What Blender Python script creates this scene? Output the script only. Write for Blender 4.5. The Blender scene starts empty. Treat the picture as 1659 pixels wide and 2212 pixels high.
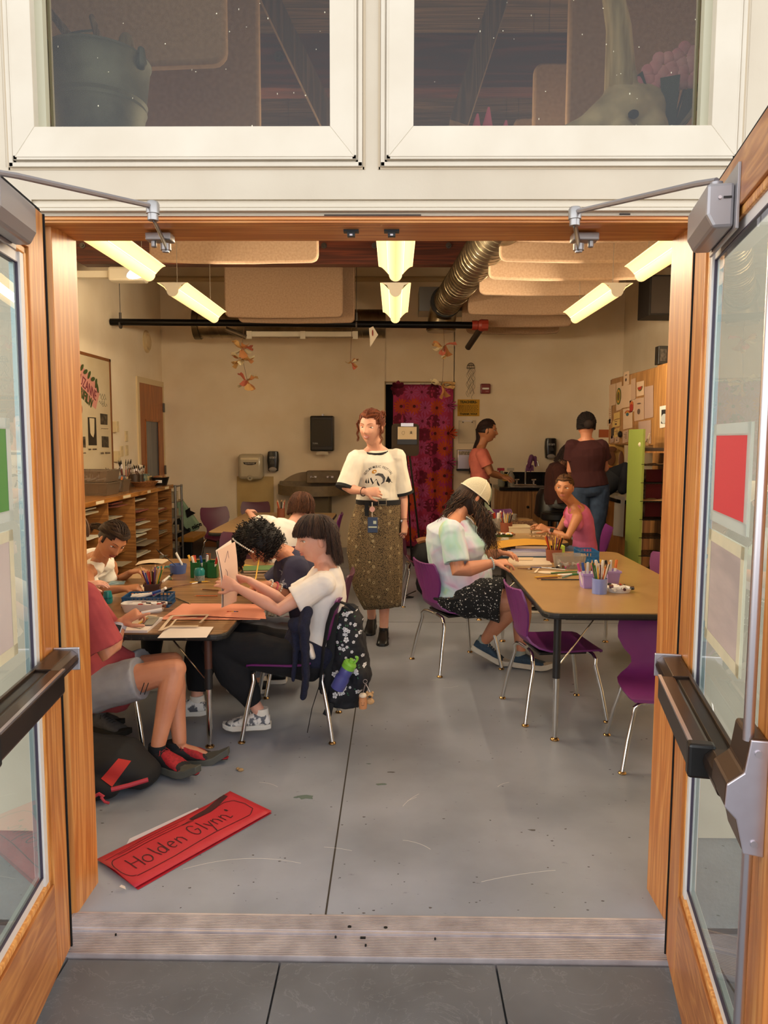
import bpy, bmesh, math, random
import numpy as np
from math import sin, cos, pi, radians, sqrt, exp, atan2
from mathutils import Vector as V, Matrix, Euler, noise
random.seed(7); R = random.Random(11)
sc = bpy.context.scene; COL = sc.collection
# ---------------- camera ----------------
W_, H_ = 1659, 2212; FPX = 1640.0
_p, _y, _r = radians(5.57), radians(.79), radians(.2)
CAM = V((0, 0, 1.488))
_f = V((-sin(_y)*cos(_p), cos(_y)*cos(_p), -sin(_p))); _rt = V((cos(_y), sin(_y), 0)); _u = _rt.cross(_f)
_R2 = _rt*cos(_r)+_u*sin(_r); _U2 = _u*cos(_r)-_rt*sin(_r)
def ray(px, py): return _f + _R2*((px-W_/2)/FPX) - _U2*((py-H_/2)/FPX)
def P(px, py, Y): d = ray(px, py); return CAM + d*(Y/d.y)        # point of the place at distance Y
def F(px, py, z=0.): d = ray(px, py); return CAM + d*((z-CAM.z)/d.z)  # on a level surface
def X(px, py, x): d = ray(px, py); return CAM + d*(x/d.x)        # on a side wall
cd = bpy.data.cameras.new('camera'); cam = bpy.data.objects.new('camera', cd); COL.objects.link(cam)
cd.sensor_fit = 'VERTICAL'; cd.sensor_height = 36; cd.lens = FPX/H_*36; cd.clip_start = .05
m = Matrix((_R2, _U2, -_f)).transposed().to_4x4(); m.translation = CAM; cam.matrix_world = m
sc.camera = cam
sc.view_settings.view_transform = 'Standard'; sc.view_settings.look = 'None'
sc.view_settings.gamma = 1; sc.view_settings.exposure = 0.0; sc.view_settings.use_curve_mapping = False
# ---------------- daylight ----------------
wd = bpy.data.worlds.new('sky'); sc.world = wd; wd.use_nodes = True
nt = wd.node_tree; bg = nt.nodes['Background']
tc = nt.nodes.new('ShaderNodeTexCoord'); sx = nt.nodes.new('ShaderNodeSeparateXYZ'); rm = nt.nodes.new('ShaderNodeValToRGB')
nt.links.new(tc.outputs['Generated'], sx.inputs[0]); nt.links.new(sx.outputs['Z'], rm.inputs[0]); nt.links.new(rm.outputs[0], bg.inputs[0])
rm.color_ramp.elements[0].color = (1., .985, .96, 1); rm.color_ramp.elements[1].color = (.34, .34, .34, 1); rm.color_ramp.elements[1].position = .72
for p_, c_ in ((.02, (1., .985, .96, 1)), (.26, (.93, .96, 1., 1))): e_ = rm.color_ramp.elements.new(p_); e_.color = c_
bg.inputs[1].default_value = 2.95
def area(name, loc, rot, sx_, sy_, power, col, spread=pi):
    l = bpy.data.lights.new(name, 'AREA'); l.shape = 'RECTANGLE'; l.size = sx_; l.size_y = sy_; l.energy = power; l.color = col; l.spread = spread
    o = bpy.data.objects.new(name, l); COL.objects.link(o); o.location = loc; o.rotation_euler = rot; return o
for q_ in (('door_portal', (-.07, 2.42, 1.04), 1.83, 2.08), ('window_portal', (-.6, 2.3, 2.9), .85, 1.1), ('window_portal', (.45, 2.3, 2.9), .85, 1.1)):
    pt = area(q_[0], q_[1], (pi/2, 0, 0), q_[2], q_[3], 1, (1, 1, 1)); pt.data.cycles.is_portal = True
# ---------------- materials ----------------
MATS = {}
def lin(c):
    if isinstance(c, str):
        c = c.lstrip('#'); c = [int(c[i:i+2], 16)/255 for i in (0, 2, 4)]
    else: c = [x/255 for x in c]
    return tuple(x/12.92 if x <= .04045 else ((x+.055)/1.055)**2.4 for x in c)+(1,)
def nodes(name):
    m = bpy.data.materials.new(name); m.use_nodes = True; n = m.node_tree
    return m, n, n.nodes['Principled BSDF'], lambda t: n.nodes.new('ShaderNode'+t), n.links.new
def mat(name, c, rough=.6, metal=0., c2=None, ns=8., sc3=(1, 1, 1), bump=0., bs=None, detail=4., emit=0., alpha=1., trans=0., coat=0., sheen=0., lo=.35, hi=.65, bumpd=.01):
    if name in MATS: return MATS[name]
    m, n, b, N, L = nodes(name)
    b.inputs['Base Color'].default_value = lin(c); b.inputs['Roughness'].default_value = rough; b.inputs['Metallic'].default_value = metal
    if coat: b.inputs['Coat Weight'].default_value = coat; b.inputs['Coat Roughness'].default_value = .15
    if sheen: b.inputs['Sheen Weight'].default_value = sheen
    if trans: b.inputs['Transmission Weight'].default_value = trans
    if alpha < 1: b.inputs['Alpha'].default_value = alpha
    if emit: b.inputs['Emission Color'].default_value = lin(c); b.inputs['Emission Strength'].default_value = emit
    if c2 is not None or bump:
        t = N('TexCoord'); mp = N('Mapping'); mp.inputs['Scale'].default_value = sc3; L(t.outputs['Object'], mp.inputs[0])
    if c2 is not None:
        no = N('TexNoise'); no.inputs['Scale'].default_value = ns; no.inputs['Detail'].default_value = detail; L(mp.outputs[0], no.inputs[0])
        r = N('ValToRGB'); r.color_ramp.elements[0].position = lo; r.color_ramp.elements[1].position = hi
        r.color_ramp.elements[0].color = lin(c); r.color_ramp.elements[1].color = lin(c2)
        L(no.outputs[0], r.inputs[0]); L(r.outputs[0], b.inputs['Base Color'])
    if bump:
        n2 = N('TexNoise'); n2.inputs['Scale'].default_value = bs or ns; n2.inputs['Detail'].default_value = 3; L(mp.outputs[0], n2.inputs[0])
        bp = N('Bump'); bp.inputs['Strength'].default_value = bump; bp.inputs['Distance'].default_value = bumpd; L(n2.outputs[0], bp.inputs['Height']); L(bp.outputs[0], b.inputs['Normal'])
    MATS[name] = m; return m
def wood(name, c1, c2, c3=None, axis=2, s=1., rough=.45, coat=.2, planks=None):
    """fir-like grain running along axis"""
    if name in MATS: return MATS[name]
    m, n, b, N, L = nodes(name)
    t = N('TexCoord'); mp = N('Mapping'); scl = [9*s, 9*s, 9*s]; scl[axis] = .55*s; mp.inputs['Scale'].default_value = scl; L(t.outputs['Object'], mp.inputs[0])
    no = N('TexNoise'); no.inputs['Scale'].default_value = 1.3; no.inputs['Detail'].default_value = 2; no.inputs['Distortion'].default_value = .35; L(mp.outputs[0], no.inputs[0])
    mu = N('Math'); mu.operation = 'MULTIPLY'; mu.inputs[1].default_value = 16; L(no.outputs[0], mu.inputs[0])
    fr = N('Math'); fr.operation = 'PINGPONG'; fr.inputs[1].default_value = 1; L(mu.outputs[0], fr.inputs[0])
    mp2 = N('Mapping'); s2 = [90*s, 90*s, 90*s]; s2[axis] = 2.5*s; mp2.inputs['Scale'].default_value = s2; L(t.outputs['Object'], mp2.inputs[0])
    n2 = N('TexNoise'); n2.inputs['Scale'].default_value = 1; n2.inputs['Detail'].default_value = 3; L(mp2.outputs[0], n2.inputs[0])
    ad = N('Math'); ad.operation = 'MULTIPLY_ADD'; ad.inputs[1].default_value = .55; L(n2.outputs[0], ad.inputs[0]); 
    m3 = N('Math'); m3.operation = 'MULTIPLY'; m3.inputs[1].default_value = .5; L(fr.outputs[0], m3.inputs[0]); L(m3.outputs[0], ad.inputs[2])
    r = N('ValToRGB'); r.color_ramp.elements[0].position = .2; r.color_ramp.elements[1].position = .85
    r.color_ramp.elements[0].color = lin(c1); r.color_ramp.elements[1].color = lin(c2)
    if c3: e = r.color_ramp.elements.new(.55); e.color = lin(c3)
    L(ad.outputs[0], r.inputs[0]); out = r.outputs[0]
    n4 = N('TexNoise'); n4.inputs['Scale'].default_value = 1.4; n4.inputs['Detail'].default_value = 2; L(t.outputs['Object'], n4.inputs[0])
    hs = N('HueSaturation'); mr = N('MapRange'); mr.inputs[3].default_value = .78; mr.inputs[4].default_value = 1.22; L(n4.outputs[0], mr.inputs[0]); L(mr.outputs[0], hs.inputs['Value']); L(out, hs.inputs['Color']); out = hs.outputs[0]
    if planks:
        sp = N('SeparateXYZ'); L(t.outputs['Object'], sp.inputs[0])
        mm = N('Math'); mm.operation = 'MULTIPLY'; mm.inputs[1].default_value = 1/planks[1]; L(sp.outputs[planks[0]], mm.inputs[0])
        f1 = N('Math'); f1.operation = 'FRACT'; L(mm.outputs[0], f1.inputs[0]); gt = N('Math'); gt.operation = 'LESS_THAN'; gt.inputs[1].default_value = .035; L(f1.outputs[0], gt.inputs[0])
        fl = N('Math'); fl.operation = 'FLOOR'; L(mm.outputs[0], fl.inputs[0]); wn = N('TexWhiteNoise'); wn.noise_dimensions = '1D'; L(fl.outputs[0], wn.inputs['W'])
        m5 = N('MapRange'); m5.inputs[3].default_value = .65; m5.inputs[4].default_value = 1.3; L(wn.outputs[0], m5.inputs[0])
        h2 = N('HueSaturation'); L(m5.outputs[0], h2.inputs['Value']); L(out, h2.inputs['Color'])
        mx = N('MixRGB'); mx.inputs[2].default_value = (.01, .006, .004, 1); L(gt.outputs[0], mx.inputs[0]); L(h2.outputs[0], mx.inputs[1]); out = mx.outputs[0]
    L(out, b.inputs['Base Color']); b.inputs['Roughness'].default_value = rough; b.inputs['Coat Weight'].default_value = coat; b.inputs['Coat Roughness'].default_value = .25
    bp = N('Bump'); bp.inputs['Strength'].default_value = .15; bp.inputs['Distance'].default_value = .002; L(ad.outputs[0], bp.inputs['Height']); L(bp.outputs[0], b.inputs['Normal'])
    MATS[name] = m; return m
def glass(name, tint, refl=.04, gl=.0):
    if name in MATS: return MATS[name]
    m, n, b, N, L = nodes(name); n.nodes.remove(b); o = n.nodes['Material Output']
    t = N('BsdfTransparent'); t.inputs[0].default_value = tuple(tint)+(1,); g = N('BsdfGlossy'); g.inputs['Roughness'].default_value = gl; g.inputs[0].default_value = (1, 1, 1, 1)
    fr = N('Fresnel'); fr.inputs[0].default_value = 1.45; ge = N('NewGeometry')
    ad = N('Math'); ad.operation = 'ADD'; ad.use_clamp = True; ad.inputs[1].default_value = refl; L(fr.outputs[0], ad.inputs[0]); bk = N('Math'); bk.operation = 'SUBTRACT'; bk.inputs[0].default_value = 1; L(ge.outputs['Backfacing'], bk.inputs[1]); mq = N('Math'); mq.operation = 'MULTIPLY'; L(ad.outputs[0], mq.inputs[0]); L(bk.outputs[0], mq.inputs[1]); ad = mq
    mx = N('MixShader'); L(ad.outputs[0], mx.inputs[0]); L(t.outputs[0], mx.inputs[1]); L(g.outputs[0], mx.inputs[2]); L(mx.outputs[0], o.inputs[0])
    MATS[name] = m; return m
def spots(name, base, cols, scale=30, th=.25, rough=.85, petals=0, sc3=(1, 1, 1), rnd=.9, bump=.3):
    """cloth with scattered small flowers/dots: voronoi cells"""
    if name in MATS: return MATS[name]
    m, n, b, N, L = nodes(name); t = N('TexCoord'); mp = N('Mapping'); mp.inputs['Scale'].default_value = sc3; L(t.outputs['Object'], mp.inputs[0]); out = None
    prev = lin(base)
    for i, (c, sc_, th_) in enumerate(cols):
        v = N('TexVoronoi'); v.inputs['Scale'].default_value = sc_; v.inputs['Randomness'].default_value = rnd
        mpp = N('Mapping'); mpp.inputs['Location'].default_value = (i*3.1, i*1.7, i*.9); L(mp.outputs[0], mpp.inputs[0]); L(mpp.outputs[0], v.inputs['Vector'])
        src = v.outputs['Distance']
        if petals:
            no = N('TexNoise'); no.inputs['Scale'].default_value = sc_*3.; no.inputs['Detail'].default_value = 1; L(mpp.outputs[0], no.inputs[0])
            a = N('Math'); a.operation = 'MULTIPLY_ADD'; a.inputs[1].default_value = petals; L(no.outputs[0], a.inputs[0]); L(src, a.inputs[2]); src = a.outputs[0]
            th_ += petals*.5
        l = N('Math'); l.operation = 'LESS_THAN'; l.inputs[1].default_value = th_; L(src, l.inputs[0])
        mx = N('MixRGB'); L(l.outputs[0], mx.inputs[0]); mx.inputs[2].default_value = lin(c)
        if out is None: mx.inputs[1].default_value = prev
        else: L(out, mx.inputs[1])
        out = mx.outputs[0]
    L(out, b.inputs['Base Color']); b.inputs['Roughness'].default_value = rough
    no = N('TexNoise'); no.inputs['Scale'].default_value = 14; bp = N('Bump'); bp.inputs['Strength'].default_value = bump; bp.inputs['Distance'].default_value = .02; L(t.outputs['Object'], no.inputs[0]); L(no.outputs[0], bp.inputs['Height']); L(bp.outputs[0], b.inputs['Normal'])
    MATS[name] = m; return m
# ---------------- mesh container ----------------
def frame(d, ref=None):
    d = V(d).normalized(); ref = V(ref) if ref is not None else (V((0, 0, 1)) if abs(d.z) < .9 else V((1, 0, 0)))
    a = ref.cross(d)
    if a.length < 1e-5: a = V((0, 1, 0)).cross(d)
    a.normalize(); return a, d.cross(a)
class MB:
    def __init__(s): s.v = []; s.f = []; s.m = []; s.mi = 0
    def add(s, vs, fs):
        o = len(s.v); s.v += [tuple(x) for x in vs]; s.f += [tuple(i+o for i in f) for f in fs]; s.m += [s.mi]*len(fs); return s
    def box(s, c, sz, rot=None, taper=1.):
        c = V(c); x, y, z = sz[0]/2, sz[1]/2, sz[2]/2; t = taper
        vs = [V(q) for q in ((-x, -y, -z), (x, -y, -z), (x, y, -z), (-x, y, -z), (-x*t, -y*t, z), (x*t, -y*t, z), (x*t, y*t, z), (-x*t, y*t, z))]
        if rot is not None:
            M = rot if isinstance(rot, Matrix) else Euler(rot).to_matrix(); vs = [M@q for q in vs]
        return s.add([c+q for q in vs], [(0, 3, 2, 1), (4, 5, 6, 7), (0, 1, 5, 4), (1, 2, 6, 5), (2, 3, 7, 6), (3, 0, 4, 7)])
    def b2(s, lo, hi):
        lo, hi = V(lo), V(hi); return s.box((lo+hi)/2, hi-lo)
    def loft(s, rings, n=16, cap=True, sq=2.):
        """rings: (center, a-vector, b-vector)"""
        vs = []; fs = []
        for c, a, b in rings:
            for i in range(n):
                t = 2*pi*i/n; ct, st = cos(t), sin(t)
                if sq != 2.: ct = math.copysign(abs(ct)**(2/sq), ct); st = math.copysign(abs(st)**(2/sq), st)
                vs.append(V(c)+V(a)*ct+V(b)*st)
        k = len(rings)
        for j in range(k-1):
            for i in range(n): fs.append((j*n+i, j*n+(i+1) % n, (j+1)*n+(i+1) % n, (j+1)*n+i))
        if cap: fs.append(tuple(range(n-1, -1, -1))); fs.append(tuple((k-1)*n+i for i in range(n)))
        return s.add(vs, fs)
    def cyl(s, p0, p1, r0, r1=None, n=16, cap=True):
        r1 = r0 if r1 is None else r1; a, b = frame(V(p1)-V(p0)); return s.loft([(p0, a*r0, b*r0), (p1, a*r1, b*r1)], n, cap)
    def tube(s, pts, r, n=8, ref=None, flat=1., cap=True, closed=False):
        pts = [V(p) for p in pts]; k = len(pts); rs = r if isinstance(r, (list, tuple)) else [r]*k; rings = []; pa = None
        for i, p in enumerate(pts):
            if closed: d = pts[(i+1) % k]-pts[i-1]
            else: d = pts[min(i+1, k-1)]-pts[max(i-1, 0)]
            if d.length < 1e-9: d = V((0, 0, 1))
            d.normalize()
            if pa is None: a, b = frame(d, ref)
            else:
                a = pa-d*pa.dot(d)
                if a.length < 1e-6: a, b = frame(d)
                a.normalize(); b = d.cross(a)
            pa = a; rings.append((p, a*rs[i], b*rs[i]*flat))
        if closed: rings.append(rings[0])
        return s.loft(rings, n, cap and not closed)
    def limb(s, pts, rs, n=16, ref=None, round0=True, round1=True):
        pts = [V(p) for p in pts]; rs = rs if isinstance(rs, list) else [rs]*len(pts); rs = [(r, r) if not isinstance(r, (tuple, list)) else r for r in rs]; rings = []; k = len(pts)
        for i, p in enumerate(pts):
            d = pts[min(i+1, k-1)]-pts[max(i-1, 0)]; a, b = frame(d, ref); rings.append([p, a*rs[i][0], b*rs[i][1]])
        def capr(p, a, b, d, r):
            return [[p+d*r*.5, a*.87, b*.87], [p+d*r*.87, a*.5, b*.5], [p+d*r*.99, a*.12, b*.12]]
        if round1: rings += capr(*rings[-1], (pts[-1]-pts[-2]).normalized(), min(rs[-1]))
        if round0: rings = capr(*rings[0], (pts[0]-pts[1]).normalized(), min(rs[0]))[::-1]+rings
        return s.loft(rings, n)
    def ball(s, c, r, n=16, m=10, M=None):
        r = (r, r, r) if not isinstance(r, (tuple, list, V)) else r; c = V(c); vs = []; fs = []
        for j in range(m+1):
            th = pi*j/m
            for i in range(n):
                ph = 2*pi*i/n; q = V((r[0]*sin(th)*cos(ph), r[1]*sin(th)*sin(ph), r[2]*cos(th)))
                vs.append(c+(M@q if M is not None else q))
        for j in range(m):
            for i in range(n):
                a, b, c2, d = j*n+i, j*n+(i+1) % n, (j+1)*n+(i+1) % n, (j+1)*n+i
                if j == 0: fs.append((a, d, c2))
                elif j == m-1: fs.append((a, d, b))
                else: fs.append((a, d, c2, b))
        return s.add(vs, fs)
    def prism(s, poly, h, M=None, z0=0.):
        """polygon (list of (x,y)) extruded in z, then transformed"""
        k = len(poly); vs = [V((x, y, z0)) for x, y in poly]+[V((x, y, z0+h)) for x, y in poly]
        if M is not None: vs = [M@q for q in vs]
        return s.add(vs, [tuple(range(k-1, -1, -1)), tuple(range(k, 2*k))]+[(i, (i+1) % k, (i+1) % k+k, i+k) for i in range(k)])
    def lathe(s, c, prof, n=24, M=None, cap=True):
        c = V(c); vs = []; fs = []; k = len(prof)
        for r, z in prof:
            for i in range(n):
                q = V((r*cos(2*pi*i/n), r*sin(2*pi*i/n), z)); vs.append(c+(M@q if M is not None else q))
        for j in range(k-1):
            for i in range(n): fs.append((j*n+i, j*n+(i+1) % n, (j+1)*n+(i+1) % n, (j+1)*n+i))
        if cap: fs.append(tuple(range(n-1, -1, -1))); fs.append(tuple((k-1)*n+i for i in range(n)))
        return s.add(vs, fs)
    def sheet(s, P00, P10, P11, P01, nx=8, ny=8, curl=None, t=.0006):
        """thin sheet with optional curl(u,v)->offset"""
        P00, P10, P11, P01 = map(V, (P00, P10, P11, P01)); nrm = (P10-P00).cross(P01-P00).normalized(); top = []; 
        for j in range(ny+1):
            for i in range(nx+1):
                u, v = i/nx, j/ny; q = (P00*(1-u)+P10*u)*(1-v)+(P01*(1-u)+P11*u)*v
                if curl: q = q+nrm*curl(u, v)
                top.append(q)
        k = len(top); vs = top+[q-nrm*t for q in top]; fs = []
        w = nx+1
        for j in range(ny):
            for i in range(nx):
                a = j*w+i; fs.append((a, a+1, a+w+1, a+w)); fs.append((a+k, a+w+k, a+w+1+k, a+1+k))
        for i in range(nx): fs.append((i, i+k, i+1+k, i+1)); a = ny*w+i; fs.append((a, a+1, a+1+k, a+k))
        for j in range(ny): a = j*w; fs.append((a, a+w, a+w+k, a+k)); a = j*w+nx; fs.append((a, a+k, a+w+k, a+w))
        return s.add(vs, fs)
    def build(s, name, mats, parent=None, sf=1, bevel=0., loc=None, auto=35, sub=0, **kw):
        me = bpy.data.meshes.new(name); 
        vs = s.v
        if loc is not None: lo = V(loc); vs = [V(q)-lo for q in vs]
        me.from_pydata([tuple(q) for q in vs], [], s.f); me.update()
        for m_ in (mats if isinstance(mats, (list, tuple)) else [mats]): me.materials.append(m_)
        if any(s.m): me.polygons.foreach_set('material_index', s.m)
        if sf:
            me.polygons.foreach_set('use_smooth', [True]*len(me.polygons))
            if auto: me.set_sharp_from_angle(angle=radians(auto))
        o = bpy.data.objects.new(name, me); COL.objects.link(o)
        if loc is not None: o.location = loc
        if parent is not None: o.parent = parent
        if bevel: md = o.modifiers.new('b', 'BEVEL'); md.width = bevel; md.segments = 2; md.limit_method = 'ANGLE'
        if sub: md = o.modifiers.new('s', 'SUBSURF'); md.levels = md.render_levels = sub
        for k_, v_ in kw.items(): o[k_] = v_
        return o
def tag(o, label, cat, group=None):
    o['label'] = label; o['category'] = cat
    if group: o['group'] = group
    return o
def empty(name, loc=(0, 0, 0), rz=0., label=None, cat=None, group=None):
    o = bpy.data.objects.new(name, None); COL.objects.link(o); o.location = loc; o.rotation_euler = (0, 0, rz); o.empty_display_size = .05
    if label: tag(o, label, cat, group)
    return o
def st(o): o['kind'] = 'structure'; return o
def copytree(o, parent=None, label=None, **kw):
    c = o.copy(); COL.objects.link(c)
    if parent is not None: c.parent = parent
    for ch in o.children: copytree(ch, c)
    if label: c['label'] = label
    return c
def fuse(mb, name, mats, voxel=.005, smooth=4, parent=None, disp=None, fac=.5):
    """one continuous surface from overlapping closed shapes"""
    me = bpy.data.meshes.new('tmp'); me.from_pydata(mb.v, [], mb.f); me.update(); o = bpy.data.objects.new('tmp', me); COL.objects.link(o)
    r = o.modifiers.new('r', 'REMESH'); r.mode = 'VOXEL'; r.voxel_size = voxel; r.use_smooth_shade = True
    if smooth: q = o.modifiers.new('q', 'SMOOTH'); q.iterations = smooth; q.factor = fac
    dg = bpy.context.evaluated_depsgraph_get(); dg.update(); n = bpy.data.meshes.new_from_object(o.evaluated_get(dg)); bpy.data.objects.remove(o); n.name = name
    if disp:
        k = len(n.vertices); co = np.empty(k*3, 'f'); n.vertices.foreach_get('co', co); no = np.empty(k*3, 'f'); n.vertex_normals.foreach_get('vector', no)
        co = co.reshape(-1, 3); no = no.reshape(-1, 3); co = disp(co, no); n.vertices.foreach_set('co', co.astype('f').ravel()); n.update()
    n.materials.clear()
    for m_ in (mats if isinstance(mats, (list, tuple)) else [mats]): n.materials.append(m_)
    n.polygons.foreach_set('use_smooth', [True]*len(n.polygons))
    ob = bpy.data.objects.new(name, n); COL.objects.link(ob)
    if parent is not None: ob.parent = parent
    return ob
def join(o, parts):
    """merge printed pattern into the mesh that carries it"""
    bm = bmesh.new(); bm.from_mesh(o.data)
    for p in parts:
        k = len(o.data.materials); o.data.materials.append(p.data.materials[0]); n0 = len(bm.faces); bm.from_mesh(p.data); bm.faces.ensure_lookup_table()
        for f in bm.faces[n0:]: f.material_index = k; f.smooth = False
    bm.to_mesh(o.data); bm.free()
    for p in parts: bpy.data.objects.remove(p)
def text(s, name, m_, loc, size, parent=None, M=None, ext=.0006, bold=0., arc=None, align='CENTER', xs=1.):
    """writing as flat raised letters lying in the local XY plane of M"""
    M = M or Matrix.Identity(3); mb = None; meshes = []
    def one(ch, off, ang=0.):
        c = bpy.data.curves.new('t', 'FONT'); c.body = ch; c.size = size; c.extrude = ext; c.offset = bold*size; c.align_x = align; c.align_y = 'CENTER'; c.resolution_u = 2
        o = bpy.data.objects.new('t', c); COL.objects.link(o); dg = bpy.context.evaluated_depsgraph_get(); dg.update(); me = bpy.data.meshes.new_from_object(o.evaluated_get(dg))
        vs = [v.co.copy() for v in me.vertices]; fs = [tuple(p.vertices) for p in me.polygons]; bpy.data.objects.remove(o); bpy.data.meshes.remove(me)
        ca, sa = cos(ang), sin(ang); return [V((v.x*xs*ca-v.y*sa+off[0], v.x*xs*sa+v.y*ca+off[1], v.z)) for v in vs], fs
    mb = MB()
    if arc:
        rad, half = arc; k = len(s)
        for i, ch in enumerate(s):
            if ch == ' ': continue
            a = half-2*half*(i/(k-1)); vs, fs = one(ch, (-rad*sin(a), rad*cos(a)-rad), a); mb.add([V(loc)+M@v for v in vs], fs)
    else:
        vs, fs = one(s, (0, 0)); mb.add([V(loc)+M@v for v in vs], fs)
    return mb.build(name, m_, parent, sf=0)
MX = lambda x, y: Matrix((V(x).normalized(), V(y).normalized(), V(x).cross(V(y)).normalized())).transposed()
BACK = MX((1, 0, 0), (0, 0, 1))     # writing that faces the camera side (-y)
LEFTW = MX((0, 1, 0), (0, 0, 1))    # writing on the left wall (faces +x)
RIGHTW = MX((0, -1, 0), (0, 0, 1))  # faces -x
# =====================================================================  SETTING
fir = wood('fir', '#b0682c', '#d99a55', '#c47c3a', 2, 1., .42, .25)
fir_h = wood('fir_level', '#b86a2c', '#e29f58', '#cf8440', 0, 1., .42, .25)
fir_d = wood('fir_rail', '#9a5a28', '#c98a4a', '#b0703a', 1, 1., .42, .25)
fir2 = wood('fir_bead', '#c67d35', '#efb267', '#d9944a', 2, 1.4, .4, .25)
white_ext = mat('exterior_white_paint', '#cabea9', .5, c2='#bdaf99', ns=3, bump=.08, bs=40, lo=.3, hi=.75)
white_sash = mat('sash_paint', '#d3c9b7', .42, c2='#c7bba7', ns=5, lo=.3, hi=.8)
caulk = mat('dirty_caulk', '#bfae94', .8)
plaster = mat('interior_plaster', '#eddcc0', .75, c2='#e6d3b4', ns=2.5, bump=.12, bs=120, bumpd=.002)
alu = mat('mill_aluminium', '#cbc1c2', .4, .4, c2='#b0a5a6', ns=14, lo=.35, hi=.7)
dark = mat('black_gap', '#0c0a09', .9)
# --- floor: painted concrete with scuffs
def concrete():
    m, n, b, N, L = nodes('painted_concrete'); t = N('TexCoord')
    a = N('TexNoise'); a.inputs['Scale'].default_value = 1.6; a.inputs['Detail'].default_value = 5; L(t.outputs['Object'], a.inputs[0])
    r = N('ValToRGB'); r.color_ramp.elements[0].color = lin('#838892'); r.color_ramp.elements[1].color = lin('#9da2ae'); r.color_ramp.elements[0].position = .35; r.color_ramp.elements[1].position = .62; L(a.outputs[0], r.inputs[0])
    v = N('TexNoise'); v.inputs['Scale'].default_value = 34; v.inputs['Detail'].default_value = 6; v.inputs['Roughness'].default_value = .7; mp = N('Mapping'); mp.inputs['Scale'].default_value = (.5, 1, 1); L(t.outputs['Object'], mp.inputs[0]); L(mp.outputs[0], v.inputs[0])
    r2 = N('ValToRGB'); r2.color_ramp.elements[0].position = .27; r2.color_ramp.elements[1].position = .36; r2.color_ramp.elements[0].color = (.1, .1, .1, 1); r2.color_ramp.elements[1].color = (1, 1, 1, 1); L(v.outputs[0], r2.inputs[0])
    mx = N('MixRGB'); mx.blend_type = 'MULTIPLY'; mx.inputs[0].default_value = .55; L(r.outputs[0], mx.inputs[1]); L(r2.outputs[0], mx.inputs[2])
    L(mx.outputs[0], b.inputs['Base Color']); rr = N('MapRange'); rr.inputs[3].default_value = .22; rr.inputs[4].default_value = .5; L(a.outputs[0], rr.inputs[0]); L(rr.outputs[0], b.inputs['Roughness'])
    bp = N('Bump'); bp.inputs['Strength'].default_value = .12; bp.inputs['Distance'].default_value = .003; n3 = N('TexNoise'); n3.inputs['Scale'].default_value = 9; L(t.outputs['Object'], n3.inputs[0]); L(n3.outputs[0], bp.inputs['Height']); L(bp.outputs[0], b.inputs['Normal'])
    return m
st(MB().b2((-3.3, 2.2, -.06), (3.3, 10.4, 0)).build('floor', concrete(), sf=0))
g = MB(); g.b2((-.2125, 2.24, 0), (-.2065, 10.24, .0006)); g.b2((-3.1, 6.05, 0), (3., 6.054, .0006)); g.b2((-3.1, 8.6, 0), (3., 8.604, .0006)); st(g.build('floor_joint', mat('joint_dirt', '#3a332c', .9), sf=0))
chip = mat('bare_floor_patch', '#5f6f68', .7); scuff = mat('scuff', '#54514e', .8); lscr = mat('pale_scratch', '#d2d0cc', .6)
def blob(c, r, m_, name='paint_chip', n=9, z=.0008, asp=1.8):
    pts = [(c.x+r*asp*cos(2*pi*i/n)*R.uniform(.5, 1.2), c.y+r*sin(2*pi*i/n)*R.uniform(.5, 1.2)) for i in range(n)]
    return MB().prism(pts, z).build(name, m_, sf=0)
cs = MB()
def blob2(mb, c, r, n=9, z=.0008, asp=1.8): mb.prism([(c.x+r*asp*cos(2*pi*i/n)*R.uniform(.5, 1.2), c.y+r*sin(2*pi*i/n)*R.uniform(.5, 1.2)) for i in range(n)], z)
for p, r in (((658, 1722), .022), ((640, 1722), .009), ((823, 1694), .012), ((796, 1650), .006)): blob2(cs, F(*p), r)
st(cs.build('floor_paint_chips', chip, sf=0))
cs = MB()
for i in range(150): p = (R.uniform(205, 1400), R.uniform(1500, 1975)); blob2(cs, F(*p), R.uniform(.0008, .0035), 6, .0006)
for p in ((845, 1668), (1150, 1793), (1240, 1478), (1235, 1495)): blob2(cs, F(*p), .007, 7, .0006, 2.4)
st(cs.build('floor_specks', scuff, sf=0))
cs = MB()
def arc(mb, a, b, bow, w=.0012):
    a, b = F(*a), F(*b); n_ = V((-(b-a).y, (b-a).x, 0)); pts = [a.lerp(b, i/14)+n_*bow*4*(i/14)*(1-i/14)+V((0, 0, .0004)) for i in range(15)]; mb.tube(pts, w, 4, flat=.3)
for a, b, w in (((395, 1878), (650, 1865), .12), ((870, 1742), (905, 1715), .05), ((880, 1730), (900, 1722), .0), ((932, 1470), (960, 1468), .1), ((957, 1485), (990, 1482), -.1), ((1075, 1700), (1100, 1690), .1), ((700, 1830), (760, 1838), .04), ((1040, 1905), (1200, 1880), .03), ((870, 1815), (930, 1835), .1), ((560, 1690), (600, 1700), .1)): arc(cs, a, b, w)
st(cs.build('floor_scratches', lscr, sf=0))
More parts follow.
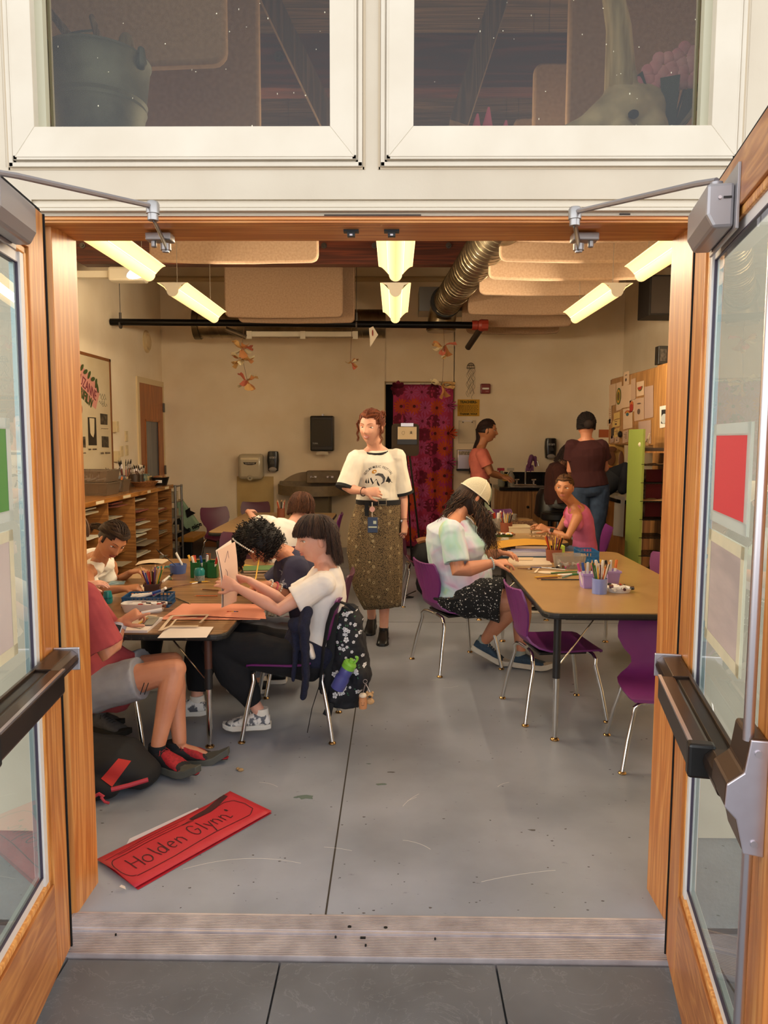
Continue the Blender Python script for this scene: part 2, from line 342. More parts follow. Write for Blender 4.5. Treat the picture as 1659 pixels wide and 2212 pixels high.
# --- outside: slate paving
def slate():
    m, n, b, N, L = nodes('slate'); t = N('TexCoord')
    a = N('TexNoise'); a.inputs['Scale'].default_value = 4.5; a.inputs['Detail'].default_value = 9; a.inputs['Roughness'].default_value = .62; a.inputs['Distortion'].default_value = 1.2; L(t.outputs['Object'], a.inputs[0])
    mu = N('Math'); mu.operation = 'MULTIPLY'; mu.inputs[1].default_value = 7; L(a.outputs[0], mu.inputs[0]); fl = N('Math'); fl.operation = 'FLOOR'; L(mu.outputs[0], fl.inputs[0])
    fr = N('Math'); fr.operation = 'FRACT'; L(mu.outputs[0], fr.inputs[0]); ed = N('ValToRGB'); ed.color_ramp.elements[0].position = .0; ed.color_ramp.elements[1].position = .12; ed.color_ramp.elements[0].color = (1, 1, 1, 1); ed.color_ramp.elements[1].color = (0, 0, 0, 1); L(fr.outputs[0], ed.inputs[0])
    n2 = N('TexNoise'); n2.inputs['Scale'].default_value = 2.2; n2.inputs['Detail'].default_value = 8; L(t.outputs['Object'], n2.inputs[0])
    r = N('ValToRGB'); r.color_ramp.elements[0].position = .32; r.color_ramp.elements[1].position = .68; r.color_ramp.elements[0].color = lin('#55565a'); r.color_ramp.elements[1].color = lin('#73757a'); L(n2.outputs[0], r.inputs[0])
    mx = N('MixRGB'); mx.inputs[2].default_value = lin('#a3a4a6'); m2 = N('Math'); m2.operation = 'MULTIPLY'; m2.inputs[1].default_value = .28; L(ed.outputs[0], m2.inputs[0]); L(m2.outputs[0], mx.inputs[0]); L(r.outputs[0], mx.inputs[1]); L(mx.outputs[0], b.inputs['Base Color'])
    b.inputs['Roughness'].default_value = .55
    sm = N('Math'); sm.operation = 'MULTIPLY_ADD'; sm.inputs[1].default_value = .25; L(n2.outputs[0], sm.inputs[0]); L(fl.outputs[0], sm.inputs[2])
    bp = N('Bump'); bp.inputs['Strength'].default_value = .9; bp.inputs['Distance'].default_value = .008; L(sm.outputs[0], bp.inputs['Height']); L(bp.outputs[0], b.inputs['Normal']); return m
g = MB(); 
for x0, x1, y0, y1 in ((-4, -.94, -3, 2.19), (-.933, -.325, .9, 2.04), (-.319, .293, .95, 2.04), (.299, .93, 1., 2.04), (.937, 4, -3, 2.19), (-.933, -.01, -3, .893), (-.003, .93, -3, .93)): g.b2((x0, y0, -.05), (x1, y1, -.012))
g.b2((-8, -12, -.08), (8, 2.3, -.03))
st(g.build('paving', slate(), sf=0))
# --- threshold
g = MB(); 
g.b2((-.992, 2.05, -.05), (.85, 2.15, -.002)); g.b2((-1.0, 2.15, -.05), (.85, 2.238, .004))
k = 0
y = 2.052
while y < 2.232:
    if abs(y-2.15) > .006: g.b2((-.99, y, -.004), (.846, y+.0035, (.0006 if y < 2.15 else .0066)))
    y += .0072
st(g.build('threshold', alu, sf=0))
g = MB()
for px, py in ((755, 2002), (833, 2004), (725, 2023), (790, 2041), (250, 2018), (940, 2027)): c = F(px, py, .006); g.cyl(c-V((0, 0, .004)), c+V((0, 0, .0012)), .006 if py < 2010 else .003, n=10)
c = F(784, 2026, 0); g.b2((c.x-.008, c.y-.004, -.001), (c.x+.008, c.y+.004, .002))
st(g.build('threshold_holes', dark, sf=0))
# --- front wall: white timber around door and transom windows
YW = 2.18; ZS = 2.147; JL, JR = -.988, .845; ZH = 2.087
g = MB()
g.b2((-3.4, YW, .3), (JL-.03, YW+.2, 2.147)); g.b2((JR+.03, YW, .3), (3.4, YW+.2, 2.147)); g.b2((-3.4, YW, 2.147), (-1.085, YW+.2, 3.6)); g.b2((.955, YW, 2.147), (3.4, YW+.2, 3.6))          # left and right
g.b2((-1.085, YW, ZS), (.955, YW+.2, 2.234))
g.b2((-.0925, YW+.001, 2.234), (-.0435, YW+.2, 3.5)); g.b2((-3.4, YW, 3.55), (3.4, YW+.2, 5))
g.b2((JL-.3, YW+.001, 2.234), (-1.0725, YW+.2, 3.56)); g.b2((.9425, YW+.001, 2.234), (JR+.3, YW+.2, 3.56))
st(g.build('wall_front', white_ext, sf=0))
g = MB(); g.b2((-3.4, YW+.02, -.05), (JL-.03, YW+.2, .3)); g.b2((JR+.03, YW+.02, -.05), (3.4, YW+.2, .3)); st(g.build('wall_front_base', mat('grey_render', '#8c8c88', .8, c2='#7a7975', ns=6, bump=.3, bs=60), sf=0))
g = MB()  # stepped white head moulding under the white board
for i, (za, zb, yy) in enumerate(((2.147, 2.136, .012), (2.136, 2.134, .004), (2.134, 2.124, -.002), (2.124, 2.1215, .006), (2.1215, 2.113, -.008), (2.113, 2.104, .01))): g.b2((JL-.03, YW-.004+yy*1., zb), (JR+.03, YW+.2, za))
st(g.build('trim_1', mat('moulding_paint', '#cdc1ac', .5), sf=0, bevel=.0012))
g = MB(); g.b2((-.2, YW+.004, 2.1045), (.07, YW+.0055, 2.1075)); g.b2((.62, YW+.004, 2.106), (.65, YW+.0055, 2.11)); st(g.build('trim_1_scrape', mat('scrape', '#3b3431', .8), sf=0))
g = MB(); g.b2((JL-.06, YW+.012, ZH), (JR+.06, YW+.07, 2.106)); g.b2((JL-.06, YW+.07, ZH+.005), (JR+.06, 2.41, 2.15)); g.b2((JL-.06, YW+.004, ZH+.006), (JR+.06, YW+.02, 2.1))
st(g.build('door_head', fir_h, sf=0, bevel=.002))
for nm, x0, x1, sgn in (('door_jamb', JL-.06, JL, 1), ('door_jamb', JR, JR+.06, -1)):
    g = MB(); g.b2((x0, YW+.05, -.01), (x1, 2.405, ZH+.01))
    st(g.build(nm, fir, sf=0, bevel=.003))
g = MB(); g.b2((JL-.07, YW+.03, -.02), (JL-.02, YW+.055, ZH)); g.b2((JR+.02, YW+.03, -.02), (JR+.07, YW+.055, ZH)); st(g.build('jamb_gap_shade', dark, sf=0))  # black strips paint the shade in the gap beside each jamb
# transom windows: sash frame + glass
gw = glass('window_glass', (.72, .70, .64), .0)
for i, (xa, xb, ga, gb) in enumerate(((-1.072, -.093, -.998, -.182), (-.043, .942, .047, .859))):
    w = st(empty('window_%d' % (i+1)))
    g = MB(); zt = 3.5; z0, z1 = 2.232, 2.339
    for (o0, o1, q0, q1, yy) in ((xa-.006, xb+.006, z0-.006, .010, 0), ):
        pass
    # outer bead (steps) then mitred sash
    for k_, (d, yy) in enumerate(((0, -.010), (.008, -.004), (.016, -.018))):
        g.b2((xa+d, YW+yy, z0+d), (xb-d, YW+.06, z0+d+.012)); g.b2((xa+d, YW+yy, z0+d), (xa+d+.012, YW+.06, zt)); g.b2((xb-d-.012, YW+yy, z0+d), (xb-d, YW+.06, zt))
    e = .022; n_ = len(g.v)
    def mit(A, B, C, D, y0=YW-.02, y1=YW+.06): # sloped quad board
        vs = [(A[0], y0, A[1]), (B[0], y0, B[1]), (C[0], y0+.012, C[1]), (D[0], y0+.012, D[1])]; g.add(vs+[(x, y1, z) for x, _, z in vs], [(0, 1, 2, 3), (7, 6, 5, 4), (0, 4, 5, 1), (1, 5, 6, 2), (2, 6, 7, 3), (3, 7, 4, 0)])
    mit((xa+e, z0+e), (xb-e, z0+e), (gb, z1), (ga, z1)); mit((xa+e, zt), (xa+e, z0+e), (ga, z1), (ga, zt)); mit((xb-e, z0+e), (xb-e, zt), (gb, zt), (gb, z1))
    sg = 1 if i == 0 else -1
    f_ = g.build('window_frame', white_sash, w, sf=0, bevel=.0015)
    g = MB(); 
    if i == 0: g.b2((ga, YW+.02, z1), (ga+.022, YW+.045, zt)); g.b2((ga+.022, YW+.05, z1), (ga+.03, YW+.06, zt))
    else: g.b2((gb-.022, YW+.02, z1), (gb, YW+.045, zt)); g.b2((gb-.03, YW+.05, z1), (gb-.022, YW+.06, zt))
    g.build('window_stop', mat('aged_stop', '#b8b49c', .6), w, sf=0)
    g = MB(); g.b2((ga-.01, YW+.044, z1-.01), (gb+.01, YW+.048, zt)); g.build('pane', gw, w, sf=0)
    g = MB(); 
    for q in range(26): c = (R.uniform(ga, gb), YW+.043, R.uniform(z1, z1+.35)); g.ball(c, (R.uniform(.0006, .002), .0006, R.uniform(.0006, .003)), 6, 4)
    g.build('glass_specks', mat('paint_specks', '#cfc9b0', .7), w)
g = MB()
for xa, xb in ((-1.072, -.093), (-.043, .942)): g.b2((xa-.005, YW-.0015, 2.226), (xb+.005, YW+.02, 2.233)); g.b2((xa-.007, YW-.0015, 2.226), (xa-.001, YW+.02, 3.5)); g.b2((xb+.001, YW-.0015, 2.226), (xb+.008, YW+.02, 3.5))
st(g.build('trim_2', caulk, sf=0))
# --- room shell
XL, XR, YB, ZC = -3.12, 3.02, 10.25, 4.4
st(MB().b2((XL-.15, 2.38, -.05), (XL, YB+.1, ZC+.3)).build('wall_left', plaster, sf=0))
st(MB().b2((XR, 2.38, -.05), (XR+.15, YB+.1, ZC+.3)).build('wall_right', plaster, sf=0))
g = MB(); g.b2((XL-.1, YB, -.05), (-.126, YB+.15, ZC+.3)); g.b2((.781, YB, -.05), (XR+.1, YB+.15, ZC+.3)); g.b2((-.13, YB, 2.226), (.79, YB+.15, ZC+.3)); st(g.build('wall_back', plaster, sf=0))
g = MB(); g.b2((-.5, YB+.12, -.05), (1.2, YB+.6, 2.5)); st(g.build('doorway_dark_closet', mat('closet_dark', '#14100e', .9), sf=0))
g = MB(); g.b2((XL, YW+.2, 2.147), (JL, 2.4, 4.7)); 
st(MB().b2((XL-.1, 2.3, ZC), (XR+.1, YB+.1, ZC+.1)).build('ceiling', wood('ceiling_boards', '#5a4633', '#967658', '#745b43', 0, .8, .7, 0, planks=(1, .14)), sf=0))
g = MB(); g.b2((XL, YB-.015, 0), (-.9, YB, .1)); g.b2((.8, YB-.015, 0), (1.3, YB, .1)); st(g.build('baseboard_back', mat('base_wood', '#7c4a24', .5), sf=0))
g = MB(); g.b2((XL, 8.75, 0), (XL+.015, 9.2, .1)); st(g.build('baseboard_left', MATS['base_wood'], sf=0))
beamw = wood('dark_beam', '#3a170c', '#6a2f19', '#4f2112', 0, .7, .5, .2)
def beam(y, zb, h, w=.14):
    g = MB(); g.prism([(XL, zb+.1), (XL+.12, zb), (XR-.12, zb), (XR, zb+.1), (XR, zb+h), (XL, zb+h)], w, Matrix(((1, 0, 0), (0, 0, 1), (0, 1, 0))), y)
    o = g.build('ceiling_beam', beamw, sf=0, bevel=.004); st(o)
    g = MB()
    for bx in (-2.98, -2.5, -.68, -.2, .5, 2.2): g.cyl((bx, y-.012, zb+.17), (bx, y, zb+.17), .028, n=10); g.cyl((bx, y-.03, zb+.17), (bx, y-.012, zb+.17), .014, n=6)
    st(g.build('beam_bolts', mat('bolt_steel', '#6f6a66', .4, 1.), sf=0))
beam(7.4, 3.13, .42); beam(4.6, 3.5, .3)
g = MB()
a = P(1120, 180, 3.6); 
for p0, p1, w in (((-1.0, 4.0, 4.4), (-.28, 4.0, 2.95), .11), ((-.2, 3.7, 4.4), (-.1, 3.7, 3.0), .14), ((.3, 3.9, 3.0), (.75, 3.9, 4.4), .16)):
    d = V(p1)-V(p0); q = d.to_track_quat('Z', 'Y').to_matrix(); g.box((V(p0)+V(p1))/2, (w, .09, d.length), q)
st(g.build('roof_struts', wood('old_strut', '#4a3524', '#7b6146', '#604833', 2, 1.2, .7, 0), sf=0))
# ledge behind transom windows
st(MB().b2((JL-.3, YW+.2, 2.3), (JR+.3, 2.72, 2.358)).build('trim_3', wood('ledge_wood', '#5a3c22', '#8a6238', '#6f4c2b', 0, 1, .6, 0), sf=0))
# ---- door leaves (open outward)
seal = mat('glazing_gasket', '#43384a', .5); bead = mat('glazing_bead_white', '#d9d4d0', .45); bead2 = mat('spacer_bar', '#9aa6a4', .3, .6)
gd = glass('door_glass', (.94, .985, .97), .07)
silver = mat('closer_silver', '#a39fa1', .4, .6); silver_d = mat('closer_dark', '#5b5552', .4, .8)
bronze = mat('bronze_bar', '#4d3b30', .3, .85, c2='#3a2c25', ns=5); satin = mat('satin_steel', '#c9c2c6', .28, .95); blk = mat('black_plastic', '#121110', .35)
def door(name, side, hinge, slope):
    """side=-1 left leaf, +1 right leaf. local u runs from hinge to free edge, w = normal into the opening, z up"""
    d = V((-side*slope, -1, 0)).normalized(); w = V((-side, slope, 0)).normalized()  # into the opening
    M = Matrix((d, w, (0, 0, 1))).transposed()
    if M.determinant() < 0: flip = True
    root = st(empty(name, hinge)); root.matrix_world = Matrix.Translation(hinge)
    def T(g): g.v = [tuple(M@V(q)) for q in g.v]; g.f = [f[::-1] for f in g.f] if M.determinant() < 0 else g.f; return g
    Wd, Ht, th = .91, 2.075, .045; su, rb, rt = .115, .275, .115; sh = .14 if side > 0 else .115
    # stiles / rails : face at w=0, body behind
    T(MB().b2((0, -th, .012), (sh, 0, Ht))).build('hinge_stile', fir, root, sf=0, bevel=.002)
    T(MB().b2((Wd-su, -th, .012), (Wd, 0, Ht))).build('lock_stile', fir, root, sf=0, bevel=.002)
    T(MB().b2((sh, -th, .012), (Wd-su, 0, rb))).build('bottom_rail', fir_d, root, sf=0, bevel=.002)
    T(MB().b2((sh, -th, Ht-rt), (Wd-su, 0, Ht))).build('top_rail', fir_d, root, sf=0, bevel=.002)
    T(MB().b2((-.006, -th, .012), (-.001, .004, Ht))).build('edge_seal', dark, root, sf=0)  # black strip paints the shadow gap along the hinge edge
    T(MB().b2((0, -.02, Ht), (Wd, -.004, Ht+.006)).b2((0, -.012, Ht+.004), (Wd, -.006, Ht+.012))).build('top_cap', dark, root, sf=0)
    g = MB(); u0, u1, z0, z1 = sh, Wd-su, rb, Ht-rt; b = .02
    g.b2((u0, -th+.004, z0), (u0+b, -.006, z1)).b2((u1-b, -th+.004, z0), (u1, -.006, z1)).b2((u0, -th+.004, z0), (u1, -.006, z0+b)).b2((u0, -th+.004, z1-b), (u1, -.006, z1))
    T(g).build('glazing_moulding', fir2, root, sf=0, bevel=.004)
    g = MB(); u0, u1, z0, z1 = sh+b, Wd-su-b, rb+b, Ht-rt-b; b = .024
    g.b2((u0, -th+.01, z0), (u0+b, -.008, z1)).b2((u1-b, -th+.01, z0), (u1, -.014, z1)).b2((u0, -th+.01, z0), (u1, -.014, z0+b)).b2((u0, -th+.01, z1-b), (u1, -.014, z1))
    T(g).build('glazing_bead', bead, root, sf=0)
    g = MB(); q = .003; u0 += b; u1 -= b; z0 += b; z1 -= b
    g.b2((u0, -.03, z0), (u0+q, -.0135, z1)).b2((u1-q, -.03, z0), (u1, -.0135, z1)).b2((u0, -.03, z0), (u1, -.0135, z0+q)).b2((u0, -.03, z1-q), (u1, -.0135, z1)); T(g).build('gasket', seal, root, sf=0)
    g = MB().b2((u0, -.019, z0), (u1, -.0165, z1)); T(g).build('pane', gd, root, sf=0)
    g = MB(); g.b2((u0, -.030, z0), (u0+.012, -.020, z1)).b2((u0, -.030, z0), (u1, -.020, z0+.012)); T(g).build('spacer', bead2, root, sf=0)
    # panic bar
    pb = empty('panic_bar'); pb.parent = root; zb = .878 if side > 0 else .884
    hgt = .056
    T(MB().b2((.10, .004, zb-hgt/2), (.80, .014, zb+hgt/2))).build('mounting_plate', bronze, pb, sf=0, bevel=.002)
    prof = [(.004, -hgt/2), (.05, -hgt/2+.004), (.064, -hgt/2+.014), (.068, 0), (.064, hgt/2-.014), (.05, hgt/2-.002), (.004, hgt/2)]
    def rail(ua, ub, s=1., m_=bronze, nm='bar', dw=0.):
        g = MB(); k = len(prof); vs = [(u_, a*s+dw, zb+c*s) for u_ in (ua, ub) for a, c in prof]; g.add(vs, [tuple(range(k))[::-1], tuple(range(k, 2*k))]+[(i, (i+1) % k, (i+1) % k+k, i+k) for i in range(k)])
        return T(g).build(nm, m_, pb, sf=0, bevel=.0015)
    rail(.055, .235, 1., bronze, 'end_cover'); rail(.235, .80, .78, mat('bar_channel', '#2a2320', .35, .7), 'channel'); 
    T(MB().b2((.235, .045, zb-.036), (.66, .085, zb+.026))).build('push_pad', bronze, pb, sf=0, bevel=.008)
    T(MB().b2((.235, .078, zb+.022), (.66, .086, zb+.0275))).build('pad_edge', satin, pb, sf=0)
    T(MB().b2((.655, .04, zb-.038), (.685, .09, zb+.03))).build('pad_end', blk, pb, sf=0, bevel=.006)
    g = MB(); g.b2((.048, .0, zb-hgt/2-.004), (.055, .07, zb+hgt/2+.004)); T(g).build('end_cap', satin, pb, sf=0, bevel=.003)
    rail(.685, .80, .95, bronze, 'latch_neck')
    body = [(0, .117), (.028, .117), (.036, .06), (.062, .038), (.064, -.002), (.045, -.022), (.032, -.08), (0, -.083)]; Mz = Matrix(((0, 0, 1), (1, 0, 0), (0, 1, 0)))
    T(MB().prism([(a, zb+c) for a, c in body], .105, Mz, .76)).build('latch_case', mat('case_brown', '#5a4638', .35, .7), pb, sf=0, bevel=.005)
    T(MB().prism([(a, zb+c) for a, c in body], .005, Mz, .865)).build('latch_cover', mat('cover_steel', '#b8adb4', .3, .8, c2='#c9c4cc', ns=8), pb, sf=0, bevel=.002)
    g = MB()
    for zz in (zb+.095, zb-.06): g.cyl((.870, .016, zz), (.873, .016, zz), .006, n=12)
    T(g).build('screw', satin, pb)
    g = MB(); g.cyl((.85, .028, zb+.11), (.85, .028, Ht-.02), .009, n=12); g.cyl((.85, .02, zb-.08), (.85, .02, .06), .009, n=12); T(g).build('rod', satin, pb)
    # closer
    cl = empty('door_closer'); cl.parent = root; zc = 1.968 if side > 0 else 1.985
    T(MB().b2((.22, 0, zc-.055), (.478, .006, zc+.075))).build('backplate', silver, cl, sf=0, bevel=.001)
    g = MB(); pr = [(.006, -.048), (.045, -.048), (.060, -.02), (.060, .042), (.006, .042)]; k = 5
    g.add([(u_, a, zc+c) for u_ in (.235, .46) for a, c in pr], [tuple(range(k))[::-1], tuple(range(k, 2*k))]+[(i, (i+1) % k, (i+1) % k+k, i+k) for i in range(k)])
    T(g).build('cover', silver, cl, sf=0, bevel=.007)
    g = MB(); g.cyl((.461, .035, zc+.012), (.464, .035, zc+.012), .0035, n=10); T(g).build('adjusting_screw', satin, cl)
    g = MB(); g.b2((.4605, .012, zc+.010), (.4625, .028, zc+.014)); T(g).build('mark', blk, cl, sf=0)
    g = MB(); g.cyl((.42, .035, zc+.042), (.42, .035, zc+.054), .013, n=16); T(g).build('spindle', silver, cl)
    # arm to head bracket
    hp = V(hinge); toL = lambda q: V(q)-hp
    A = M@V((.42, .035, zc+.058)); 
    Bx = F(330, 450, 2.085) if side < 0 else F(1242, 462, 2.085)
    B = toL((Bx.x, Bx.y, 2.078))
    g = MB(); g.tube([A, A.lerp(B, .12)+V((0, 0, .004)), B+V((0, 0, .012))], [.008, .0085, .0085], 8, flat=.8); g.build('main_arm', silver, cl)
    g = MB(); g.lathe(B+V((0, 0, -.012)), [(.010, -.012), (.014, -.012), (.014, .004), (.017, .005), (.0175, .03), (.014, .036), (0, .036)], 18); g.build('elbow', mat('cast_silver', '#a9a6a4', .35, .7), cl)
    Cx = P(362, 520, 2.32) if side < 0 else P(1247, 522, 2.32); Cc = toL((Cx.x, 2.30, 2.052))
    g = MB(); g.limb([B+V((0, 0, -.018)), Cc], [(.014, .004), (.018, .004)], 10, ref=(0, 1, 0)); g.build('forearm', silver_d, cl)
    g = MB(); g.cyl(Cc+V((0, 0, -.014)), Cc+V((0, 0, .004)), .016, n=16); g.cyl(Cc+V((0, 0, -.020)), Cc+V((0, 0, -.013)), .011, n=6); g.build('forearm_pin', MATS['cast_silver'], cl, sf=0)
    s_ = -1 if side < 0 else 1
    g = MB(); g.b2(Cc+V((-.055 if side < 0 else -.02, -.018, .012)), Cc+V((.02 if side < 0 else .055, .03, .034))); g.cyl(Cc+V((s_*.035, 0, -.006)), Cc+V((s_*.035, 0, .014)), .009, n=12); g.build('head_bracket', MATS['cast_silver'], cl, sf=0, bevel=.003)
    return root, M
HL, HR = V((-.935, 2.062, 0)), V((.787, 2.062, 0))
dL, ML = door('door_1', -1, HL, .125); dR, MR = door('door_2', 1, HR, .2)
# roller catches on the door head
for px in (758, 846):
    c = P(px, 490, YW+.03); c.z = 2.087; t = empty('door_catch', (0, 0, 0), label='small black catch screwed under door head, %s' % ('left one of the pair' if px < 800 else 'right one of the pair'), cat='door catch', group='roller catches under the door head')
    c.y = 2.27; c.x = c.x*1.02
    MB().b2(c+V((-.022, -.012, -.006)), c+V((.022, .012, 0))).build('plate', mat('catch_grey', '#33373a', .4, .5), t, sf=0)
    MB().b2(c+V((-.011, -.01, -.018)), c+V((.011, .01, -.005))).build('housing', MATS['catch_grey'], t, sf=0); MB().b2(c+V((-.004, -.0105, -.017)), c+V((.004, .0105, -.012))).build('roller', satin, t, sf=0)
# sheets on the door glass
def on_glass(M, hinge, u0, u1, z0, z1, name, m_, label, border=None, w=-.0145, sk=0.):
    q = lambda u, z, dw=0: V(hinge)+M@V((u, w+dw, z)); t = empty(name, label=label, cat='paper sheet')
    MB().sheet(q(u0, z0), q(u1, z0-sk), q(u1, z1), q(u0, z1), 2, 2).build('sheet', m_, t, sf=0)
    if border:
        g = MB(); b = .022
        for a in ((u0-b, u1+b, z1-.004, z1+b), (u0-b, u1+b, z0-b, z0+.004), (u0-b, u0+.004, z0-b, z1+b), (u1-.004, u1+b, z0-b, z1+b)): g.sheet(q(a[0], a[2], .001), q(a[1], a[2], .001), q(a[1], a[3], .001), q(a[0], a[3], .001), 1, 1)
        g.build('tape', border, t, sf=0)
    return t
tape = mat('masking_tape', '#d8cfb0', .7, c2='#c9c3a8', ns=9); tapeg = mat('clear_tape', '#cfd4cc', .4, alpha=.55)
on_glass(MR, HR, .285, .575, 1.32, 1.50, 'paper_sheet', mat('red_card', '#d33a44', .6), 'red paper taped to glass of the right door', tapeg)
t = on_glass(MR, HR, .28, .57, 1.035, 1.255, 'paper_notice', mat('back_of_notice', '#c0b0aa', .7, c2='#a79a96', ns=3, sc3=(1, 1, 5)), 'faded notice with tape edges below the red sheet on right door', tape)
on_glass(ML, HL, .28, .55, 1.31, 1.51, 'paper_sheet', mat('green_card', '#4f8a43', .6), 'green paper taped to glass of the left door', tapeg)
on_glass(ML, HL, .29, .57, .985, 1.245, 'paper_notice', mat('back_of_notice2', '#c9bcb6', .7, c2='#b9aca8', ns=3), 'faded notice taped below the green sheet on left door', tape)
# =====================================================================  CEILING THINGS, TABLES, CHAIRS
warm = (1., .83, .58)
lampm = mat('lamp_diffuser', '#ffe09a', .5, emit=1.0); lampb = mat('lamp_glow', '#fff2c4', .5, emit=2.2); lampw = mat('lamp_body', '#cfc6b4', .5)
LP = 25
def lamp(x, y0, y1, z, label):
    t = empty('pendant_lamp', (x, (y0+y1)/2, z), label=label, cat='ceiling light', group='linear pendant lamps'); h = (y1-y0)/2
    def ext(poly): # open profile x,z -> thin shell
        g = MB(); k = len(poly); vs = [(a, yy, b) for yy in (-h, h) for a, b in poly]+[(a, yy, b+.003) for yy in (-h, h) for a, b in poly]
        fs = []
        for i in range(k-1): fs += [(i, i+1, k+i+1, k+i), (2*k+i, 3*k+i, 3*k+i+1, 2*k+i+1)]
        for o_ in (0, k): fs += [(o_+i, 2*k+o_+i, 2*k+o_+i+1, o_+i+1) for i in range(k-1)]
        fs += [(0, k, 3*k, 2*k), (k-1, 3*k-1, 4*k-1, 2*k-1)]
        return g.add(vs, fs)
    for s in (-1, 1): ext([(s*(.036+.07*q/6), .012+.052*sin(q/6*pi/2)**1.3) for q in range(7)]).build('reflector', lampm, t, auto=50)
    ext([(.040*cos(a), -.040*sin(a)*1.05+.015) for a in [pi*q/10 for q in range(11)]]).build('basket', lampm, t, auto=60)
    for s in (-1, 1): MB().b2((s*.044-.003, -h, .018), (s*.044+.003, h, .024)).build('tube_glow', lampb, t, sf=0)
    MB().b2((-.035, -h, .018), (.035, h, .066)).build('housing', lampw, t, sf=0)
    for s in (-1, 1): MB().prism([(.042*cos(a), -.043*sin(a)+.015) for a in [pi*q/10 for q in range(11)]]+[(-.06, .05), (-.1, .068), (.1, .068), (.06, .05)], .004, Matrix(((1, 0, 0), (0, 0, 1), (0, 1, 0))), s*h-.002).build('end_cap', lampw, t, sf=0)
    for s in (-.8, .8): MB().cyl((0, s*h, .06), (0, s*h, ZC-z), .002, n=5).build('hanger', mat('wire', '#6b6257', .4, .6), t)
    for sg in (-1, 1): area('lamp_light', (x+sg*.075, (y0+y1)/2, z-.01), (0, -sg*radians(80), 0), .06, (y1-y0)-.05, LP, warm, radians(160))
for x, nm in ((-1.55, 'left'), (0, 'middle'), (1.53, 'right')):
    lamp(x, 3.62, 4.87, 2.49, '%s glowing pendant lamp of the nearer row, cut by the door head' % nm)
    lamp(x, 5.38, 6.6, 2.49, '%s glowing pendant lamp of the farther row' % nm)
# acoustic panels
bf = mat('baffle_fabric', '#ad8f74', .95, c2='#9a7d63', ns=60, bump=.4, bs=300, bumpd=.001, lo=.3, hi=.7)
bf2 = mat('baffle_edge', '#d8c9a8', .9)
def baffle(x0, x1, y, z0, h, label, t=.055):
    r = .05; w = x1-x0; poly = []
    for cx, cz, a0 in ((w/2-r, -r+0, 0), ): pass
    pts = []
    for cx, cz, a in ((w/2-r, r, -90), (w/2-r, h-r, 0), (-w/2+r, h-r, 90), (-w/2+r, r, 180)):
        for q in range(5): an = radians(a+q*22.5); pts.append((cx+r*cos(an), cz+r*sin(an)))
    fine = []
    for i in range(len(pts)):
        a, b = pts[i], pts[(i+1) % len(pts)]; n_ = 8 if abs(a[0]-b[0]) > .3 else 1
        for q in range(n_): f = q/n_; px_, pz_ = a[0]*(1-f)+b[0]*f, a[1]*(1-f)+b[1]*f; fine.append((px_, pz_-(.012*(1-(2*px_/w)**2) if pz_ < h/2 else 0)+R.uniform(-.002, .002)))
    root = empty('acoustic_panel', ((x0+x1)/2, y, z0), label=label, cat='acoustic panel', group='fabric acoustic panels under the roof')
    MB().prism(fine, t, Matrix(((1, 0, 0), (0, 0, 1), (0, 1, 0)))).build('panel', bf, root, sf=1, bevel=.014, auto=50)
    for s in (-.33, .33): 
        MB().b2((s*w-.015, -.004, h-.06), (s*w+.015, 0, h+.06)).cyl((s*w, -.002, h), (s*w, -.002, ZC-z0), .002, n=5).build('tab', mat('tab_steel', '#5a4236', .5, .5), root, sf=0)
rows = ['nearest', 'second', 'third', 'fourth', 'fifth', 'sixth', 'seventh', 'rearmost']
for nm, y in zip(rows, (3.45, 4.3, 5.0, 5.56, 6.18, 6.84, 7.9, 8.6)): baffle(.74, 1.96, y, 2.75+(.0 if y < 8 else -.02), .75, 'beige fabric acoustic panel of the right stack, %s from the door' % nm)
baffle(.85, 1.96, 9.25, 2.74, .7, 'beige fabric acoustic panel of the right stack, the one hanging closest to the back wall')
baffle(-1.82, -.6, 2.80, 2.80, .9, 'beige fabric acoustic panel close behind the left transom window')
baffle(-1.8, -.57, 3.3, 2.72, .9, 'beige fabric acoustic panel, second behind the left transom window')
baffle(-1.79, -.56, 5.64, 2.76, .75, 'wide beige acoustic panel hanging upper left, in front of the dark beam')
baffle(-1.79, -.55, 8.1, 2.75, .75, 'tall beige acoustic panel hanging left of the middle lamps')
baffle(-1.70, -.44, 8.35, 2.73, .75, 'beige acoustic panel just behind the tall left one, its edge showing')
# ducts
galv = mat('galvanised', '#a39479', .32, 1., c2='#7d705a', ns=7, lo=.3, hi=.7)
def spiral(p0, p1, r, label, cat='air duct', extra=None):
    t = empty('spiral_duct', label=label, cat=cat); p0, p1 = V(p0), V(p1); d = p1-p0; a, b = frame(d)
    MB().cyl(p0, p1, r, n=32).build('tube', galv, t)
    k = int(d.length/.11); pts = [p0+d*(i/(k*16))+(a*cos(2*pi*i/16)+b*sin(2*pi*i/16))*(r+.001) for i in range(k*16+1)]
    MB().tube(pts, .0045, 5).build('seam', galv, t); return t
t = spiral((.78, 5.2, 3.0), (.57, 8.75, 3.0), .155, 'round spiral metal duct running towards the back wall')
g = MB(); g.tube([(.57, 8.7, 3.0), (.565, 8.85, 2.99), (.55, 8.95, 2.93), (.53, 9.0, 2.80), (.53, 9.0, 2.72)], .16, 28); g.build('elbow', galv, t)
g = MB(); g.cyl((.53, 9.0, 2.74), (.53, 9.0, 2.77), .17, n=28); g.cyl((.565, 8.62, 3.0), (.563, 8.68, 3.0), .175, n=28); g.build('collar', mat('black_collar', '#1c1815', .5), t)
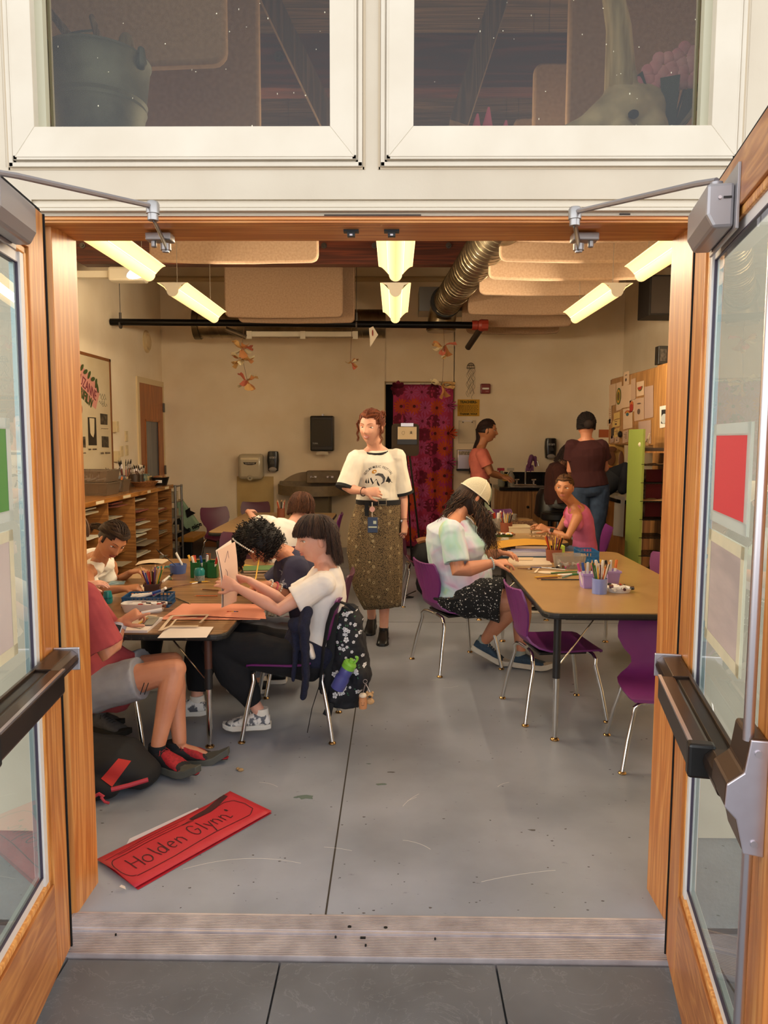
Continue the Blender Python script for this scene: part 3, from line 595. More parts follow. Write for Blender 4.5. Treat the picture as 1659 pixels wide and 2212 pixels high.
tag(MB().b2((.28, 9.15, 2.98), (1.05, 9.6, 3.26)).build('duct_box', mat('galv_box', '#8c8a86', .4, .9), sf=0, bevel=.004), 'square sheet metal box behind the round duct', 'air duct')
t = spiral((-2.42, 9.35, 2.86), (-.12, 9.35, 2.86), .17, 'short horizontal metal duct on the left above the projector screen')
MB().cyl((-2.0, 9.35, 3.0), (-2.0, 9.35, ZC), .004, n=6).build('hanger', MATS['wire'], t); MB().cyl((-2.43, 9.35, 2.86), (-2.36, 9.35, 2.86), .19, n=28).build('collar', mat('collar_dull', '#6d6049', .4, .9), t)
g = MB(); g.cyl((-1.98, 9.0, 2.75), (-1.75, 9.05, 2.66), .03, n=10); tag(g.build('pipe_elbow', mat('pipe_dull', '#7e705c', .4, .8)), 'small metal pipe fitting under the left duct', 'pipe')
# conduits
tag(MB().cyl((-3.1, 9.9, 3.5), (.9, 9.9, 3.5), .035, n=10).build('conduit', mat('painted_pipe', '#b49a72', .6)), 'painted pipe running along the top of the back wall', 'pipe')
# black bar
t = empty('black_bar', label='long black steel bar hung from cables across the room', cat='pipe')
a, b = X(245, 697, -3.1), P(1022, 702, 8.4)
MB().cyl((-3.11, 8.42, a.z), (b.x, 8.42, b.z), .037, n=20).build('bar', mat('black_steel', '#0f0d0c', .28, .6), t)
for px in (260, 770): q = P(px, 690, 8.42); MB().cyl((q.x, 8.42, b.z+.03), (q.x, 8.42, ZC), .004, n=6).cyl((q.x-.008, 8.42, b.z), (q.x+.008, 8.42, b.z), .043, n=20).cyl((q.x, 8.42, b.z+.03), (q.x, 8.42, b.z+.13), .014, n=8).build('cable', mat('cable_grey', '#57504a', .5, .5), t)
t = empty('red_coupling', label='red pipe coupling at the right end of the black bar', cat='pipe fitting')
rc = mat('red_oxide', '#8a2c1c', .45); MB().cyl((b.x-.01, 8.42, b.z), (b.x+.05, 8.42, b.z), .052, n=16).build('collar', rc, t)
g = MB(); g.cyl((b.x+.09, 8.40, b.z), (b.x+.16, 8.40, b.z), .06, n=8); g.ball((b.x+.1, 8.42, b.z), .065); g.build('flange', rc, t)
MB().cyl((b.x+.09, 8.44, b.z-.03), (b.x-.02, 8.75, b.z-.20), .035, n=14).build('stub_pipe', mat('stub', '#4b4038', .4, .7), t)
# projector screen roller
t = empty('projector_screen', label='white rolled projector screen housing under the left duct', cat='projector screen')
a, b = P(535, 722, 9.1), P(770, 728, 9.1); MB().b2((a.x, 9.06, a.z-.03), (b.x, 9.13, a.z+.03)).build('housing', mat('white_metal', '#d9cfba', .5), t, sf=0, bevel=.006)
for px in (540, 655, 768): q = P(px, 725, 9.1); MB().b2((q.x-.03, 9.04, a.z-.06), (q.x+.03, 9.06, a.z+.03)).build('bracket', MATS['white_metal'], t, sf=0)
# emergency light on left wall
t = empty('emergency_light', label='white emergency lamp box on left wall beneath the pendant lamp', cat='lamp')
a = X(270, 590, -3.1); a = V((-3.12, 7.75, 3.2)); q = P(285, 592, 7.3)
MB().box(q+V((-.05, .05, 0)), (.34, .16, .13), (0, 0, .0)).build('body', mat('emerg_body', '#c9bfa9', .5), t, sf=0, bevel=.02)
MB().ball(q+V((.10, -.03, .02)), (.15, .05, .055), 16, 8, Euler((0, -.35, 0)).to_matrix()).build('lens', mat('lens_glow', '#ffffff', .3, emit=2.2), t)
MB().b2((-3.12, q.y, q.z-.03), (q.x-.2, q.y+.08, q.z+.03)).build('arm', MATS['emerg_body'], t, sf=0)
# ---------------- tables ----------------
tan = mat('tan_laminate', '#a88455', .32, c2='#9a7648', ns=5, lo=.25, hi=.8, coat=.15, bump=.03, bs=60)
oakt = wood('walnut_laminate', '#6d4a2b', '#a0774c', '#86603a', 0, .55, .32, .3); rim = mat('black_rim', '#1b1a19', .5, c2='#45403a', ns=70, lo=.62, hi=.7)
chrome = mat('chrome', '#d9d6d2', .12, 1.); glide = mat('nickel_glide', '#a98a5f', .25, 1.); brown = mat('brown_tube', '#4a2c22', .45); blkt = mat('black_tube', '#201f1f', .42)
def rrect(x0, x1, y0, y1, r, n=5, ch=None):
    out = []
    for cx, cy, a in ((x1-r, y0+r, -90), (x1-r, y1-r, 0), (x0+r, y1-r, 90), (x0+r, y0+r, 180)):
        for q in range(n): an = radians(a+q*90/(n-1)); out.append((cx+r*cos(an), cy+r*sin(an)))
    return out
def table(lo, hi, z, topm, legm, label, rot=0, legs=None, seg=.5, inset=(.15, .12), r=.07):
    cx, cy = (lo[0]+hi[0])/2, (lo[1]+hi[1])/2; hx, hy = (hi[0]-lo[0])/2, (hi[1]-lo[1])/2
    t = empty('activity_table', (cx, cy, 0), rot, label, 'table')
    MB().prism(rrect(-hx, hx, -hy, hy, r), .006, None, z-.006).build('tabletop', topm, t, sf=0)
    MB().prism(rrect(-hx-.006, hx+.006, -hy-.006, hy+.006, r), .03, None, z-.034).build('edge_band', rim, t, sf=0, bevel=.009)
    MB().b2((-hx+.12, -hy+.1, z-.06), (hx-.12, hy-.1, z-.034)).build('underframe', MATS['black_tube'], t, sf=0)
    for sx in (-1, 1):
        for sy in (-1, 1):
            x, y = sx*(hx-inset[0]), sy*(hy-inset[1]); g = MB(); g.cyl((x, y, z*(1-seg)), (x, y, z-.034), .0185, n=16); lg = g.build('leg', legm, t)
            MB().cyl((x, y, z*(1-seg)-.0), (x, y, z*(1-seg)+.1), .0195, n=16).build('leg_sleeve', blkt, lg)
            MB().lathe((x, y, 0), [(.021, 0), (.021, .006), (.010, .014), (.010, .03), (.0135, .06), (.0145, z*(1-seg)+.01)], 16).build('lower_tube', chrome, lg)
            MB().lathe((x, y, 0), [(.022, 0), (.023, .004), (.02, .009), (.008, .016)], 16).build('glide', glide, lg)
            MB().cyl((x, y, z*.55), (x-sx*.22, y-sy*.1, z-.05), .004, n=6).build('brace', chrome, t)
    return t
table((.725, 3.575), (1.63, 5.56), .66, tan, blkt, 'tan table at right front with a chipped black edge and lavender marker bins', rot=0, inset=(.075, .075), seg=.52)
table((.55, 6.02), (1.40, 7.95), .66, tan, blkt, 'tan table at right rear where the girl in pink tank top sits')
table((-1.81, 3.44), (-.785, 5.62), .58, oakt, brown, 'brown wood-grain table at left front covered with pencils and paper', inset=(.1, .085))
t = table((-1.60, 6.42), (-.625, 8.16), .68, tan, blkt, 'tan table at left rear under the wall sink')
MB().b2((-.43, -.80, .0), (-.33, .80, .60)).build('leg_panel', mat('black_panel', '#0d0c0c', .6), t, sf=0, bevel=.02)
# ---------------- chairs ----------------
purp = mat('purple_plastic', '#6c2667', .42, c2='#742b70', ns=4, bump=.05, bs=400, bumpd=.0006); burg = mat('burgundy_plastic', '#4c1530', .45, c2='#531a36', ns=4)
def chair(m_):
    t = empty('school_chair'); prof = [(.205, .366), (.200, .380), (.175, .386), (.08, .380), (-.02, .378), (-.09, .382), (-.14, .392), (-.175, .415), (-.195, .445), (-.205, .48), (-.212, .52), (-.222, .58), (-.236, .64), (-.252, .69), (-.258, .70)]
    hw = [.165, .180, .190, .200, .202, .195, .170, .135, .112, .118, .150, .178, .178, .165, .15]; nu = 28
    def shell(i0, i1, name):
        top, bot = [], []
        for i in range(i0, i1+1):
            x, z = prof[i]; a = prof[max(i-1, 0)]; b = prof[min(i+1, len(prof)-1)]; tx, tz = b[0]-a[0], b[1]-a[1]; L_ = sqrt(tx*tx+tz*tz); n = (tz/L_, -tx/L_)
            if n[1] < 0 and i < 5: n = (-n[0], -n[1])
            nx, nz = (-tz/L_*-1, tx/L_*-1)
            nx, nz = tz/L_, -tx/L_
            for j in range(nu+1):
                u = -1+2*j/nu; y = u*hw[i]; back = max(0, min(1, (i-8)/3)); dish = (.02*(u*u) if i > 8 else .010*(u*u)*(1 if i > 2 else .2))
                rib = (.003*sin(abs(u)*pi*9) if abs(u) < .55 else 0)*back
                px_, pz_ = x+nx*dish, z+nz*dish
                top.append((px_+nx*0, y, pz_)); bot.append((px_-nx*(.010+rib), y*.985, pz_-nz*(.010+rib)))
        k = len(top); w = nu+1; rows_ = i1-i0; fs = []
        for i in range(rows_):
            for j in range(nu): a = i*w+j; fs.append((a, a+1, a+w+1, a+w)); fs.append((a+k, a+w+k, a+w+1+k, a+1+k))
        for j in range(nu): fs.append((j, j+k, j+1+k, j+1)); a = rows_*w+j; fs.append((a, a+1, a+1+k, a+k))
        for i in range(rows_): a = i*w; fs.append((a, a+w, a+w+k, a+k)); a = i*w+nu; fs.append((a, a+k, a+w+k, a+w))
        g = MB().add(top+bot, fs); return g.build(name, m_, t, auto=45)
    shell(0, 8, 'seat'); shell(8, 14, 'backrest')
    MB().b2((-.13, -.14, .352), (.13, .14, .368)).build('seat_mount', blk, t, sf=0, bevel=.004)
    for sx in (-1, 1):
        for sy in (-1, 1):
            g = MB(); f = V((sx*.222, sy*.212, .012)); k = V((sx*.172, sy*.165, .315)); e = V((sx*.150, sy*.02, .352))
            pts = [f, f.lerp(k, .5), k-V((sx*.003, sy*.003, .02)), k+V((0, -sy*.006, .012)), k+V((-sx*.006, -sy*.03, .032)), V((sx*.158, sy*.10, .352)), e]
            lg = g.tube(pts, .0108, 12).build('leg', chrome, t)
            MB().lathe((f.x, f.y, 0), [(.018, 0), (.019, .004), (.016, .009), (.010, .013), (.009, .02)], 14).build('glide', glide, lg)
    return t
chP = chair(purp); chB = chair(burg); used = {}
def put_chair(x, y, deg, label, m_='P', zs=1.):
    src = chP if m_ == 'P' else chB; c = src if m_ not in used else copytree(src); used[m_] = 1
    c.location = (x, y, 0); c.scale.z = zs; c.rotation_euler = (0, 0, radians(deg)); tag(c, label, 'chair', 'stackable school chairs'); return c
put_chair(.41, 4.91, 23, 'purple school chair carrying the person in tie-dye shirt and cap')
put_chair(.875, 4.07, 8, 'empty purple school chair with small sticker on its back, beside right front table leg')
put_chair(1.26, 3.47, -97, 'empty purple school chair half hidden by the right door jamb', 'P', .88)
put_chair(-.52, 3.79, 180, 'purple school chair with floral backpack hung on its back')
put_chair(.29, 6.82, 4, 'burgundy school chair behind the tie-dye shirt, beside the curtain side of the rear table', 'B')
put_chair(1.70, 6.86, 176, 'purple school chair of the girl in pink tank top')
put_chair(1.15, 8.2, -88, 'purple school chair at the far end of right rear table, near sink cabinet')
put_chair(1.95, 5.02, -90, 'dark purple school chair by the far right corner of front table, touching the jamb edge')
put_chair(-1.36, 3.55, 0, 'burgundy school chair under the person in red shirt', 'B')
put_chair(-2.1, 4.62, 14, 'burgundy school chair of the girl in white tank top', 'B')
put_chair(-1.98, 3.82, 0, 'burgundy school chair hidden behind the left jamb', 'B')
put_chair(-.50, 4.42, 178, 'burgundy school chair of the person with curly dark hair', 'B')
put_chair(-.80, 5.72, 92, 'burgundy school chair of the boy in white shirt at the rear table', 'B')
put_chair(-1.27, 6.0, -90, 'empty burgundy school chair at the far end of the left front table', 'B')
put_chair(-1.88, 8.3, -50, 'empty burgundy school chair left of the rear left table', 'B')
put_chair(-1.66, 9.0, -80, 'empty burgundy school chair behind the rear left table, near the back wall', 'B')
put_chair(-.80, 7.86, 180, 'purple school chair tucked under right side of the rear left table')
# =====================================================================  PEOPLE
from mathutils.bvhtree import BVHTree
def skin(name, c, c2): 
    m = mat(name, c, .5, c2=c2, ns=9, lo=.3, hi=.75, bump=.05, bs=180, bumpd=.001); b = m.node_tree.nodes['Principled BSDF']
    b.inputs['Subsurface Weight'].default_value = .08; b.inputs['Subsurface Radius'].default_value = (.01, .004, .002); return m
lipm = mat('lips', '#a85850', .4); browm = mat('brow_brown', '#5a3522', .8); eyew = mat('eye_white', '#e6dfd8', .25); irism = mat('iris', '#33261c', .2); nailm = mat('nail', '#e9c9c0', .3)
def hframe(fd, up):
    f = V(fd).normalized(); u = V(up); u = (u-f*u.dot(f)).normalized(); r = f.cross(u); return Matrix((r, f, u)).transposed()  # columns right, fwd, up
def headpt(d):
    x, y, z = d; ax, ay, az = .073, (.092 if y > 0 else .100), (.108 if z > 0 else .118)
    px, py, pz = x*ax, y*ay, z*az
    if z < 0:
        k = -z; px *= 1-.34*k**1.6
        py *= (1-.42*k**1.5) if y < 0 else (1-.10*k**2)
    g = lambda X_, Z_, sx, sz: exp(-((px-X_)/sx)**2-((pz-Z_)/sz)**2)
    if y > 0:
        py *= 1-.04*(1-abs(x))
        py += .023*g(0, -.030, .0105, .012)+.012*g(0, -.010, .009, .020)      # nose tip, bridge
        py += .006*(g(.011, -.034, .006, .007)+g(-.011, -.034, .006, .007))
        py -= .011*(g(.031, .004, .017, .012)+g(-.031, .004, .017, .012))
        py += .004*(g(.030, .022, .02, .007)+g(-.030, .022, .02, .007))        # brow ridge
        py += .005*(g(.036, -.03, .018, .016)+g(-.036, -.03, .018, .016))      # cheeks
        py += .007*g(0, -.060, .019, .011)+.008*g(0, -.092, .020, .014)-.004*g(0, -.076, .02, .006)
    return V((px, py, pz))
def facey(x, z):
    a = x/.073; b = z/(.108 if z > 0 else .118); k = max(0, 1-a*a-b*b); return headpt((a, sqrt(k), b)).y
def add_head(g, c, M, s):
    n, m = 56, 44; vs = []; fs = []
    for j in range(m+1):
        th = pi*j/m
        for i in range(n): ph = 2*pi*i/n; vs.append(V(c)+M@(headpt((sin(th)*cos(ph), sin(th)*sin(ph), cos(th)))*s))
    for j in range(m):
        for i in range(n):
            a, b, c2, d = j*n+i, j*n+(i+1) % n, (j+1)*n+(i+1) % n, (j+1)*n+i
            fs.append((a, d, c2) if j == 0 else (a, d, b) if j == m-1 else (a, d, c2, b))
    g.add(vs, fs)
    for sx in (-1, 1):
        g.ball(V(c)+M@V((sx*.072*s, -.004*s, -.008*s)), (.009*s, .017*s, .030*s), 12, 8, M@Euler((-.15, 0, sx*-.35)).to_matrix())
def add_hand(g, w, d, nrm, thumb, curl, s, spread=.10, r=.0082, tcurl=.5):
    """wrist, direction, back-of-hand normal, thumb side (+1: n x d side), finger curls"""
    d = V(d).normalized(); n = V(nrm); n = (n-d*n.dot(d)).normalized(); t = n.cross(d)*thumb
    g.limb([w-d*.01*s, w+d*.03*s, w+d*.085*s], [(.019*s, .024*s), (.017*s, .034*s), (.013*s, .040*s)], 14, ref=t)
    tips = []
    for i, (o, L_) in enumerate(((.031, .070), (.0105, .078), (-.010, .072), (-.030, .057))):
        c = curl[i] if isinstance(curl, (list, tuple)) else curl; base = w+d*(.080-.004*abs(i-1))*s+t*o*s; dd = (d+t*spread*(1.5-i)*.55).normalized(); pts = [base-d*.012*s, base]; a = 0; p = base
        for q, (fr, cc) in enumerate(((.46, .9), (.30, 1.15), (.24, .8))):
            a += c*cc; v = dd*cos(a)-n*sin(a); p = p+v*L_*fr*s; pts.append(p)
        g.limb(pts, [r*s*x for x in (1.02, 1.05, .98, .90, .78)], 10); tips.append(pts[-1])
    b = w+d*.022*s+t*.022*s; v1 = (d*.62+t*.72-n*.25).normalized(); p1 = b+v1*.040*s; v2 = (d*cos(tcurl)+t*.25-n*sin(tcurl)*1.0).normalized(); p2 = p1+v2*.030*s; p3 = p2+(v2*.8-n*.3-t*.35*tcurl).normalized()*.024*s
    g.limb([b-d*.01*s, b, p1, p2, p3], [x*s for x in (.012, .0135, .0110, .0098, .0082)], 10); tips.append(p3); return tips
def bez(a, c, b, t): return a*(1-t)**2+c*2*t*(1-t)+b*t*t
class Person:
    def __init__(s, label, sk, j, s_=1., build=1., voxel=.0045, bust=0., depth=1.):
        s.s = s_; s.hk = s_*1.10; s.j = j; s.b = build; s.dep = depth; q = s.q = {k: (P(*v) if isinstance(v, tuple) and len(v) == 3 and abs(v[0]) > 20 else V(v)) for k, v in j.items() if k in ('hd', 'nk', 'pv', 'sl', 'sr', 'el', 'er', 'wl', 'wr', 'kl', 'kr', 'al', 'ar', 'cv')}
        s.side = (q['sl']-q['sr']).normalized(); s.hs = V(j.get('hs', s.side)).normalized()
        if 'cv' not in q: q['cv'] = q['pv'].lerp(q['nk'], .5)+V(j.get('hunch', (0, 0, 0)))
        s.hl = q['pv']+s.hs*.088*s_*build; s.hr = q['pv']-s.hs*.088*s_*build
        s.M = hframe(j['fd'], j.get('up', (0, 0, 1))); s.bust = bust
        g = MB(); s.torso(g, 0., 1.02)
        hb = q['hd']+s.M@V((0, -.018, -.065))*s_; g.limb([q['nk']-(hb-q['nk'])*.15, q['nk'].lerp(hb, .4), hb], [.062*s_, .053*s_, .055*s_], 16)
        for S_ in (q['sl'], q['sr']): g.limb([q['nk']+(hb-q['nk'])*.28, q['nk'].lerp(S_, .5)+V((0, 0, .004))], [.040*s_, .040*s_], 12)
        add_head(g, q['hd'], s.M, s.hk)
        for S_, E_, W_h, h in ((q['sl'], q['el'], q['wl'], 'l'), (q['sr'], q['er'], q['wr'], 'r')):
            s.arm(g, S_, E_, W_h)
            hd_, hn, curl = j.get('h'+h, ((W_h-E_), (0, 0, 1), .35)); th = j.get('t'+h, -1 if h == 'r' else 1)
            s.tips = add_hand(g, W_h, hd_, hn, th, curl, s_*.95)
        for H_, K_, A_, t_ in ((s.hl, q['kl'], q['al'], 'fl'), (s.hr, q['kr'], q['ar'], 'fr')):
            b = 1+(build-1)*.8; g.limb([H_, H_.lerp(K_, .45), K_], [.082*s_*b, .070*s_*b, .051*s_*b], 16); g.limb([K_, K_.lerp(A_, .3), K_.lerp(A_, .7), A_], [.049*s_*b, .051*s_*b, .037*s_*b, .032*s_], 16)
            td = V(j.get(t_, j['fd'])); td.z = 0 if t_ not in j else td.z; td.normalize(); g.limb([A_+V((0, 0, -.035))*s_-td*.01, A_+V((0, 0, -.048))*s_+td*.07*s_, A_+V((0, 0, -.06))*s_+td*.12*s_], [.028*s_, .022*s_, .014*s_], 12)
        s.o = fuse(g, 'person', sk, voxel, 2); tag(s.o, label, 'person')
        if j.get('report', 0): print('LIMBS', label[:30], {k: round(v, 2) for k, v in dict(ua=(q['sl']-q['el']).length, fa=(q['el']-q['wl']).length, ua2=(q['sr']-q['er']).length, fa2=(q['er']-q['wr']).length, sp=(q['nk']-q['pv']).length, sh=(q['sl']-q['sr']).length, th=(s.hl-q['kl']).length, sn=(q['kl']-q['al']).length, th2=(s.hr-q['kr']).length, sn2=(q['kr']-q['ar']).length, nh=(q['hd']-q['nk']).length).items()}, 'z pv %.2f nk %.2f al %.2f ar %.2f kl %.2f kr %.2f wl %.2f wr %.2f' % tuple(q[k].z for k in ('pv', 'nk', 'al', 'ar', 'kl', 'kr', 'wl', 'wr')))
    def torso(s, g, inf, top, lo=-.12, n=22, keep=None):
        q = s.q; rr = []; S = s.s
        tab = [(-.12, .120, .090), (-.04, .150, .112), (.08, .160, .116), (.22, .148, .106), (.38, .130, .096), (.55, .140, .104), (.70, .152, .112), (.84, .150, .108), (.93, .118, .084), (1.0, .066, .062)]
        for t, rx, ry in tab:
            if t < lo or t > top: continue
            c = bez(q['pv'], q['cv'], q['nk'], t) if t >= 0 else q['pv']+(q['pv']-q['cv']).normalized()*(-t)*.5
            e = bez(q['pv'], q['cv'], q['nk'], min(t+.05, 1.05))-bez(q['pv'], q['cv'], q['nk'], max(t-.05, -.05)); e.normalize()
            sd = s.hs.lerp(s.side, max(0, min(1, t))); sd = (sd-e*sd.dot(e)).normalized(); fw = sd.cross(e)  # forward? 
            fw = -fw if fw.dot(s.fwd()) < 0 else fw
            bb = s.b if t < .9 else 1+(s.b-1)*.4; dp = s.dep if t < .9 else 1
            rx = (rx*bb*S+inf); ry = (ry*bb*dp*S+inf)
            if s.bust and .5 < t < .8: c = c+fw*s.bust*.5; ry += s.bust*.5
            rr.append((c, sd*rx, fw*ry))
        g.loft(rr, n)
    def fwd(s):
        up = (s.q['nk']-s.q['pv']).normalized(); return up.cross(s.side)*-1 if False else s.side.cross(up)*-1*-1
    def arm(s, g, S_, E_, W_h):
        b = 1+(s.b-1)*.9; k = s.s; g.limb([s.q['nk'].lerp(S_, .45)-V((0, 0, .02*k)), S_], [.052*k, .052*k*b], 14)
        g.limb([S_, S_.lerp(E_, .4), E_, E_.lerp(W_h, .3), W_h], [.050*k*b, .044*k*b, .035*k*b, .037*k*b, (.022*k*min(b, 1.15))], 16)
    def top(s, m_, sleeve=.75, inf=.014, lo=-.12, kind='tee', cuff=1.25, name='shirt', voxel=.006, wr=.006, hem=None, ws=9.):
        g = MB(); q = s.q; k = s.s; b = 1+(s.b-1)*.9; s.torso(g, inf, .95 if kind == 'tank' else 1.0, lo)
        if kind != 'tank':
            for S_, E_ in ((q['sl'], q['el']), (q['sr'], q['er'])):
                g.limb([q['nk'].lerp(S_, .42)-V((0, 0, .022*k)), S_], [.055*k, .056*k*b+inf], 14)
                g.limb([S_, S_.lerp(E_, sleeve*.5), S_.lerp(E_, sleeve)], [.053*k*b+inf, .049*k*b*1.1+inf, (.044*k*b+inf)*cuff], 18, round1=False)
        else:
            for S_ in (q['sl'], q['sr']): g.limb([q['nk'].lerp(S_, .30)-V((0, 0, .012*k)), q['nk'].lerp(S_, .62)-V((0, 0, .02*k)), q['nk'].lerp(S_, .70)-V((0, 0, .10*k))], [.064*k, .066*k, .068*k], 14)
        if hem: hem(g)
        def disp(co, no):
            for i in range(len(co)):
                p = V(co[i]); a = noise.noise(V((p.x*ws, p.y*ws, p.z*ws*.8)))+.5*noise.noise(V((p.x*ws*2.3, p.y*ws*2.3, p.z*ws*1.6+4))); co[i] += no[i]*wr*a
            return co
        o = fuse(g, name, m_, voxel, 3, s.o, disp); return o
    def bottom(s, m_, length=1.9, inf=.016, name='trousers', flare=1., voxel=.007, wr=.006, waist=.16, skirtw=0., cuffr=None):
        """length: 1 = knee, 2 = ankle"""
        g = MB(); q = s.q; k = s.s; b = 1+(s.b-1)*.8; s.torso(g, inf*.8, waist, -.12)
        for H_, K_, A_ in ((s.hl, q['kl'], q['al']), (s.hr, q['kr'], q['ar'])):
            pts = [H_, H_.lerp(K_, .5)]; rs = [.086*k*b+inf, .077*k*b+inf]
            if length <= 1: pts = [H_, H_.lerp(K_, length*.5), H_.lerp(K_, length)]; rs += [(.072*k*b+inf)*flare]
            else:
                L2 = length-1; pts += [K_]; rs += [.058*k*b+inf]; g.limb([K_, K_.lerp(A_, L2*.5), K_.lerp(A_, L2)], [.056*k*b+inf, (.053*k*b+inf)*flare, cuffr or (.042*k*b+inf)*flare], 18, round1=False)
            g.limb(pts, rs, 18, round1=length <= 1 and False or length > 1)
            if skirtw: g.limb([s.hl.lerp(s.hr, .5), s.hl.lerp(s.hr, .5).lerp((q['kl']+q['kr'])/2, length)], [.09*k*b, .075*k*b], 14, round1=False)
        def disp(co, no):
            for i in range(len(co)): p = V(co[i]); a = noise.noise(p*8)+.5*noise.noise(p*19); co[i] += no[i]*wr*a
            return co
        return fuse(g, name, m_, voxel, 3, s.o, disp)
    def face(s, brow=browm, lips=lipm, iris=None, smile=0., eyes=True, look=(0, 0), closed=False):
        c, M, k = s.q['hd'], s.M, s.hk; L = lambda x, y, z: c+M@V((x*k, y*k, z*k))
        for sx in (-1, 1):
            y = facey(sx*.031, .003)
            if eyes:
                g = MB(); g.ball(L(sx*.031, y-.0048, .002), (.0150*k, .0085*k, .0062*k), 14, 10, M); e = g.build('eye', eyew, s.o)
                g = MB(); g.ball(L(sx*.031+look[0], y+.0012, .002+look[1]), (.0058*k, .003*k, .0054*k), 12, 8, M); g.build('iris', iris or irism, e)
                g = MB(); g.tube([L(sx*.031+dx, facey(sx*.031+dx, .009)-.001+.0005, .008-abs(dx)**2*16-(.004 if closed else 0)) for dx in (-.016, -.009, 0, .009, .016)], [.0008*k, .0017*k, .0018*k, .0017*k, .0008*k], 6); g.build('upper_lashes', mat('lash', '#2a1a12', .8), s.o)
            g = MB(); g.tube([L(sx*(.012+.034*t), facey(sx*(.012+.034*t), .022+.006*sin(t*2.6))+.0012, .021+.0075*sin(t*2.4)) for t in (0, .25, .5, .75, 1)], [.0018*k, .0030*k, .0030*k, .0024*k, .001*k], 6, flat=.5); g.build('eyebrow', brow, s.o)
        up_, lo_ = MB(), MB(); rng = [-.023, -.014, -.006, 0, .006, .014, .023]
        def lip(g, dz, rr, bow): g.tube([L(x, facey(x, -.058+dz)+.0012, -.058+dz+smile*(abs(x)/.023)**2*.010+bow*(1-(abs(x)/.023)**2)) for x in rng], [.0008*k]+[rr*k*w for w in (.8, 1.05, 1, 1.05, .8)]+[.0008*k], 8)
        lip(up_, .0015, .0030, .002); lip(lo_, -.0045, .0040, -.003)
        up_.build('upper_lip', lips, s.o); lo_.build('lower_lip', lips, s.o)
        if smile > .6: g = MB(); g.tube([L(x, facey(x, -.060)+.0016, -.0595+smile*(abs(x)/.023)**2*.008) for x in (-.014, -.007, 0, .007, .014)], [.0008*k, .0022*k, .0026*k, .0022*k, .0008*k], 6); g.build('teeth', mat('teeth', '#e8e0d2', .3), s.o)
def hairmats(n, a, b, c):
    out = []
    for i, x in enumerate((a, b, c)):
        m = mat('%s_%d' % (n, i), x, .6); m.node_tree.nodes['Principled BSDF'].inputs['Specular IOR Level'].default_value = .35; out.append(m)
    return out
def cap(p, off, mats, keep, name='hair', sc_=(1, 1, 1), noise_=.003):
    """scalp volume under the strands; keep(x,y,z) in head units says where there is hair"""
    n, m = 40, 30; g = MB(); k = p.hk; vs = []; idx = {}; fs = []; tot = []
    for j in range(m+1):
        th = pi*j/m
        for i in range(n):
            ph = 2*pi*i/n; d = (sin(th)*cos(ph), sin(th)*sin(ph), cos(th)); q = V((d[0]*(.073+off)*sc_[0], d[1]*((.088 if d[1] > 0 else .1)+off)*sc_[1], d[2]*((.108 if d[2] > 0 else .118)+off)*sc_[2]))
            tot.append((d, q))
    for d, q in tot: vs.append(q+q.normalized()*noise.noise(q*60)*noise_)
    for j in range(m):
        for i in range(n):
            a, b, c, d = j*n+i, j*n+(i+1) % n, (j+1)*n+(i+1) % n, (j+1)*n+i; cen = [sum(tot[v_][0][t] for v_ in (a, b, c, d))/4 for t in range(3)]
            if keep(*cen): fs.append((a, d, c) if j == 0 else (a, d, b) if j == m-1 else (a, d, c, b))
    N_ = len(vs); outer = [p.q['hd']+p.M@(v_*k) for v_ in vs]; inner = [p.q['hd']+p.M@(v_*k*.9) for v_ in vs]
    edge = {}
    for f in fs:
        for a, b in zip(f, f[1:]+f[:1]): edge[(a, b)] = 1
    sk = [(b, a, a+N_, b+N_) for (a, b) in edge if (b, a) not in edge]
    g.add(outer+inner, fs+[tuple(x+N_ for x in f[::-1]) for f in fs]+sk); return g.build(name, mats[0], p.o, auto=0)
def strands(p, parent, lines, mats, r=.0022, name='hair_strands', taper=.35, n=4):
    vs = []; fs = []; mi = []; rr = random.Random(5)
    g = MB()
    for ln in lines:
        k = len(ln); rs = [r*(1-(1-taper)*(i/(k-1))**2) for i in range(k)]; f0 = len(g.f); g.tube(ln, rs, n, cap=False); c = rr.choice((0, 0, 1, 1, 2)); 
        for i in range(f0, len(g.f)): g.m[i] = c
    return g.build(name, mats, parent, auto=0)
def skullpt(p, az, th, off, back=.0):
    """az 0 = front, grows towards person's right; th from crown"""
    d = V((sin(th)*sin(az), sin(th)*cos(az), cos(th))); a = back; d = V((d.x, d.y*cos(a)-d.z*sin(a), d.y*sin(a)+d.z*cos(a)))
    return V((d.x*(.073+off), d.y*((.090 if d.y > 0 else .1)+off), d.z*((.108 if d.z > 0 else .118)+off)))
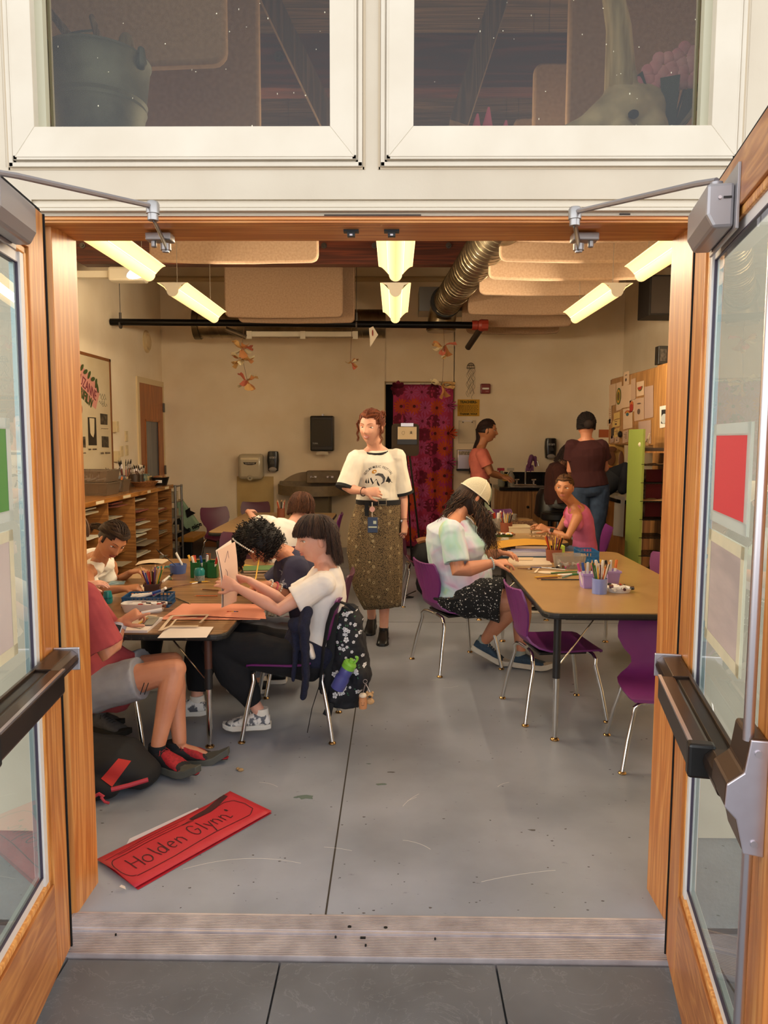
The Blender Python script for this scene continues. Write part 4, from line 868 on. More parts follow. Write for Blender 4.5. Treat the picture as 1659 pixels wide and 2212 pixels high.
def fall(p, n, azr, zend, off=(.008, .022), th0=.12, wave=0., wl=.05, curl=0., seed=1, back=.25, grav=None, flare=.0, steps=14, spread_noise=.004, part=0.):
    """strands that follow the skull then hang; zend(az)-> end height in head units (before scale)"""
    rr = random.Random(seed); out = []; k = p.hk
    for i in range(n):
        az = rr.uniform(*azr); of = rr.uniform(*off); ze = zend(az)+rr.uniform(-.008, .008); ph = az*3+rr.uniform(0, 1.5); line = []; q = None; t0 = th0*rr.uniform(.3, 2.2)
        th = t0; prev = None
        while th < 1.62:
            q = skullpt(p, az+part*(1.62-th)*.0, th, of*min(1, .5+th), back)
            if q.z < ze: break
            line.append(q); th += .16
        if len(line) < 2: continue
        q = line[-1]; od = V((q.x, q.y, 0)).normalized() if V((q.x, q.y, 0)).length > .01 else V((0, -1, 0)); L_ = q.z-ze
        if L_ > 0:
            m_ = max(2, int(L_/.022)); m_ = min(m_, 16); gdir = V((0, 0, -1)) if grav is None else p.M.inverted()@V(grav)
            for t in range(1, m_+1): line.append(q+gdir*L_*t/m_+od*flare*(t/m_)*L_)
        w = []; s_ = 0
        for a_, b_ in enumerate(line):
            if a_: s_ += (b_-line[a_-1]).length
            side = V((-b_.y, b_.x, 0)).normalized() if V((b_.x, b_.y, 0)).length > .02 else V((1, 0, 0)); amp = wave*min(1, s_/.12)
            nz = V((noise.noise(b_*22+V((i*.01, 0, 0))), noise.noise(b_*22+V((7, i*.01, 0))), 0))*spread_noise
            w.append(p.q['hd']+p.M@((b_+side*amp*sin(s_/wl*2*pi+ph)+V((b_.x, b_.y, 0)).normalized()*amp*.8*cos(s_/wl*2*pi+ph)+nz)*k))
        out.append(w)
    return out
def pullback(p, n, tie, line=.02, off=(.006, .014), seed=2, azr=(-2.4, 2.4), part=True, hz=None):
    """hair drawn back from the hairline to a tie point (head units)"""
    rr = random.Random(seed); out = []; tie = V(tie)
    for i in range(n):
        az = rr.uniform(*azr); of = rr.uniform(*off); a = abs(az); z = (.078-.052*(min(a, 1.5)/1.5)**1.5 if a < 1.5 else .026-.05*(a-1.5)/.9) if hz is None else hz(a); z += rr.uniform(-.002, .05*rr.random()); 
        th = math.acos(max(-1, min(1, z/.108))); q0 = V((sin(th)*sin(az), sin(th)*cos(az), cos(th))); q1 = tie.normalized()
        start_part = part and a < .9 and rr.random() < .75; ln = []
        if start_part: q0 = V((.04*(1 if az > 0 else -1)*rr.random(), rr.uniform(-.3, .85), 0)); q0.z = sqrt(max(.05, 1-q0.x**2-q0.y**2)); mid = V((math.copysign(.85, az), q0.y*.4-.1, .35))
        for t in range(11):
            f = t/10; d = q0.lerp(q1, f) if not start_part else bez(q0, mid, q1, f)
            if d.length < 1e-3: continue
            d.normalize(); o_ = of*(.35+.65*min(1, f*4)); e = V((d.x*(.073+o_), d.y*((.090 if d.y > 0 else .1)+o_), d.z*((.108 if d.z > 0 else .118)+o_)))
            if f > .85: e = e.lerp(tie, (f-.85)/.15*.8)
            ln.append(p.q['hd']+p.M@(e*p.hk))
        out.append(ln)
    return out
def tail(p, pts, n, r0, r1, seed=3, wave=.004, wl=.07):
    rr = random.Random(seed); out = []; pts = [V(q) for q in pts]; k = len(pts)
    fr = [frame(pts[min(i+1, k-1)]-pts[max(i-1, 0)]) for i in range(k)]
    for i in range(n):
        a = rr.uniform(0, 2*pi); u = sqrt(rr.random()); ph = rr.uniform(0, 6); ln = []; e = rr.uniform(.75, 1.); s_ = 0
        for t in range(18):
            f = t/17*e*(k-1); j = min(int(f), k-2); g_ = f-j; c = pts[j].lerp(pts[j+1], g_); A = fr[j][0].lerp(fr[j+1][0], g_); B = fr[j][1].lerp(fr[j+1][1], g_); R_ = (r0+(r1-r0)*(t/17))*u*min(1, .45+t*.16)
            ln.append(c+A*(cos(a)*R_+wave*sin(t/17*6+ph))+B*(sin(a)*R_+wave*cos(t/17*5+ph)))
        out.append(ln)
    return out
def shoe(p, ank, d, mats_, L=.255, pitch=0., laces=None, name='shoe', h=.055, capx=0, soleh=.026, w=.043, roll=0.):
    """sole, upper, toe cap; d = heading"""
    k = p.s; d = V(d); d.z = 0; d.normalize(); sd = d.cross(V((0, 0, 1))); up = V((0, 0, 1)); M = Matrix((d, -sd, up)).transposed()@Euler((roll, pitch, 0)).to_matrix()
    o = V(ank)-M@V((.055, 0, .085))*k; T = lambda x, y, z: o+M@V((x, y, z))*k
    prof = [(.0, .028), (.03, .036), (.09, .034), (.15, .040), (.20, .044), (.235, .036), (L+.0, .018)]
    root = p.o
    g = MB(); lo = [T(x, 0, 0) for x, _ in prof]
    pl = [(x, y) for x, y in prof]+[(x, -y) for x, y in prof[::-1]]; ks = 1.06
    g.prism([(x*1.02-.004, y*ks) for x, y in pl], soleh, Matrix.Identity(3), 0.); g.v = [tuple(T(x, y, z+ (max(0, x-.19)**2*3.5 + max(0, .03-x)*.15))) for x, y, z in g.v]
    so = g.build(name+'_sole', mats_[0], root, sf=1, bevel=.004*k, auto=60)
    g = MB(); rings = []; ax = M@V((1, 0, 0)); ay = M@V((0, 1, 0)); az = M@V((0, 0, 1))
    for x, y, zt in ((.002, .026, .070), (.02, .035, .090), (.05, .038, .098), (.085, .038, .092), (.12, .038, .078), (.16, .041, .064), (.205, .042, .052), (.235, .033, .038), (L-.006, .012, .028)):
        rings.append((T(x, 0, (soleh*.6+zt)/2), ay*y*k, az*(zt-soleh*.6)/2*k))
    g.loft(rings, 18, True, sq=2.6); u = g.build(name+'_upper', mats_[1], root, auto=60)
    MB().limb([T(.048, 0, .05), T(.050, 0, .112)], [(.036*k, .044*k), (.035*k, .040*k)], 14, ref=ax, round1=False).build(name+'_collar', mats_[2], root, auto=50)
    if len(mats_) > 3:
        g = MB(); g.loft([(T(x, 0, (soleh*.8+zt)/2+(.004 if capx and x < .19 else 0)*k), ay*(y+.0015)*k, az*((zt-soleh*.8)/2+.0015)*k) for x, y, zt in (((.10, .030, .088), (.13, .036, .076), (.16, .041, .066)) if capx else ())+((.195, .0415, .050), (.22, .038, .042), (.24, .029, .036), (L-.004, .012, .028))], 16, True, sq=2.6); g.build(name+'_toe_cap', mats_[3], root, auto=60)
    if laces:
        g = MB()
        for i in range(5): x = .085+i*.017; z = .093-i*.0062; g.tube([T(x, -.019, z-.008), T(x+.006, 0, z+.002), T(x+.003, .019, z-.008)], .0022*k, 6)
        for sg in (-1, 1): g.tube([T(.082, 0, .088), T(.085, sg*.02, .096), T(.095, sg*.032, .082), T(.08, sg*.03, .074)], .0017*k, 5)
        g.build(name+'_laces', laces, root)
    return u
def project(obj, target, direction, off=.0008, maxd=.4):
    """lay writing/prints onto cloth along a direction"""
    me = target.data; bvh = BVHTree.FromPolygons([v.co for v in me.vertices], [tuple(p.vertices) for p in me.polygons]); d = V(direction).normalized()
    for v in obj.data.vertices:
        h = bvh.ray_cast(v.co-d*.15, d, maxd)
        if h[0] is not None: v.co = h[0]-d*(off+(.0004 if (v.index % 2) else 0))
    obj.data.update(); return obj
def band(p, c, ax, r, t, m_, name, n=20, beads=0, a=None):
    g = MB(); A, B = frame(ax); pts = [V(c)+A*r*cos(2*pi*i/n)+B*r*(a or 1)*sin(2*pi*i/n) for i in range(n)]
    if beads: [g.ball(q, t, 8, 6) for q in pts]
    else: g.tube(pts, t, 8, closed=True)
    return g.build(name, m_, p.o)
def ring_on(p, S_, E_, f, r, wdt, m_, name):
    """cuff or band around a limb"""
    d = (E_-S_).normalized(); c = S_.lerp(E_, f); g = MB(); A, B = frame(d); g.loft([(c-d*wdt/2, A*r*.97, B*r*.97), (c-d*wdt/2, A*r, B*r), (c+d*wdt/2, A*r, B*r), (c+d*wdt/2, A*r*.97, B*r*.97)], 24, True); return g.build(name, m_, p.o, auto=50)
# ---- skins
skA = skin('skin_fair', '#dba58c', '#cf9078'); skB = skin('skin_tan', '#bd8059', '#aa6e4a'); skC = skin('skin_rosy', '#e0aa92', '#d39680'); skD = skin('skin_warm', '#cf8f6e', '#c07e5e')
REP = 1
# ================= teacher
T = Person('standing woman in white ringer festival T-shirt and long patterned skirt, facing the room', skA, dict(hd=(802, 923, 5.5), fd=(-.42, -1, -.06), up=(.04, 0, 1), nk=(812, 973, 5.58), pv=(815, 1112, 5.62), sr=(770, 992, 5.52), er=(748, 1055, 5.45), wr=(789, 1062, 5.33), sl=(855, 990, 5.6), el=(870, 1065, 5.64), wl=(873, 1126, 5.56),
    hr=((1, .1, -.02), (0, -1, .35), (.45, .5, .55, .6)), hl=((.02, -.12, -1), (.8, -.6, 0), (.35, .45, .5, .55)), kr=(797, 1222, 5.62), ar=(803, 1337, 5.80), kl=(832, 1236, 5.50), al=(829, 1362, 5.52), hs=(1, -.05, 0), fr=(-.15, -1, 0), fl=(-.1, -1, 0), report=REP), 1.0, .98)
cream = mat('cream_jersey', '#ece5d8', .85, c2='#e2dacb', ns=8); blk_cloth = mat('black_knit', '#17171c', .85)
def waistlet(g): q = T.q['pv']+V((0, 0, .085)); g.limb([q+V((0, 0, .10)), q+V((0, 0, .045))], [(.150, .112), (.158, .120)], 24, ref=(1, 0, 0), round1=False)
tee = T.top(cream, .98, .020, .22, cuff=1.22, wr=.009, ws=11., hem=waistlet, voxel=.0055)
for S_, E_ in ((T.q['sr'], T.q['er']), (T.q['sl'], T.q['el'])): ring_on(T, S_, E_, .985, .0815, .022, blk_cloth, 'sleeve_cuff')
nb = T.q['nk']; g = MB(); pts = [nb+V((cos(a)*.086, -.006+sin(a)*.082, -.004+.022*sin(a))) for a in [2*pi*i/28 for i in range(28)]]; g.tube(pts, .0105, 8, closed=True, flat=.9); g.build('neck_rib', blk_cloth, T.o)
g = MB(); g.tube([nb+V((cos(a)*.066, -.028+sin(a)*.066, -.004+.055*sin(a))) for a in [pi+pi*i/16 for i in range(17)]], .0008, 4); g.ball(nb+V((0, -.098, -.068)), (.007, .003, .009), 8, 6); g.build('necklace', mat('silver_pendant', '#8e8a86', .3, .9), T.o)
# shirt print
def P2(px, py): return P(px, py, 5.3)
blkink = mat('print_black', '#15161a', .8)
o = text('OUTLAW MUSIC FESTIVAL', 'shirt_print', blkink, P2(816, 1010), .024, T.o, BACK, .0004, .012, (.112, 1.02), xs=.80); project(o, tee, (0, 1, 0))
g = MB(); F2 = lambda pts: g.add([P2(*q) for q in pts], [tuple(range(len(pts)))])
for tri in (((789, 1048), (800, 1034), (806, 1048)), ((801, 1050), (812, 1037), (818, 1050)), ((832, 1044), (838, 1031), (846, 1046)), ((838, 1047), (842, 1037), (848, 1047)), ((786, 1046), (789, 1036), (791, 1047)), ((792, 1047), (794, 1034), (796, 1047)), ((786, 1050), (815, 1047), (850, 1049), (818, 1053))): F2(tri)
o = g.build('shirt_print', blkink, T.o, sf=0); project(o, tee, (0, 1, 0), .0012)
g = MB(); pts = [P2(*q) for q in ((809, 1029), (816, 1027), (824, 1029), (829, 1036), (828, 1044), (822, 1049))]; g.tube([q for q in pts], [.003, .009, .012, .010, .006, .002], 8); o = g.build('shirt_print_fish', mat('fish_grey', '#4a4a4e', .8), T.o); project(o, tee, (0, 1, 0), .0014)
g = MB(); c = P2(807, 1021); g.prism([(.019*cos(a), .013*sin(a)) for a in [2*pi*i/16 for i in range(16)]], .0006, BACK@Euler((0, 0, .5)).to_matrix().to_3x3()); g.v = [tuple(c+V(q)) for q in g.v]; o = g.build('shirt_print_coin', mat('coin', '#c98c2c', .7), T.o, sf=0); project(o, tee, (0, 1, 0), .0014)
# long skirt
def skirt():
    n = 72; rings = []; tab = [(1083, 817, 47, .118), (1092, 816, 49, .125), (1120, 812, 55, .140), (1150, 809, 58, .150), (1190, 808, 60, .155), (1230, 811, 57, .155), (1270, 815, 52, .15), (1300, 822, 44, .14), (1313, 826, 40, .13)]; vs = []; fs = []; 
    for j, (py, px, hw, ry) in enumerate(tab):
        c = P(px, py, 5.58); rx = hw/1640*5.6*1.0
        for i in range(n):
            a = 2*pi*i/n; f = 1+(.035*sin(a*11+1)+.02*sin(a*5+j*.3))*min(1, j/3); z = .02*sin(a-.6)*(j/8)**2*-1.2
            vs.append(c+V((cos(a)*rx*f, sin(a)*ry*f, z)))
    for j in range(len(tab)-1):
        for i in range(n): fs.append((j*n+i, (j+1)*n+i, (j+1)*n+(i+1) % n, j*n+(i+1) % n))
    N_ = len(vs); inn = [v_*1 for v_ in vs]; cz = [P(px, py, 5.58) for py, px, _, _ in tab]
    for j in range(len(tab)):
        for i in range(n): q = vs[j*n+i]; d = (cz[j]-q); d.z = 0; inn[j*n+i] = q+d.normalized()*.003
    fs2 = [tuple(x+N_ for x in f[::-1]) for f in fs]+[(i+(len(tab)-1)*n, i+(len(tab)-1)*n+N_, (i+1) % n+(len(tab)-1)*n+N_, (i+1) % n+(len(tab)-1)*n) for i in range(n)]
    return MB().add(vs+inn, fs+fs2)
def paisley():
    m, n, b, N, L = nodes('paisley_cloth'); t = N('TexCoord'); v = N('TexVoronoi'); v.inputs['Scale'].default_value = 130; v.feature = 'DISTANCE_TO_EDGE'; L(t.outputs['Object'], v.inputs[0])
    v2 = N('TexVoronoi'); v2.inputs['Scale'].default_value = 19; L(t.outputs['Object'], v2.inputs[0]); s = N('Math'); s.operation = 'SINE'; mu = N('Math'); mu.operation = 'MULTIPLY'; mu.inputs[1].default_value = 70; L(v2.outputs['Distance'], mu.inputs[0]); L(mu.outputs[0], s.inputs[0])
    lt = N('Math'); lt.operation = 'LESS_THAN'; lt.inputs[1].default_value = .24; L(v2.outputs['Distance'], lt.inputs[0]); mm = N('Math'); mm.operation = 'MULTIPLY'; L(lt.outputs[0], mm.inputs[0]); g1 = N('Math'); g1.operation = 'GREATER_THAN'; g1.inputs[1].default_value = .1; L(s.outputs[0], g1.inputs[0]); L(g1.outputs[0], mm.inputs[1])
    e = N('Math'); e.operation = 'LESS_THAN'; e.inputs[1].default_value = .11; L(v.outputs['Distance'], e.inputs[0])
    a = N('MixRGB'); a.inputs[1].default_value = lin('#8a7350'); a.inputs[2].default_value = lin('#2c2114'); L(e.outputs[0], a.inputs[0]); c = N('MixRGB'); c.inputs[2].default_value = lin('#b5a47c'); L(mm.outputs[0], c.inputs[0]); L(a.outputs[0], c.inputs[1]); L(c.outputs[0], b.inputs['Base Color']); b.inputs['Roughness'].default_value = .85; return m
skirt().build('skirt', paisley(), T.o, auto=0)
c0 = P(817, 1083, 5.58); g = MB(); g.loft([(c0+V((0, 0, dz)), V((r_, 0, 0)), V((0, r_*.76, 0))) for dz, r_ in ((-.02, .158), (-.02, .166), (.014, .166), (.014, .158))], 40); g.build('belt', blk_cloth, T.o, auto=40)
bk = P(826, 1085, 5.44); g = MB(); g.tube([bk+V((x, 0, z)) for x, z in ((-.028, .018), (.028, .018), (.028, -.02), (-.028, -.02))], .004, 6, closed=True); g.build('buckle', mat('buckle', '#a8a49c', .3, .9), T.o)
# badge
t = empty('badge_reel', label='round pink badge reel clipped on the woman\'s belt with hanging card', cat='badge')
c = P(804, 1100, 5.42); MB().cyl(c, c+V((0, .008, 0)), .020, n=20).build('reel', mat('reel_pink', '#d8a298', .5), t); MB().tube([c+V((0, 0, .05)), c+V((0, -.005, .02))], .004, 6).tube([c+V((0, 0, -.02)), c+V((0, -.005, -.055))], .003, 6).build('clip', satin, t)
c = P(805, 1134, 5.39); MB().b2(c+V((-.036, -.002, -.056)), c+V((.036, .002, .056))).build('card', mat('badge_navy', '#2b3a5a', .4), t, sf=0, bevel=.002)
MB().b2(c+V((.004, -.004, .008)), c+V((.026, -.0025, .030))).b2(c+V((-.03, -.004, -.02)), c+V((.03, -.0025, -.01))).build('card_marks', mat('badge_mark', '#b7c0b0', .4), t, sf=0)
q = P(793, 1100, 5.44); MB().b2(q+V((-.018, -.004, -.05)), q+V((.012, .004, .05))).build('strap', blk_cloth, t, sf=0)
band(T, T.q['wr']-V((.012, 0, 0)), T.q['wr']-T.q['er'], .031, .005, mat('bead_brown', '#4a2a20', .5), 'bracelet', 18, 1); band(T, T.q['wl']+V((0, 0, .01)), T.q['wl']-T.q['el'], .029, .002, mat('bead_brown', '#4a2a20', .5), 'wrist_cord'); 
g = MB(); c = T.q['wl']+V((-.02, -.022, .004)); g.ball(c, (.010, .005, .012), 10, 8); g.build('watch', satin, T.o)
T.face(mat('brow_ginger', '#84492c', .8), mat('lips_soft', '#b4625a', .4), smile=.9, closed=True)
hr_t = hairmats('ginger_hair', '#6b3216', '#864420', '#552610')
h = cap(T, .006, hr_t, lambda x, y, z: z > .56-.0*y or (y < .15 and z > -.35) or (y < .55 and z > .25 and abs(x) > .3))
strands(T, h, pullback(T, 420, (.0, -.10, .045), off=(.008, .020), hz=lambda a: .074-.075*(min(a, 2.2)/2.2)**1.2), hr_t, .0020)
L_ = lambda x, y, z: T.q['hd']+T.M@V((x, y, z)); strands(T, h, tail(T, [L_(0, -.10, .05), L_(-.02, -.135, .085), L_(-.035, -.12, .10), L_(-.05, -.09, .07)], 90, .022, .02, wave=.006), hr_t, .0022)
strands(T, h, fall(T, 30, (-1.35, -1.15), lambda a: -.10, (.012, .02), wave=.01, wl=.05, back=.1)+fall(T, 40, (1.15, 1.45), lambda a: -.09, (.010, .018), wave=.009, wl=.06, back=.1), hr_t, .0013)
g = MB(); g.tube([L_(-.076, -.004, -.036), L_(-.080, 0, -.05), L_(-.078, 0, -.066)], .0025, 6); g.ball(L_(-.078, 0, -.07), .004, 8, 6); g.build('earring', mat('pearl', '#e8e2d8', .3), T.o)
blksh = mat('black_leather', '#100f10', .35)
for a, d, pt_ in (('ar', (-.1, -1, 0), 0.12), ('al', (-.05, -1, 0), 0.)): shoe(T, T.q[a], d, (mat('black_sole', '#0c0c0c', .5), blksh, blksh), pitch=pt_)
band(T, T.q['ar']+V((0, 0, .04)), (0, 0, 1), .036, .0012, mat('anklet', '#cdb98a', .3, .9), 'anklet')
# ================= kid in white tee (foreground)
K = Person('child with brown bob haircut in white T-shirt and black trousers holding up a drawing', skC, dict(hd=(681, 1165, 3.79), fd=(-1, -.46, -.12), up=(-.08, 0, 1), nk=(703, 1224, 3.80), pv=(665, 1418, 3.79), cv=(705, 1330, 3.79), sl=(697, 1262, 3.66), el=(602, 1318, 3.61), wl=(510, 1268, 3.63), sr=(690, 1256, 3.95), er=(618, 1302, 3.97), wr=(537, 1253, 3.93),
    hl=((-.85, .25, .30), (.25, -.85, .35), (.35, .4, .4, .45)), hr=((-.8, -.2, .25), (.1, .55, .8), (.5, .55, .6, .65)), kl=(468, 1392, 3.67), al=(562, 1540, 3.70), kr=(441, 1368, 3.92), ar=(424, 1512, 3.87), hs=(.05, -1, 0), fl=(-1, -.12, 0), fr=(-1, -.1, 0), report=REP), .93, .95, voxel=.004)
white_t = mat('white_cotton', '#efe8e2', .9, c2='#e4dbd4', ns=7)
kt = K.top(white_t, .62, .016, -.04, cuff=1.35, wr=.010, ws=10., voxel=.0055)
K.bottom(mat('black_cotton', '#0d0d12', .9), 1.86, .024, wr=.010, flare=1.25, cuffr=.052)
navy = mat('navy_knit', '#14162a', .95, c2='#1b1e38', ns=120, bump=.6, bs=160, bumpd=.003)
g = MB(); pv = K.q['pv']; up_ = (K.q['cv']-K.q['pv']).normalized(); side = V((0, -1, 0)); fwv = side.cross(up_); fwv = -fwv if fwv.x > 0 else fwv
g.loft([(pv+up_*z, side*(.170+e), fwv*(.135+e)) for z, e in ((.0, .0), (.02, .012), (.06, .016), (.10, .012), (.12, -.004))], 30)
q = P(662, 1350, 3.58); g.limb([q+V((.0, .02, .06)), q+V((-.01, -.015, 0)), P(660, 1420, 3.565), P(661, 1465, 3.56), P(655, 1505, 3.57)], [(.045, .03), (.047, .028), (.040, .02), (.038, .018), (.030, .016)], 16, ref=(1, 0, 0)); g.limb([P(632, 1345, 3.6), P(640, 1400, 3.585), P(633, 1470, 3.58)], [(.03, .025), (.022, .015), (.012, .010)], 12, ref=(1, 0, 0)); g.ball(P(645, 1352, 3.585), (.05, .035, .045))
sw = fuse(g, 'tied_jumper', navy, .006, 3, K.o, lambda co, no: np.array([V(c)+V(n)*.004*noise.noise(V(c)*30) for c, n in zip(co, no)]))
g = MB(); g.limb([P(668, 1398, 3.615), P(675, 1418, 3.60)], [(.05, .02), (.045, .015)], 14, ref=(1, 0, 0)); g.build('shirt_tail', white_t, K.o)
K.face(mat('brow_dark', '#4a2e1e', .8), mat('lips_pink', '#c4776e', .4), smile=.3)
hk = hairmats('brown_bob', '#33211a', '#4a3225', '#261812')
h = cap(K, .012, hk, lambda x, y, z: z > .35 or (y < -.3 and z > -.6) or (abs(x) > .7 and y < .3 and z > .15))
ze = lambda a: .030 if abs(a) < 1.0 else .030-.022*(abs(a)-1.)/.7 if abs(a) < 1.68 else .008-.138*min(1, (abs(a)-1.68)/.4)
strands(K, h, fall(K, 1100, (-pi, pi), ze, (.014, .026), back=.15, wave=.0015, flare=.03), hk, .0021)
for a, d, pt_ in (('al', (-1, -.12, 0), .0), ('ar', (-1, -.1, 0), .0)):
    shoe(K, K.q[a], d, (mat('white_rubber', '#d9d4cb', .6), mat('grey_camo', '#e3dfda', .6, c2='#5e5f66', ns=26, lo=.52, hi=.58), mat('white_sock', '#e6ded2', .9), mat('toe_marble', '#8f8f92', .6, c2='#4b4c50', ns=40)), pitch=pt_, laces=mat('white_lace', '#e8e4dd', .8))
# ================= curly hair, navy tee
Cc_ = Person('person with curly dark hair and pearl headband bent over the brown table', skD, dict(hd=(563, 1172, 4.28), fd=(-.55, -.12, -.83), up=(-.82, -.1, .5), nk=(617, 1198, 4.36), pv=(676, 1385, 4.42), cv=(668, 1270, 4.4), sl=(640, 1228, 4.20), el=(628, 1288, 4.17), wl=(578, 1262, 4.10), sr=(628, 1218, 4.54), er=(575, 1275, 4.52), wr=(545, 1275, 4.36),
    hl=((-.9, -.1, -.05), (0, -.3, 1), (.55, .6, .7, .8)), hr=((-.9, -.3, -.05), (0, .2, 1), .3), kl=(545, 1372, 4.28), al=(560, 1478, 4.32), kr=(535, 1360, 4.52), ar=(600, 1470, 4.50), hs=(.05, -1, 0), fl=(-1, 0, 0), fr=(-1, 0, 0), report=REP), .95, 1.05)
nvt = Cc_.top(mat('navy_cotton', '#37364f', .92, c2='#302f47', ns=10), .75, .016, -.1, cuff=1.3, wr=.009)
Cc_.bottom(mat('grey_trousers', '#8b8d98', .9, c2='#777985', ns=6), 1.8, .022, wr=.010)
o = text('A MTN', 'shirt_print', mat('print_white', '#c9cad6', .8), P(608, 1268, 4.05), .045, Cc_.o, MX((.45, 0, -.89), (.89, 0, .45)), .0005, .02); project(o, nvt, (0, 1, 0), .0012, .6)
hc = hairmats('dark_curls', '#120b09', '#1e1310', '#0b0706')
cap(Cc_, .014, hc, lambda x, y, z: z > .25 or (y < .3 and z > -.75))
rr = random.Random(4); lines = []
for i in range(620):
    az = rr.uniform(-pi, pi); th = math.acos(rr.uniform(-.62, 1)); d = V((sin(th)*sin(az), sin(th)*cos(az), cos(th)))
    if d.y > .35 and d.z < .30: continue
    o_ = rr.uniform(.008, .040)+(.02 if d.z > .3 else 0); base = V((d.x*(.078+o_), d.y*(.1+o_), d.z*(.112+o_))); gd_ = (Cc_.M.inverted()@V((0, 0, -1))); a1, b1 = frame(gd_+d*.4); L2 = rr.uniform(.03, .07); ph = rr.uniform(0, 6); rc_ = rr.uniform(.006, .011); ln = []
    for t in range(16): f = t/15; ln.append(Cc_.q['hd']+Cc_.M@(base+(gd_+d*.3)*L2*f+a1*rc_*cos(ph+f*14)+b1*rc_*sin(ph+f*14))*Cc_.s)
    lines.append(ln)
for i in range(170):   # loose curls falling over the forehead
    az = rr.uniform(-.9, .9); q = V((sin(az)*.08, .085+rr.uniform(0, .03), .06+rr.uniform(-.02, .06))); gd_ = (Cc_.M.inverted()@V((-.25, 0, -1))); ph = rr.uniform(0, 6); ln = []; L2 = rr.uniform(.06, .13)
    for t in range(20): f = t/19; ln.append(Cc_.q['hd']+Cc_.M@(q+gd_*L2*f+V((.009*cos(ph+f*17), 0, .009*sin(ph+f*17))))*Cc_.s)
    lines.append(ln)
hcs = strands(Cc_, Cc_.o, lines, hc, .0024, 'hair')
g = MB(); [g.ball(Cc_.q['hd']+Cc_.M@V((.132*sin(a), .055+.01*cos(a), .15*cos(a)*.95+.0)), .0052, 8, 6) for a in [-1.5+3*i/34 for i in range(35)]]; g.build('pearl_headband', mat('pearl2', '#d8d2c8', .3), Cc_.o)
Cc_.face(eyes=False)
w_ = Cc_.q['wl']; ax = (Cc_.q['wl']-Cc_.q['el'])
band(Cc_, w_-ax*.08, ax, .031, .0055, mat('pearl2', '#d8d2c8', .3), 'bead_bracelet', 16, 1); band(Cc_, w_-ax*.30, ax, .034, .0045, mat('pink_band', '#b84a5a', .5), 'pink_bracelet'); band(Cc_, w_-ax*.45, ax, .037, .0055, mat('pearl2', '#d8d2c8', .3), 'bead_bracelet', 18, 1)
for a in ('al', 'ar'): shoe(Cc_, V((Cc_.q[a].x, Cc_.q[a].y, .085*Cc_.s)), (-1, 0, 0), (MATS['white_rubber'], blksh, MATS['white_sock']))
# ================= girl in white tank top (left)
G = Person('girl in white tank top leaning over the brown table', skB, dict(hd=(243, 1166, 4.50), fd=(.62, -.62, -.60), up=(.45, -.10, .85), nk=(212, 1212, 4.62), pv=(178, 1322, 4.86), cv=(176, 1235, 4.82), sr=(186, 1238, 4.44), er=(196, 1280, 4.26), wr=(268, 1272, 4.20), sl=(238, 1222, 4.80), el=(250, 1258, 4.88), wl=(283, 1236, 4.70),
    hr=((.95, .1, .12), (0, -.35, 1), (.5, .6, .7, .75)), hl=((.9, -.25, .22), (-.1, -.2, 1), (.7, .6, .6, .6)), kr=(330, 1330, 4.45), ar=(325, 1440, 4.35), kl=(335, 1320, 4.8), al=(330, 1430, 4.8), hs=(.35, .93, 0), fl=(1, 0, 0), fr=(1, 0, 0), report=REP), .92, .92, voxel=.004)
G.top(mat('white_rib', '#e9e2d4', .9, c2='#ded5c4', ns=8), 0, .020, -.02, 'tank', wr=.005, name='tank_top')
G.bottom(MATS['black_cotton'], 1.9, .016)
G.face(mat('brow_dark', '#4a2e1e', .8), mat('lips_tan', '#a3564a', .4), closed=True)
hg = hairmats('brown_pulled', '#2e1b10', '#46301d', '#22130b')
h = cap(G, .005, hg, lambda x, y, z: z > .62 or (y < .25 and z > -.15) or (abs(x) > .5 and z > .3 and y < .7))
strands(G, h, pullback(G, 700, (0, -.125, -.02), off=(.010, .020), hz=lambda a: .082-.075*(min(a, 2.3)/2.3)**1.3), hg, .0017)
Lg = lambda x, y, z: G.q['hd']+G.M@V((x, y, z)); strands(G, h, tail(G, [Lg(0, -.12, -.02), Lg(.01, -.165, -.03), Lg(.02, -.20, -.06), Lg(.02, -.21, -.11)], 90, .022, .018), hg, .002)
for a in ('al', 'ar'): shoe(G, V((G.q[a].x, G.q[a].y, .085*G.s)), (1, 0, 0), (MATS['white_rubber'], blksh, blksh))
# ================= person in red tee (front left)
Rr = Person('person in faded red T-shirt and grey shorts, half hidden by left jamb', skD, dict(hd=(118, 1178, 3.45), fd=(1, .15, -.25), up=(.2, 0, 1), nk=(140, 1262, 3.45), pv=(212, 1478, 3.46), cv=(150, 1385, 3.46), sr=(178, 1300, 3.28), er=(236, 1418, 3.27), wr=(261, 1345, 3.36), sl=(178, 1290, 3.60), el=(240, 1390, 3.66), wl=(285, 1345, 3.70),
    hr=((.75, .1, .45), (-.25, -.55, .8), (.12, .9, 1.0, 1.0)), hl=((.9, 0, .0), (0, 0, 1), .3), kr=(377, 1446, 3.34), ar=(341, 1612, 3.25), kl=(372, 1432, 3.50), al=(388, 1600, 3.36), hs=(-.05, 1, 0), fl=(1, -.05, 0), fr=(.95, -.3, 0), report=REP), 1.0, 1.05)
redt = mat('faded_red_cotton', '#a84548', .92, c2='#963a40', ns=8, bump=.2, bs=20)
Rr.top(redt, .85, .026, -.12, cuff=1.30, wr=.012, ws=8., hem=lambda g: g.limb([Rr.q['pv']+V((-.02, 0, .06)), Rr.q['pv']+V((.03, 0, .03)), Rr.q['pv']+V((.11, 0, .02))], [(.13, .17), (.12, .175), (.08, .16)], 20, ref=(0, 0, 1)))
